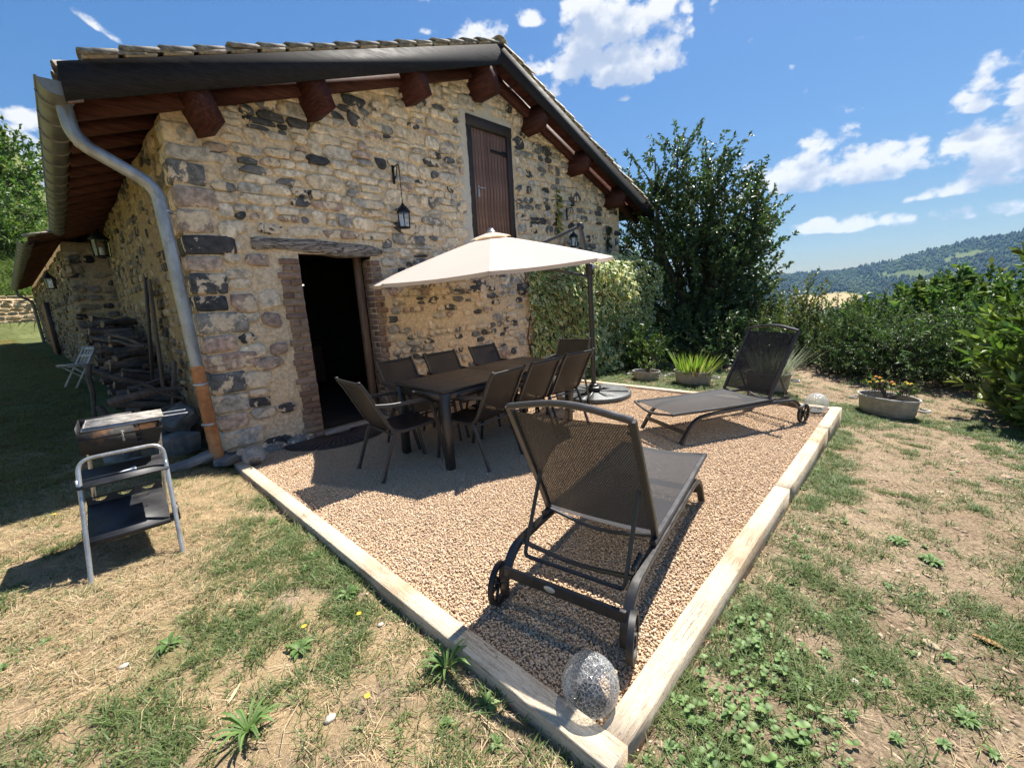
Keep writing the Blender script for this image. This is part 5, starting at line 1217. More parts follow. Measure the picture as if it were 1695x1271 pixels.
# ------------------------------------------------------------------ firewood, stacked logs, loose stones
def log_mesh(L, r, rr, n=9):
    m = MB(); rings = []; ph = rr.uniform(0, 6); bend = rr.uniform(-.02, .02); split = rr.random() < .45
    for i in range(4):
        x = -L/2+L*i/3; rad = []
        for k in range(n):
            a = 2*math.pi*k/n; q = r*(1+.14*math.sin(2*a+ph)+rr.uniform(-.07, .07)); q = min(q, r*.45/max(.2, abs(math.sin(a)))) if split and math.sin(a) > 0 else q; rad.append((math.cos(a)*q, math.sin(a)*q))
        rings.append([Vector((x, p[0]+bend*math.sin(i), p[1])) for p in rad])
    m.ring_skin(rings, True, True); return m
M['cut'] = mat('sawn_log_end', (.22, .165, .11), .9, .3, 30, bump=.3, rnd=.3, col2=(.10, .075, .05), c2amt=.7)
def build_wood():
    rr = random.Random(21); meshes = []
    for i in range(16):
        me = log_mesh(rr.uniform(.30, .58), rr.uniform(.022, .060), rr, 10).me('firewood_log', True); smooth_by_angle(me, R(50)); me.materials.append(M['log']); me.materials.append(M['cut']); me.polygons[len(me.polygons)-1].material_index = 1; me.polygons[len(me.polygons)-2].material_index = 1; meshes.append(me)
    def top(y): return .30 + .82*float(sstep(y, 5.3, 9.8)) + .10*(vnoise(y*3.1, 1.5, 3)-.5)
    y = 5.40; n = 0
    while y < 11.3 and n < 285:
        z = 0.05; g = float(H(-.4, y))
        while z < top(y) and n < 285:
            o = bpy.data.objects.new('firewood_log', rr.choice(meshes)); C.objects.link(o)
            o.location = (-.31+rr.uniform(-.09, .09), y+rr.uniform(-.06, .06), g+z); o.rotation_euler = (rr.uniform(0, 6), rr.uniform(-.30, .30), rr.gauss(0, .5)); tag(o, 'dark split log in the stack along the shaded side wall', 'log', 'logs of the firewood stack'); n += 1
            z += rr.uniform(.07, .115)
        y += rr.uniform(.15, .21)
    # long branches and offcuts thrown over the stack and leaning on it
    for k, (p, q, r_, lab) in enumerate((((-.75, 6.0, .95), (-.15, 5.3, .55), .028, 'long crooked branch lying down across the front of the log stack'), ((-.62, 8.8, 1.22), (-.2, 6.9, 1.10), .025, 'thin branch lying on top of the log stack'),
                                     ((-.5, 7.6, 1.28), (-.1, 7.0, 1.05), .022, 'short stick on the log stack near the wall'), ((-.78, 5.9, .55), (-.80, 5.55, .10), .03, 'upright stake at the open end of the log stack'),
                                     ((-.80, 7.2, .95), (-.84, 7.15, .12), .03, 'upright stake halfway along the log stack'), ((-.70, 5.75, .60), (-.12, 5.62, .66), .045, 'pale barkless log across the near end of the stack'))):
        m = MB(); p, q = Vector(p), Vector(q); pts = [p.lerp(q, u)+Vector((rr.uniform(-.03, .03), rr.uniform(-.03, .03), rr.uniform(-.02, .02))) for u in (0, .25, .5, .75, 1)]
        m.tube(pts, [r_*1.1, r_, r_*.95, r_*.85, r_*.6], 7); o = m.build('branch', M['log'] if k != 5 else M['plank_grey'], smooth=True); tag(o, lab, 'branch')
    for k, (y, z0, z1, w, ln, lab) in enumerate(((6.55, .55, 1.95, .16, .10, 'grey board leaning on the side wall, nearest the downspout'), (6.85, .6, 2.0, .12, .16, 'narrow dark board leaning on the side wall behind the first'), (6.0, .2, .95, .13, .14, 'short board leaning on the side wall by the downspout'))):
        m = MB(); m.box((0, 0, 0), (.03, w, z1-z0), None, .004); o = m.build('leaning_board', M['plank_grey'] if k != 1 else M['door_frame']); o.location = (-.06-ln/2, y, (z0+z1)/2); o.rotation_euler = (rr.uniform(-.1, .1), math.atan2(ln, z1-z0), 0); tag(o, lab, 'board', 'boards leaning on the side wall')
    # blocks of stone by the downspout
    st = [((-.30, 5.05, .14), (.34, .24, .22), (.1, .05, .5), 'big grey stone block just left of the rusty downspout'), ((-.22, 5.30, .36), (.28, .30, .16), (.3, -.5, .2), 'grey stone slab tilted on the blocks behind the downspout'),
          ((-.62, 4.72, .10), (.30, .20, .12), (0, .1, -.4), 'flat stone on the ground between barbecue and downspout'), ((-.30, 4.42, .085), (.46, .17, .07), (0, -.06, .32), 'long flat slab on the bare earth in front of the downspout'),
          ((-.50, 5.45, .25), (.30, .14, .30), (.2, .6, .3), 'slanted stone slab against the end of the log stack'), ((-.04, 4.35, .03), (.22, .15, .08), (0, .1, .8), 'small stone at the foot of the house corner'), ((-.75, 5.15, .12), (.24, .2, .16), (.1, 0, 1.0), 'dark stone beside the log stack stake')]
    for c, d, e, lab in st:
        bm = bmesh.new(); bmesh.ops.create_cube(bm, size=1, matrix=Matrix.Diagonal((*d, 1))); bmesh.ops.bevel(bm, geom=bm.edges[:], offset=.02, segments=1, affect='EDGES'); bmesh.ops.subdivide_edges(bm, edges=[q for q in bm.edges if q.calc_length() > .09], cuts=1, use_grid_fill=True)
        for v in bm.verts: v.co += Vector((rr.uniform(-1, 1), rr.uniform(-1, 1), rr.uniform(-1, 1)))*.011
        me = bpy.data.meshes.new('stone_block'); bm.to_mesh(me); bm.free(); o = obj('stone_block', me, M['loose']); o.location = c; o.rotation_euler = e; tag(o, lab, 'stone', 'loose stones by the downspout')
    m = MB(); m.box((0, 0, 0), (.34, .05, .018), Matrix.Rotation(.15, 3, 'Z')); o = m.build('wood_offcut', M['rust']); o.location = (-.52, 4.95, .22); tag(o, 'reddish wood offcut between the stones behind the barbecue', 'offcut')
build_wood()

# ------------------------------------------------------------------ white folding chair in the shade
def build_folding():
    x, y = -.83, 10.0; t = thing('folding_chair', 'faded white slatted folding chair in the shade by the log stack', 'chair', (x, y, float(H(x, y))-.01), R(205)); t.scale = (.86, .86, .86)
    for s in (-1, 1):
        m = MB(); m.tube([(.24, s*.19, 0), (-.24, s*.19, .80)], prof=RECT(.022, .04), up=(0, 1, 0)); m.build('long_leg', M['white_wood'], t)
        m = MB(); m.tube([(-.26, s*.165, 0), (.20, s*.165, .44)], prof=RECT(.022, .04), up=(0, 1, 0)); m.build('short_leg', M['white_wood'], t)
        m = MB(); m.tube([(-.13, s*.175, .43), (.27, s*.175, .45)], prof=RECT(.02, .035), up=(0, 1, 0)); m.build('seat_rail', M['white_wood'], t)
    for i in range(6): m = MB(); m.box((-.10+i*.07, 0, .465+i*.003), (.055, .40, .016), None, .003); m.build('seat_slat', M['white_wood'], t)
    for i, z in enumerate((.62, .76)): m = MB(); m.box((.24-.48*z/.80-.012, 0, z), (.018, .40, .055), Matrix.Rotation(-.54, 3, 'Y'), .003); m.build('back_slat', M['white_wood'], t)
    for i in range(3): m = MB(); m.tube([(.24-.48*.5/.8-.02, -.1+i*.1, .48), (.24-.48*.8/.8-.02, -.1+i*.1, .80)], prof=RECT(.05, .014), up=(0, 1, 0)); m.build('upright_slat', M['white_wood'], t)
build_folding()

# ------------------------------------------------------------------ retaining wall on the left
def build_retaining():
    rr = random.Random(31); p0, p1 = Vector((-9.5, 32.2, 0)), Vector((-.2, 33.6, 0)); d = (p1-p0); L = d.length; d.normalize(); nrm = Vector((d.y, -d.x, 0)); a = math.atan2(d.y, d.x)
    t = thing('retaining_wall', 'sunlit dry stone retaining wall beyond the shaded lawn', 'wall', tuple(p0), a); g = [float(H(*(p0+d*u).xy+nrm.xy*.6)) if False else float(H((p0+d*u).x, (p0+d*u).y-.8)) for u in (0, L/2, L)]; gz = min(g)-.2
    m = MB(); m.box((L/2, .25, gz+1.2), (L, .5, 2.4)); m.build('core', M['rock_wall'], t); z = gz+.1; k = 0
    face = lambda u, v, o: (u, -o, v); n = 0; VV, FF, CC = [], [], []
    for c in course_cells(.1, L-.1, gz, gz+2.35, (.14, .24), (.22, .46), rr, []):
        V, F = stone_mesh(stone_poly(c[0]+.002, c[1]-.002, c[2]+.0, c[3]-.0, rr, 9), rr, face, .05, rr.uniform(.02, .06)); col = np.array(rr.choice([(.42, .31, .17), (.36, .27, .16), (.47, .37, .23), (.30, .24, .16), (.40, .28, .14)]))*rr.uniform(.8, 1.15)
        b = len(VV); VV += V; FF += [tuple(i+b for i in f) for f in F]; CC += [col]*len(V)
    obj('wall_stones', fast_mesh('wall_stones', np.array(VV), FF, False, np.array(CC)), M['stone_side'], t, 'stuff')
build_retaining()

# ------------------------------------------------------------------ zinc tubs and pots
def tub(x, y, rx, ry, h, rz, label, handles=True, z=None):
    t = thing('zinc_tub', label, 'planter', (x, y, float(H(x, y))-.015 if z is None else z), rz, 'old zinc tubs used as planters')
    m = MB(); pr = [(.86, 0), (.90, .03*h/.3), (.98, h-.03), (1.0, h)]; m.lathe([(.001, .0)]+pr+[(.965, h), (.93, h*.3), (.001, h*.3)], 30, (0, 0, 0), rx, ry); m.build('tub_body', M['tub'], t, True)
    m = MB(); m.tube([(rx*1.005*math.cos(a), ry*1.005*math.sin(a), h) for a in np.linspace(0, 2*math.pi, 37)], .011, 6, caps=False); m.build('rim', M['tub_rim'], t, True)
    m = MB(); m.lathe([(.001, h-.065), (.5, h-.06), (.955, h-.07)], 24, (0, 0, 0), rx, ry); m.build('soil', M['soil'], t, True)
    if handles:
        for s in (-1, 1): m = MB(); m.tube(fillet([(s*rx*.97, -.06, h*.62), (s*(rx+.10), -.06, h*.60), (s*(rx+.10), .06, h*.60), (s*rx*.97, .06, h*.62)], .03, 4), .011, 6); m.build('handle', M['tub_rim'], t, True)
    return t
tub(6.12, -.36, .34, .20, .235, R(-122), 'zinc tub with yellow and orange flowers on the right')
tub(6.16, 2.10, .30, .20, .225, R(-86), 'zinc tub planted with tall green sword leaves')
tub(6.16, 2.93, .24, .17, .17, R(-84), 'small low zinc tub with sparse green plant beside the ivy')
tub(6.24, 1.02, .30, .21, .26, R(-80), 'zinc tub of grey lavender behind the farther sun lounger')
# ------------------------------------------------------------------ vegetation
def leaf_geo(P, D, size, aspect=.5, fold=.25, cols=None, jitter=.6, droop=0.0, six=False, r=None):
    """one small folded leaf per point: P base points, D growth directions"""
    r = r or rng; N = len(P); D = D + r.normal(0, jitter, D.shape); D[:, 2] -= droop; D /= np.linalg.norm(D, axis=1, keepdims=True)+1e-9
    A = r.normal(0, 1, (N, 3)); A[:, 2] += 1.2; S = np.cross(D, A); S /= np.linalg.norm(S, axis=1, keepdims=True)+1e-9; U = np.cross(S, D)
    s = (size*r.uniform(.65, 1.3, N))[:, None]; w = s*aspect
    base = P; tip = P + D*s - U*s*.12; mid = P + D*s*.5
    if six:
        V = np.stack([base, P+D*s*.30+S*w*.46+U*w*fold, P+D*s*.68+S*w*.40+U*w*fold*.7, tip, P+D*s*.68-S*w*.40+U*w*fold*.7, P+D*s*.30-S*w*.46+U*w*fold], 1)
        F = np.array([[0, 1, 2, 3], [0, 3, 4, 5]])
    else:
        V = np.stack([base, mid+S*w*.5+U*w*fold, tip, mid-S*w*.5+U*w*fold], 1); F = np.array([[0, 1, 2], [0, 2, 3]])
    k = V.shape[1]; FF = (F[None]+(np.arange(N)*k)[:, None, None]).reshape(-1, F.shape[1])
    C_ = None
    if cols is not None:
        cols = np.array(cols); ci = r.integers(0, len(cols), N); c = cols[ci]*r.uniform(.8, 1.22, (N, 1)); C_ = np.repeat(c, k, 0)
    return V.reshape(-1, 3), FF, C_
def join_geo(*gs):
    V, F, Cc, b = [], [], [], 0
    for v, f, c in gs: V.append(v); F.append(f+b); Cc.append(c); b += len(v)
    return np.concatenate(V), np.concatenate(F), np.concatenate(Cc)
def blob_dirs(n, r): d = r.normal(0, 1, (n, 3)); return d/np.linalg.norm(d, axis=1, keepdims=True)
def shoots(lobes, n_sh, length, per, r, upward=.8, hollow=.45):
    """leaf points strung along shoots that start inside ellipsoid lobes and grow up and outwards"""
    P, D, S = [], [], []; w = np.array([l[1][0]*l[1][1]*l[1][2] for l in lobes])**.75; w /= w.sum(); pick_ = r.choice(len(lobes), n_sh, p=w)
    for i in range(n_sh):
        c, rad = np.array(lobes[pick_[i]][0]), np.array(lobes[pick_[i]][1]); d = r.normal(0, 1, 3); d /= np.linalg.norm(d); u = (hollow+(1-hollow)*r.random()**.6); st = c + d*rad*u
        g = d*np.array([1, 1, .6]) + np.array([0, 0, upward]) + r.normal(0, .3, 3); g /= np.linalg.norm(g); L = length*r.uniform(.55, 1.35); t = np.linspace(0, 1, per) + r.uniform(-.04, .04, per)
        p = st + g*L*t[:, None] + np.array([0, 0, -.10])*L*(t**2)[:, None]; P.append(p); D.append(np.tile(g, (per, 1))); S.append((st-g*L*.3, st+g*L))
    return np.concatenate(P), np.concatenate(D), S
def plant(name, label, cat, base, lobes, n_sh, length, per, size, aspect, cols, matl, group=None, trunk=None, seed=1, upward=.8, hollow=.45, droop=0.0, part='foliage', six=False, stems=60, jitter=.7):
    r = np.random.default_rng(seed); t = thing(name, label, cat, base, 0, group); b = np.array(base)
    P, D, S = shoots(lobes, n_sh, length, per, r, upward, hollow); V, F, cc = leaf_geo(P-b, D, size, aspect, .25, cols, jitter, droop, six, r); tint = np.repeat(r.uniform(.68, 1.4, n_sh), per*(6 if six else 4))[:, None]*np.repeat(1+r.normal(0, .06, (n_sh, 3)), per*(6 if six else 4), 0); cc = cc*tint
    o = obj(part, fast_mesh(part, V, F, False, cc), matl, t, 'stuff')
    m = MB(); rad = trunk or .03
    cm = np.mean([l[0] for l in lobes], 0)
    for l in lobes:
        a, c = Vector((0, 0, -.05)), Vector(np.array(l[0])-b); top = c+Vector((0, 0, l[1][2]*.7)); k = Vector(r.normal(0, .06, 3))*top.length; m.tube([a+Vector((*r.normal(0, rad*.6, 2), 0)), a.lerp(top, .4)+k, a.lerp(top, .75)+k*.6, top], [rad, rad*.75, rad*.45, rad*.12], 6)
    for i in r.choice(len(S), min(stems, len(S)), replace=False): s, e = Vector(S[i][0]-b), Vector(S[i][1]-b); h_ = Vector((0, 0, max(.1, s.z*.35))).lerp(s, .35); m.tube([h_, h_.lerp(s, .5)+Vector((0, 0, .05)), s, e], [rad*.28+.004, rad*.2+.003, rad*.12+.003, .002], 4, caps=False)
    m.build('trunk' if trunk else 'stems', M['bark'], t, True)
    return t
GD = [(.050, .085, .031), (.066, .105, .038), (.08, .122, .042), (.056, .088, .037)]
GM = [(.085, .145, .040), (.11, .175, .05), (.135, .195, .055), (.065, .115, .034)]
GL = [(.10, .16, .035), (.13, .19, .05), (.08, .135, .03), (.16, .20, .06)]
plant('dark_tree', 'tall dark leafy tree with upright shoots behind the right house corner', 'tree', (10.2, 3.6, -.5),
      [((10.1, 3.55, 1.2), (1.6, 1.5, 1.6)), ((9.8, 4.3, 2.5), (1.3, 1.1, 1.4)), ((10.1, 3.3, 2.7), (1.25, 1.2, 1.4)), ((10.2, 2.75, 1.9), (1.1, .75, 1.2)), ((9.3, 4.3, 3.8), (.4, .42, .95)), ((9.6, 3.9, 4.0), (.35, .35, .85)), ((9.8, 3.35, 3.9), (.35, .35, .85)), ((10.0, 3.1, 3.4), (.5, .45, .7)), ((10.2, 2.65, 2.8), (.55, .45, .6)), ((9.0, 4.9, 3.2), (.6, .7, .8)), ((10.1, 4.4, .4), (1.7, 1.5, 1.0)), ((9.9, 2.7, .4), (1.1, .9, .9))],
      1750, .62, 26, .10, .52, GD+[(.085, .12, .040)], M['leaf_gloss'], trunk=.11, seed=3, upward=1.0, hollow=.3, droop=.25)
plant('leafy_shrub', 'small bright green shrub squeezed between ivy and dark tree', 'shrub', (7.15, 3.55, -.12), [((7.15, 3.5, .28), (.42, .45, .38)), ((6.95, 3.25, .15), (.3, .3, .25))], 130, .25, 14, .085, .42, GM, M['leaf_gloss'], seed=5)
hg = 'shrubs of the hedge at the edge of the garden'
plant('hedge_shrub', 'yellowish feathery young shrub left of the valley view, behind the lounger', 'shrub', (9.35, 1.25, -.3), [((9.35, 1.25, .35), (.6, .6, .6)), ((9.35, 1.15, .85), (.25, .25, .42)), ((9.3, 1.7, .4), (.5, .5, .5))], 210, .5, 18, .07, .5, [(.10, .12, .035), (.14, .15, .05), (.08, .10, .03)], M['leaf'], hg, seed=6, upward=1.3)
plant('hedge_shrub', 'dark conifer of the hedge behind the lavender', 'conifer', (9.1, .55, -.3), [((9.1, .55, .2), (.85, .8, .62)), ((9.2, .2, .5), (.5, .5, .36))], 480, .42, 30, .06, .28, GD+[(.05, .085, .028)], M['leaf'], hg, seed=7, upward=.9)
plant('hedge_shrub', 'broad pale green shrub with big leaves above the conifers', 'shrub', (10.6, -.6, -.6), [((10.6, -.4, .2), (1.2, 1.2, .65)), ((10.6, .15, .42), (.5, .5, .36)), ((10.7, -1.4, .70), (.7, .7, .50)), ((10.5, -.75, .78), (.6, .55, .42)), ((10.8, -2.2, .5), (.7, .7, .5))], 620, .38, 22, .115, .6, GM+GL[:1], M['leaf'], hg, seed=8, upward=1.2)
plant('hedge_shrub', 'drooping conifer in the middle of the hedge behind the flower tub', 'conifer', (8.6, -.35, -.35), [((8.6, -.3, .08), (.7, .7, .58)), ((8.7, -.75, .28), (.6, .5, .42))], 560, .45, 30, .06, .28, GD+GM[:1], M['leaf'], hg, seed=9, upward=.35, droop=.35)
plant('hedge_shrub', 'fine green conifer of the hedge left of the big laurel', 'conifer', (8.7, -1.5, -.45), [((8.7, -1.5, .10), (.9, .9, .62)), ((8.8, -1.35, .5), (.42, .42, .34)), ((8.3, -1.75, .1), (.7, .6, .6))], 560, .42, 30, .065, .28, GM[:2]+GD[:2], M['leaf'], hg, seed=10, upward=.7)
plant('hedge_shrub', 'dark hedge shrub between the sword leaf tub and the dark tree', 'shrub', (8.3, 2.3, -.25), [((8.3, 2.2, .15), (.7, .9, .6)), ((8.5, 3.0, .2), (.6, .7, .6))], 330, .4, 22, .08, .45, GD, M['leaf_gloss'], hg, seed=11)
plant('hedge_shrub', 'far leafy bush beyond the hedge seen low in the valley gap', 'shrub', (13.5, 1.9, -1.6), [((13.5, 1.9, -.4), (1.4, 1.5, .9))], 200, .6, 18, .13, .5, GM, M['leaf'], hg, seed=12)
plant('laurel_bush', 'big laurel bush with large glossy pale leaves at the right edge', 'bush', (6.75, -2.25, -.4), [((6.95, -2.15, .45), (.95, .9, .85)), ((7.0, -2.2, 1.15), (.75, .68, .65)), ((7.1, -2.1, 1.65), (.5, .42, .42)), ((6.5, -1.8, -.05), (.55, .42, .35)), ((6.5, -1.75, .35), (.5, .36, .5)), ((7.2, -2.8, 1.0), (.9, .9, .9))], 520, .42, 17, .165, .36, [(.09, .15, .032), (.125, .19, .045), (.065, .11, .028), (.17, .23, .06)], M['leaf_gloss'], trunk=.05, seed=13, upward=.9, droop=-.1, six=True, jitter=.55)
tg = 'trees on the slope behind the outbuilding'
for k, (x, y, z, s, lab) in enumerate(((-6.2, 38, 2.8, 2.6, 'pale green bush on the bank just above the retaining wall'), (-2.6, 41, 4.4, 2.4, 'round bush on the bank behind the outbuilding gutter'), (-7.5, 46, 7.0, 3.8, 'big leafy tree cut by the left picture edge above the wall'), (-2.5, 50, 8.4, 3.6, 'green tree behind the chimney of the outbuilding'),
                               (2.5, 48, 8.0, 3.4, 'tree rising behind the outbuilding roof'), (-10, 57, 12.0, 4.4, 'tallest tree on the slope with sky behind it'), (-4.5, 61, 13.0, 3.2, 'bush at the top of the slope'), (-13.5, 45, 6.0, 3.6, 'leafy tree outside the left end of the wall'))):
    g = float(H(x, y)); zc = g+s*.75
    plant('hillside_tree', lab, 'tree', (x, y, g-.1), [((x, y, zc), (s*.8, s*.8, s*.75)), ((x+s*.4, y, zc+s*.35), (s*.5, s*.5, s*.5)), ((x-s*.45, y-.3, zc-s*.2), (s*.5, s*.5, s*.5)), ((x, y-s*.4, zc-s*.35), (s*.6, s*.5, s*.4))], 330, s*.30, 16, .095*s, .55, GM+GL[:2], M['leaf'], tg, trunk=.05*s, seed=30+k, stems=30)

# --- variegated ivy on the gable
def build_ivy():
    r = np.random.default_rng(17); t = thing('variegated_ivy', 'variegated cream and green ivy covering the lower right gable wall', 'ivy', (6.5, YF, -.1))
    N = 8000; x = r.uniform(4.72, 8.35, N); z = r.uniform(-.08, 2.28, N)
    edge = np.minimum(sstep(x, 4.68+.25*fbm(z*2, z*0, 5), 5.0), 1)*sstep(2.34-.35*(fbm(x*1.6, x*0, 6)-.4)-.10*np.clip(5.6-x, 0, 1)*2-z, 0, .3); keep = r.random(N) < edge*1.2; x, z = x[keep], z[keep]
    bulge = .12+.62*sstep(x, 4.9, 6.0)*sstep(2.45-z, 0, .6)*(.50+1.1*fbm(x*2.1, z*2.1, 7))+.08*sstep(x, 7, 8); y = YF-bulge*r.random(len(x))**.35
    wrap = np.clip(x-8.1, 0, 1); P = np.stack([x, y, z], 1); n = len(P); D = np.stack([r.normal(0, .55, n), -.40+r.normal(0, .25, n), -.65+r.normal(0, .4, n)], 1); D /= np.linalg.norm(D, axis=1, keepdims=True)
    nrm = np.stack([r.normal(0, .45, n), -np.ones(n), .55+r.normal(0, .35, n)], 1); S = np.cross(D, nrm); S /= np.linalg.norm(S, axis=1, keepdims=True); U = np.cross(S, D)
    s = r.uniform(.07, .14, n)[:, None]; w = s*.62; c0 = P+D*s*.42
    ring = lambda k, lift: np.stack([P+D*s*(.42-.42*k)+U*lift, P+D*s*(.42-.14*k)+S*w*.5*k+U*lift, P+D*s*(.42+.2*k)+S*w*.32*k+U*lift, P+D*s*(.42+.58*k)-U*s*.06*k+U*lift, P+D*s*(.42+.2*k)-S*w*.32*k+U*lift, P+D*s*(.42-.14*k)-S*w*.5*k+U*lift], 1)
    V = np.concatenate([ring(1.0, 0), ring(.66, .0025)], 1); F = np.array([[0, 1, 2, 3], [0, 3, 4, 5], [6, 7, 8, 9], [6, 9, 10, 11]]); FF = (F[None]+(np.arange(n)*12)[:, None, None]).reshape(-1, 4)
    cream = np.array([[.78, .74, .40], [.84, .80, .50], [.70, .70, .32]])[r.integers(0, 3, n)]*r.uniform(.8, 1.1, (n, 1)); green = np.array([[.17, .27, .08], [.11, .185, .06], [.24, .34, .10]])[r.integers(0, 3, n)]
    yel = (r.random(n) < .20+.36*sstep(z, .9, .2)*sstep(6.4-x, 0, 1))[:, None]; plain = (r.random(n) < .24)[:, None]; inner = np.where(yel, cream*.92, green); outer = np.where(plain, green*1.1, cream)
    cc = np.concatenate([np.repeat(outer[:, None], 6, 1), np.repeat(inner[:, None], 6, 1)], 1).reshape(-1, 3)
    obj('foliage', fast_mesh('foliage', V.reshape(-1, 3)-np.array([6.5, YF, -.1]), FF, False, cc), M['leaf'], t, 'stuff')
    m = MB()
    for i in range(26):
        xx = r.uniform(5.0, 8.0); pts = [(xx+r.normal(0, .08)*k-6.5, -.02, z_+.1) for k, z_ in enumerate(np.linspace(-.1, r.uniform(1.5, 2.2), 6))]; m.tube(pts, [.016, .014, .012, .009, .007, .004], 5)
    m.build('stems', M['bark'], t, True)
    for name, lab, cx, cz, h, w_ in (('ivy_sprig', 'yellowish ivy sprig high on the wall right of the loft door', 5.82, 2.98, .42, .10), ('ivy_sprig', 'dark ivy sprig under the right end of the eaves', 7.55, 2.66, .22, .10)):
        q = np.random.default_rng(int(cx*10)); t2 = thing(name, lab, 'ivy', (cx, YF-.02, cz), 0, 'ivy sprigs high on the gable'); k = 46; P = np.stack([q.normal(0, w_*.55, k), -q.uniform(.0, .06, k), q.uniform(-h, h, k)], 1)
        V, F, c = leaf_geo(P, np.tile([0, -.4, -1.0], (k, 1)), .10, .6, .2, [(.45, .43, .14), (.10, .15, .04), (.3, .32, .09)] if cx < 6 else [(.04, .06, .03), (.06, .08, .035)], .35, 0, True, q); obj('leaves', fast_mesh('leaves', V, F, False, c), M['leaf'], t2, 'stuff')
        m = MB(); m.tube([(0, 0, -h), (.02, -.01, 0), (-.02, 0, h)], .006, 5); m.build('stem', M['bark'], t2)
build_ivy()

# --- plants in the tubs
def blades(name, label, cat, base, n, hgt, spread, w, cols, seed, group=None, lean=(0, 0), narrow=False):
    r = np.random.default_rng(seed); t = thing(name, label, cat, base, 0, group); V, F, Cc = [], [], []
    for i in range(n):
        a = r.uniform(0, 6.283); rad = r.random()**.5; p = np.array([math.cos(a)*spread[0]*rad, math.sin(a)*spread[1]*rad, 0]); d = np.array([math.cos(a)*rad*.45+lean[0]+r.normal(0, .12), math.sin(a)*rad*.45+lean[1]+r.normal(0, .12), 1]); h = hgt*r.uniform(.6, 1.1); s = np.array([-math.sin(a+r.normal(0, .8)), math.cos(a), 0]); b = len(V); c = np.array(cols[r.integers(len(cols))])*r.uniform(.8, 1.2)
        for k in range(5): u = k/4; q = p+d*h*u+np.array([d[0], d[1], -.25])*h*u*u*.25; ww = w*(1-u**2.5)*(.8+.4*u); V += [q-s*ww/2, q+s*ww/2]; Cc += [c*(.85+.3*u), c*(.85+.3*u)]
        F += [(b+2*k, b+2*k+1, b+2*k+3, b+2*k+2) for k in range(4)]
    obj('leaves', fast_mesh('leaves', np.array(V), F, False, np.array(Cc)), M['leaf'], t, 'stuff'); return t
blades('sword_plant', 'bright green sword-leaved plant filling a zinc tub', 'plant', (6.16, 2.10, .02), 170, .42, (.17, .26), .026, [(.16, .26, .05), (.22, .32, .07), (.30, .34, .10), (.12, .20, .04)], 4, lean=(-.03, -.10))
blades('dead_blades', 'dry drooping blades hanging over the rim of the sword plant tub', 'plant', (6.02, 1.98, .06), 26, .22, (.10, .2), .012, [(.34, .25, .12), (.42, .33, .18)], 5, lean=(-.55, -.3))
blades('lavender', 'silvery lavender bush in the tub behind the lounger', 'plant', (6.24, .98, .10), 300, .50, (.22, .26), .008, [(.22, .27, .19), (.30, .34, .25), (.36, .37, .27), (.16, .20, .12)], 6, lean=(-.02, -.12))
blades('lavender_twigs', 'brown woody twigs at the foot of the lavender', 'plant', (6.22, .95, .06), 90, .20, (.20, .25), .006, [(.16, .10, .07), (.22, .14, .10)], 7)
plant('tub_plant', 'small sparse green plant in the low zinc tub', 'plant', (6.10, 2.88, .0), [((6.10, 2.92, .14), (.14, .12, .10))], 26, .12, 9, .035, .6, GM+GL[:1], M['leaf'], seed=40, stems=20)
blades('tub_weeds', 'reddish dry weeds at the edge of the low zinc tub', 'plant', (6.12, 2.78, .02), 30, .09, (.10, .10), .006, [(.30, .16, .08), (.35, .22, .1)], 8)
def build_flowers():
    r = random.Random(8); base = (6.12, -.36, .02)
    plant('marigold_leaves', 'green leaves of the flowers in the right-hand zinc tub', 'plant', base, [((6.18, -.24, .09), (.10, .14, .06)), ((6.05, -.52, .07), (.08, .07, .05))], 46, .09, 10, .035, .4, GM+GL[:1], M['leaf'], seed=41, stems=20)
    for i, (dy, dx, z, k) in enumerate(((.16, 0, .17, 0), (.12, -.05, .15, 0), (.10, .03, .19, 1), (.07, -.02, .16, 0), (.19, -.03, .14, 0), (.03, .0, .15, 1), (-.02, .02, .15, 1), (-.04, -.03, .13, 0), (-.15, .0, .16, 0), (-.17, -.04, .15, 0), (-.20, .02, .14, 0), (.14, .04, .20, 1))):
        t = thing('marigold', ['yellow', 'orange'][k]+' marigold bloom in the right-hand zinc tub', 'flower', (base[0]+dx, base[1]+dy, base[2]), 0, ['yellow', 'orange'][k]+' marigolds in the zinc tub')
        m = MB(); m.tube([(0, 0, -.02), (0, 0, z)], .003, 5); m.build('stem', M['bark'], t)
        m = MB(); 
        for q in range(11): a = q*2.4; rr_ = .011+.0011*q; m.add([(math.cos(a)*.003, math.sin(a)*.003, z+.012-q*.001), (math.cos(a-.4)*rr_*.8, math.sin(a-.4)*rr_*.8, z+.010-q*.001), (math.cos(a)*rr_*1.25, math.sin(a)*rr_*1.25, z+.006-q*.0012), (math.cos(a+.4)*rr_*.8, math.sin(a+.4)*rr_*.8, z+.010-q*.001)], [(0, 1, 2, 3)])
        m.lathe([(.001, z-.004), (.015, z+.002), (.012, z+.009), (.001, z+.012)], 8); m.build('petals', M['yellow'] if k == 0 else M['orange'], t)
build_flowers()

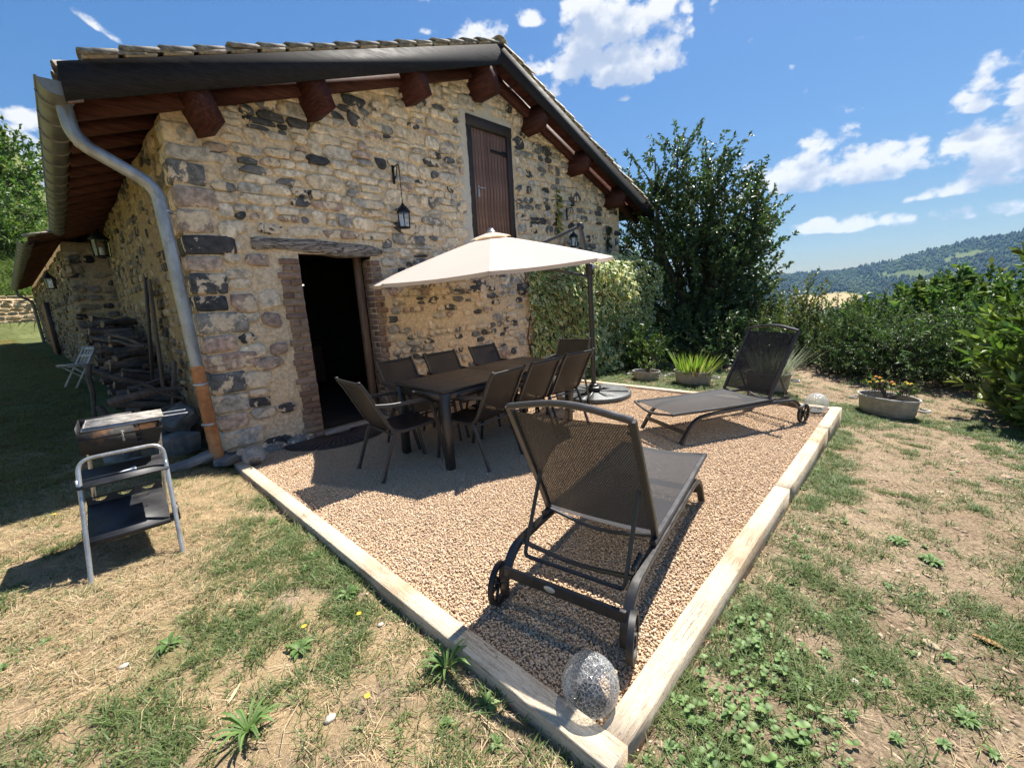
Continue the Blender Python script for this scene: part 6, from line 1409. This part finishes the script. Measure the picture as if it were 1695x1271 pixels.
# ------------------------------------------------------------------ gravel, grass, weeds (scattered with geometry nodes)
def scatter(name, P, rot, scl, idx, sources, kind='stuff'):
    col = bpy.data.collections.new(name+'_source')
    for s in sources: col.objects.link(s)
    me = bpy.data.meshes.new(name); n = len(P); me.vertices.add(n); me.vertices.foreach_set('co', np.asarray(P, np.float32).ravel())
    a = me.attributes.new('rot', 'FLOAT_VECTOR', 'POINT'); a.data.foreach_set('vector', np.asarray(rot, np.float32).ravel())
    a = me.attributes.new('scl', 'FLOAT', 'POINT'); a.data.foreach_set('value', np.asarray(scl, np.float32))
    a = me.attributes.new('idx', 'INT', 'POINT'); a.data.foreach_set('value', np.asarray(idx, np.int32))
    o = obj(name, me, None, None, kind); g = bpy.data.node_groups.new(name+'_scatter', 'GeometryNodeTree'); g.interface.new_socket('Geometry', in_out='INPUT', socket_type='NodeSocketGeometry'); g.interface.new_socket('Geometry', in_out='OUTPUT', socket_type='NodeSocketGeometry')
    q = NT(g); gi = q.add('NodeGroupInput'); go = q.add('NodeGroupOutput'); ci = q.add('GeometryNodeCollectionInfo', transform_space='RELATIVE'); ci.inputs['Collection'].default_value = col; ci.inputs['Separate Children'].default_value = True; ci.inputs['Reset Children'].default_value = True
    at = lambda nm, ty: q.add('GeometryNodeInputNamedAttribute', data_type=ty); 
    def A(nm, ty): n_ = q.add('GeometryNodeInputNamedAttribute', data_type=ty); n_.inputs['Name'].default_value = nm; return n_.outputs['Attribute']
    ip = q.add('GeometryNodeInstanceOnPoints'); q.l.new(gi.outputs[0], ip.inputs['Points']); q.l.new(ci.outputs[0], ip.inputs['Instance']); ip.inputs['Pick Instance'].default_value = True
    e2r = q.add('FunctionNodeEulerToRotation'); q.l.new(A('rot', 'FLOAT_VECTOR'), e2r.inputs[0]); q.l.new(e2r.outputs[0], ip.inputs['Rotation']); q.l.new(A('scl', 'FLOAT'), ip.inputs['Scale']); q.l.new(A('idx', 'INT'), ip.inputs['Instance Index']); q.l.new(ip.outputs[0], go.inputs[0])
    md = o.modifiers.new('scatter', 'NODES'); md.node_group = g; return o
def src(name, V, F, matl, smooth=False, col=None):
    me = fast_mesh(name, np.array(V), F, smooth, col); me.materials.append(matl); return bpy.data.objects.new(name, me)
def build_gravel():
    r = np.random.default_rng(2); srcs = []
    for k in range(9):
        bm = bmesh.new(); bmesh.ops.create_icosphere(bm, subdivisions=1, radius=1); sc = r.uniform(.7, 1.15, 3)*np.array([1, 1, .62])
        V = np.array([np.array(v.co)*sc*r.uniform(.72, 1.15) for v in bm.verts]); F = [tuple(x.index for x in f.verts) for f in bm.faces]; bm.free(); srcs.append(src('pebble_%s' % 'abcdefghi'[k], V, F, M['gravel']))
    P = []
    def lay(x0, x1, y0, y1, sp, z):
        nx, ny = int((x1-x0)/sp), int((y1-y0)/sp); X, Y = np.meshgrid(np.linspace(x0, x1, nx), np.linspace(y0, y1, ny)); p = np.stack([X.ravel(), Y.ravel(), np.full(X.size, z)], 1); p[:, :2] += r.uniform(-.55, .55, (len(p), 2))*sp; p[:, 2] += r.uniform(-.004, .004, len(p)); P.append(p)
    lay(TW, PL-TW, TW, YF-.05, .0112, GZ-.009); lay(TW, 3.4, TW, 3.4, .018, GZ-.003); lay(3.4, PL-TW, TW, YF-.05, .024, GZ-.003); lay(TW, 3.4, 3.4, YF-.05, .024, GZ-.003)
    P = np.concatenate(P); P = P[(P[:, 0] > TW+.006) & (P[:, 0] < PL-TW-.006) & (P[:, 1] > TW+.006)]
    P[:, 2] += .014*(fbm(P[:, 0]*2.2, P[:, 1]*2.2, 9)-.47) + .006*(fbm(P[:, 0]*7, P[:, 1]*7, 19)-.47)
    k = 90; e = np.stack([r.uniform(-.10, TW, k), r.uniform(.1, 4.2, k), np.zeros(k)], 1); e[:, 0] = -np.abs(e[:, 0]); e[:, 2] = H(e[:, 0], e[:, 1])+.004; e2 = np.stack([r.uniform(.1, PL, k), r.uniform(-.12, TW, k), np.zeros(k)], 1); e2[:, 1] = -np.abs(e2[:, 1]); e2[:, 2] = H(e2[:, 0], e2[:, 1])+.004; P = np.concatenate([P, e, e2])
    n = len(P); print('gravel', n)
    scatter('gravel', P, r.uniform(0, 6.283, (n, 3))*np.array([.12, .12, 1]), np.clip(np.exp(r.normal(-4.95, .24, n)), .0038, .0125), r.integers(0, 9, n), srcs)
build_gravel()
def tuft(r, n, hgt, rad, w, lean, cols, flat=0.0):
    V, F, Cc = [], [], []
    for i in range(n):
        a = r.uniform(0, 6.283); q = r.random()**.5*rad; p = np.array([math.cos(a)*q, math.sin(a)*q, -.004]); b_ = r.uniform(0, 6.283); d = np.array([math.cos(b_), math.sin(b_), 0])*lean*r.uniform(.3, 1.3)+np.array([math.cos(a), math.sin(a), 0])*q/rad*lean*.6
        h = hgt*r.uniform(.5, 1.15); s = np.array([-d[1], d[0], 0]); s = s/(np.linalg.norm(s)+1e-6)*w*r.uniform(.7, 1.3); up_ = np.array([0, 0, 1-flat]); b = len(V); c = np.array(cols[r.integers(len(cols))])*r.uniform(.8, 1.25)
        for u, k in ((0, 1), (.5, .85), (1, .12)): pt = p+(d*u*(.5+.8*u)+up_*u*(1-.35*u*lean))*h; pt[2] = max(pt[2], .002); V += [pt-s*k/2, pt+s*k/2]; Cc += [c*(.8+.3*u)]*2
        F += [(b, b+1, b+3, b+2), (b+2, b+3, b+5, b+4)]
    return np.array(V), F, np.array(Cc)
def rosette(r, n, L, w, cols, rise=.35, seg=3):
    V, F, Cc = [], [], []
    for i in range(n):
        a = i*2.4+r.uniform(-.3, .3); d = np.array([math.cos(a), math.sin(a), 0]); s = np.array([-d[1], d[0], 0]); l = L*r.uniform(.6, 1.15); ri = rise*r.uniform(.4, 1.5); b = len(V); c = np.array(cols[r.integers(len(cols))])*r.uniform(.8, 1.25); prof = (.25, .75, 1.0, .72, .08)
        for k in range(5): u = k/4; pt = d*l*u+np.array([0, 0, ri*l*(u-.75*u*u)+.006]); ww = w*prof[k]; f = s*ww/2; e = np.array([0, 0, ww*.18]); V += [pt-f+e, pt, pt+f+e]; Cc += [c, c*1.15, c]
        for k in range(4): q = b+3*k; F += [(q, q+1, q+4, q+3), (q+1, q+2, q+5, q+4)]
    return np.array(V), F, np.array(Cc)
GRC = [(.095, .145, .040), (.125, .175, .055), (.075, .12, .034), (.165, .20, .075), (.11, .15, .06)]
STC = [(.48, .36, .205), (.56, .44, .27), (.40, .285, .155), (.34, .25, .14), (.52, .42, .28)]
WDC = [(.10, .17, .045), (.13, .21, .06), (.08, .14, .04), (.16, .23, .09)]
def inside(x, y): return (x > -.012) & (x < PL+.012) & (y > -.012) & (y < YF+.3) | (x > XL-.05) & (y > YF-.02) & (y < 12.2) & (x < XR+.1) | (x > -.75-.1*(y-12)) & (y > 11.9)
def in_view(x, y, m=.16):
    d = np.stack([x-CAM.x, y-CAM.y, H(x, y)-CAM.z], 1); zf = d @ np.array(fw); a = (d @ np.array(rt))/np.maximum(zf, .01)*704.78/847; b = (d @ np.array(up))/np.maximum(zf, .01)*704.78/635; return (zf > .1) & (abs(a) < 1+m+.35) & (b > -1-m-.3)
def build_grass():
    r = np.random.default_rng(44); gs = [src('green_tuft_%s' % c, *tuft(r, 16, .060, .038, .0042, .75, GRC)[:2], M['grass']) for c in '']
    S = []
    for k in range(5): v, f, c = tuft(r, 18, .046, .040, .0042, .8, GRC); S.append(src('a_green_tuft_%d' % k, v, f, M['grass'], False, c))
    for k in range(4): v, f, c = tuft(r, 26, .060, .055, .0024, 1.15, STC, .45); S.append(src('b_straw_tuft_%d' % k, v, f, M['straw'], False, c))
    for k in range(3): v, f, c = rosette(r, 12, .024, .012, WDC, .8); S.append(src('c_clover_%d' % k, v, f, M['grass'], False, c))
    for k in range(2): v, f, c = tuft(r, 24, .050, .055, .0045, .7, [(.215, .19, .068), (.18, .16, .058), (.25, .225, .085)]); S.append(src('d_shade_turf_%d' % k, v, f, M['grass'], False, c))
    P, I, Sc = [], [], []
    def put(x, y, idx, s):
        if len(x): P.append(np.stack([x, y, H(x, y)], 1)); I.append(idx); Sc.append(s)
    def area(x0, x1, y0, y1, dens): n = int((x1-x0)*(y1-y0)*dens); return r.uniform(x0, x1, n), r.uniform(y0, y1, n)
    # near lawn on both sides of the terrace
    for dens, kind in ((1000, 'straw'), (1200, 'green'), (420, 'clover')):
        x, y = area(-4.5, 7.6, -4.0, 4.9, dens); k = ~inside(x, y) & in_view(x, y); x, y = x[k], y[k]
        left = sstep(-(x-.15*y), -.35, .35); patch = fbm(x*1.35+3, y*1.35, 51); patch2 = fbm(x*3.4, y*3.4, 52); dist = np.hypot(x-CAM.x, y-CAM.y)
        rim = np.exp(-np.minimum(np.abs(y+.22)*3.2, 9))*sstep(x, -.3, .1)*sstep(3.2-x, 0, 1.4)*.9 + .35*np.exp(-np.abs(x+.12)*5)*sstep(y, -.2, .3)*(y < 4)
        if kind == 'straw': pr = (.16*left + .75*left*sstep(.62-patch, 0, .2))*(.12+.88*sstep(fbm(x*1.25+7, y*1.25+3, 58), .36, .48)) + (1-left)*.045*sstep(patch2, .4, .6)
        elif kind == 'green': pr = left*(.16+.95*sstep(patch, .395, .53)*sstep(patch2, .33, .55)) + (1-left)*(.06+.85*sstep(patch, .45, .55)*sstep(patch2, .36, .50) + .55*sstep(fbm(x*4.2, y*4.2, 57), .57, .64)) + rim*.40*sstep(patch2, .36, .52) + .5*sstep(x, 4.9, 6.0)*sstep(y, .6, 1.6)
        else: pr = rim*.30*sstep(patch2, .40, .54) + .13*sstep(fbm(x*2.2, y*2.2, 53), .56, .64)
        pr = pr*sstep(11-dist, 0, 3); k = r.random(len(x)) < pr; x, y = x[k], y[k]; n = len(x)
        if kind == 'straw': put(x, y, r.integers(5, 9, n), r.uniform(.5, 1.15, n))
        elif kind == 'green': put(x, y, r.integers(0, 5, n), r.uniform(.45, 1.15, n)*(.8+.4*patch[k]))
        else: put(x, y, r.integers(9, 12, n), r.uniform(.5, 1.25, n))
    # turf in the shade along the house and beyond
    x, y = area(-6.5, .1, 3.6, 12.5, 520); k = ~inside(x, y) & in_view(x, y) & (r.random(len(x)) < sstep(y, 3.6, 4.6)*(.35+.65*sstep(fbm(x*2, y*2, 61), .3, .5))) & ~((x > -.9) & (y > 5)); put(x[k], y[k], r.integers(12, 14, k.sum()), r.uniform(.6, 1.2, k.sum()))
    x, y = area(-8, -1, 12.5, 33, 130); k = ~inside(x, y) & in_view(x, y); put(x[k], y[k], r.integers(12, 14, k.sum()), r.uniform(1.0, 1.8, k.sum()))
    # rough growth on the bank
    x, y = area(-12, 4, 33.6, 56, 26); k = in_view(x, y); put(x[k], y[k], r.integers(0, 5, k.sum()), r.uniform(5, 12, k.sum()))
    P = np.concatenate(P); I = np.concatenate(I); Sc = np.concatenate(Sc); n = len(P); print('tufts', n)
    scatter('grass', P, np.stack([r.normal(0, .08, n), r.normal(0, .08, n), r.uniform(0, 6.283, n)], 1), Sc, I, S)
    # flat stone chips on the bare soil
    cs = []
    for k in range(6):
        m = 7; an = np.sort(r.uniform(0, 6.283, m)); ra = r.uniform(.6, 1.1, m); top = [(math.cos(a)*q, math.sin(a)*q*.65, .16) for a, q in zip(an, ra)]; bot = [(x*1.12, y*1.12, -.1) for x, y, z in top]
        cs.append(src('chip_%d' % k, top+bot, [tuple(range(m))]+[(i, m+i, m+(i+1) % m, (i+1) % m) for i in range(m)], M['chip']))
    x, y = area(-4, 7.3, -4, 4.2, 1300); k = ~inside(x, y) & in_view(x, y); x, y = x[k], y[k]; left = sstep(-(x-.15*y), -.2, .4); k = r.random(len(x)) < (1-left)*(.25+.75*sstep(fbm(x*1.9, y*1.9, 71), .42, .60)) + left*.16*sstep(fbm(x*1.5, y*1.5, 72), .52, .6); x, y = x[k], y[k]; n = len(x); print('chips', n)
    scatter('soil_chips', np.stack([x, y, H(x, y)+.001], 1), np.stack([r.normal(0, .22, n), r.normal(0, .22, n), r.uniform(0, 6.283, n)], 1), np.exp(r.normal(-4.75, .48, n)), r.integers(0, 6, n), cs)
def m_chip():
    m, t, b, out = new_mat('shale_chip'); q = t.add('ShaderNodeObjectInfo').outputs['Random']; t.set(b, 'Base Color', t.mix(q, (.17, .115, .075), (.42, .32, .225))); t.set(b, 'Roughness', .9); t.set(b, 'Specular IOR Level', .2); return m
M['chip'] = m_chip()
build_grass()
M['straw_stalk'] = mat('straw_stalk', (.50, .39, .22), .8, .2, 20)
def build_weeds():
    r = np.random.default_rng(9)
    spec = [(-.075, .75, 'tall', 'long-leaved plantain standing against the left oak beam near the front'), (-.075, .50, 'low', 'bushy weed growing at the foot of the left oak beam, nearest the front corner'), (-.45, 1.37, 'dan', 'leafy dandelion clump in the dry lawn between barbecue and front corner'), (-.86, 1.85, 'dan', 'broad-leaved weed in the dry lawn below the barbecue'),
            (-.73, 1.11, 'tall', 'long-leaved green weed at the lower left of the dry lawn'), (-.13, 1.55, 'dan', 'rosette of toothed leaves beside the left oak beam'), (-.10, 2.05, 'low', 'feathery low weed by the left oak beam'), (-.12, 2.75, 'low', 'low weed by the left oak beam opposite the lone chair'), (2.39, -.60, 'dan', 'flat rosette of broad leaves on the bare soil at the right'), (2.25, -.75, 'dan', 'second flat rosette beside the first on the bare soil'),
            (.83, -.37, 'low', 'green weed clump on the soil near the right beam corner'), (1.06, -.83, 'low', 'dark green trailing weed on the soil at the lower right'), (.35, -.18, 'vine', 'bindweed with heart-shaped leaves along the right beam at the front'), (.62, -.22, 'vine', 'lush bindweed patch along the right beam, second from the front'), (.95, -.20, 'vine', 'bindweed patch along the right beam beside the lounger foot'), (.55, -.42, 'vine', 'bindweed trailing out over the soil at the bottom edge'), (.08, 3.98, 'low', 'tiny weed sprouting on the oak beam by the house corner')]
    for i, (x, y, k, lab) in enumerate(spec):
        z = float(H(x, y)) if i < 16 else .0; t = thing('weed', lab, 'weed', (x, y, z-.003), r.uniform(0, 6))
        if k == 'tall': v, f, c = rosette(r, 22, .13, .013, WDC[:3], 1.6)
        elif k == 'low': g = [tuft(r, 34, .060, .07, .006, .8, GRC)]+[rosette(r, 16, .05, .016, WDC, 1.0)]; v = np.concatenate([g[0][0], g[1][0]]); f = g[0][1]+[tuple(q+len(g[0][0]) for q in ff) for ff in g[1][1]]; c = np.concatenate([g[0][2], g[1][2]])
        elif k == 'dan': v, f, c = rosette(r, 28, .065, .020, WDC, .8)
        else:
            V, F, Cc = [], [], []
            for q in range(58):
                vv, ff, cc = rosette(r, 2, .021, .018, WDC, .8); o_ = np.array([r.normal(0, .13), r.normal(0, .07), r.uniform(.002, .03)]); F += [tuple(e+len(V) for e in g) for g in ff]; V += list(vv*r.uniform(.5, 1.5)+o_); Cc += list(cc)
            v, f, c = np.array(V), F, np.array(Cc); t.rotation_euler = (0, 0, r.normal(0, .2))
        if i == 16: v = v*.35
        obj('leaves', fast_mesh('leaves', v, f, False, c), M['grass'], t, 'stuff')
        m = MB(); m.tube([(0, 0, -.01), (0, 0, .015)], .006, 5); m.build('root_crown', M['bark'], t)
    for x, y, s, lab in ((-.50, .93, .020, 'pale rounded pebble in the dry lawn near the bottom'), (-1.02, 1.86, .016, 'pale flat pebble on the bare patch at the left edge'), (-.12, 1.22, .013, 'small pebble beside the left oak beam'), (.98, -.52, .016, 'flat grey stone on the soil at the lower right')):
        bm = bmesh.new(); bmesh.ops.create_icosphere(bm, subdivisions=2, radius=s, matrix=Matrix.Diagonal((1.2, .85, .6, 1)))
        for v in bm.verts: v.co *= 1+.25*(vnoise(v.co.x*90, v.co.y*90+v.co.z*70, 3)-.5)
        me = bpy.data.meshes.new('pebble'); bm.to_mesh(me); bm.free(); me.polygons.foreach_set('use_smooth', np.ones(len(me.polygons), bool)); o = obj('pebble', me, M['pebble']); o.location = (x, y, float(H(x, y))+s*.3); tag(o, lab, 'pebble')
    for x, y, lab in ((-1.22, 3.85, 'small yellow dandelion flower at the edge of the shade left of the barbecue'), (-.18, 1.32, 'small yellow flower beside the left oak beam in the lawn'), (-.38, .86, 'tiny yellow flower in the dry lawn near the bottom'), (-.40, 1.44, 'tiny yellow flower above the dandelion clump')):
        z = float(H(x, y)); t = thing('dandelion_flower', lab, 'flower', (x, y, z)); m = MB(); m.tube([(0, 0, 0), (.004, 0, .045)], .0015, 5); m.build('stem', M['bark'], t); m = MB()
        for q in range(12): a = q*.5236; m.add([(.004, 0, .046), (.004+math.cos(a-.22)*.009, math.sin(a-.22)*.009, .050), (.004+math.cos(a)*.013, math.sin(a)*.013, .049), (.004+math.cos(a+.22)*.009, math.sin(a+.22)*.009, .050)], [(0, 1, 2, 3)])
        m.build('petals', M['yellow'], t)
    def curl(name, loc, L, w, rz, matl, lab, cat):
        V, F = [], []
        for i in range(9):
            u = i/8; ww = w*math.sin(math.pi*(.08+.84*u))
            for j in range(5): q = j/4*2-1; V.append((L*(u-.5), ww*q/2, .10*w+ww*.30*q*q+.05*L*(u-.5)**2*4*.5))
        for i in range(8):
            for j in range(4): a = i*5+j; F.append((a, a+5, a+6, a+1))
        o = obj(name, fast_mesh(name, np.array(V), F, True), matl); o.location = loc; o.rotation_euler = (.1, 0, rz); tag(o, lab, cat)
    curl('bark_piece', (1.61, -.93, float(H(1.61, -.93))+.004), .115, .035, R(70), M['leaf_dry'], 'curled brown bark piece on the soil at the right edge', 'bark')
    curl('dry_leaf', (.34, 3.55, GZ+.012), .065, .022, R(20), M['leaf_dry'], 'curled brown leaf on the gravel near the house corner', 'leaf')
    curl('dry_leaf', (.55, 3.35, GZ+.012), .035, .016, R(80), M['leaf_dry'], 'small brown leaf on the gravel left of the lone chair shadow', 'leaf')
    curl('dry_leaf', (-.72, 1.33, float(H(-.72, 1.33))+.012), .09, .014, R(50), M['straw_stalk'], 'pale bleached leaf strip in the dry lawn', 'leaf')
    for x, y, L, rz in ((-.62, 1.0, .20, .9), (-.98, 1.5, .16, 1.2), (-.25, 1.15, .18, 1.0), (-.42, .72, .22, .7), (-.85, 1.2, .15, 2.0), (-.3, 1.9, .17, 2.3)):
        m = MB(); z = float(H(x, y)); m.tube([(-L/2, 0, .012), (0, .015, .022), (L/2, 0, .014)], [.0015, .0014, .0008], 5); o = m.build('straw_stalk', M['straw_stalk']); o.location = (x, y, z); o.rotation_euler = (0, 0, rz); tag(o, 'long dry straw stalk lying on the lawn', 'straw', 'straw stalks on the dry lawn')
build_weeds()

# ------------------------------------------------------------------ air between here and the hill
def build_haze():
    m, t, b, out = new_mat('haze_air'); t.n.remove(b); v = t.add('ShaderNodeVolumePrincipled'); t.set(v, 'Color', (.32, .60, 1.0, 1)); t.set(v, 'Density', HAZE); t.set(v, 'Anisotropy', .2); t.l.new(v.outputs[0], out.inputs['Volume'])
    x = MB(); x.box((0, 0, 40), (7600, 7600, 400)); o = x.build('haze', m, kind='stuff')
HAZE = .85e-4
if HAZE: build_haze()
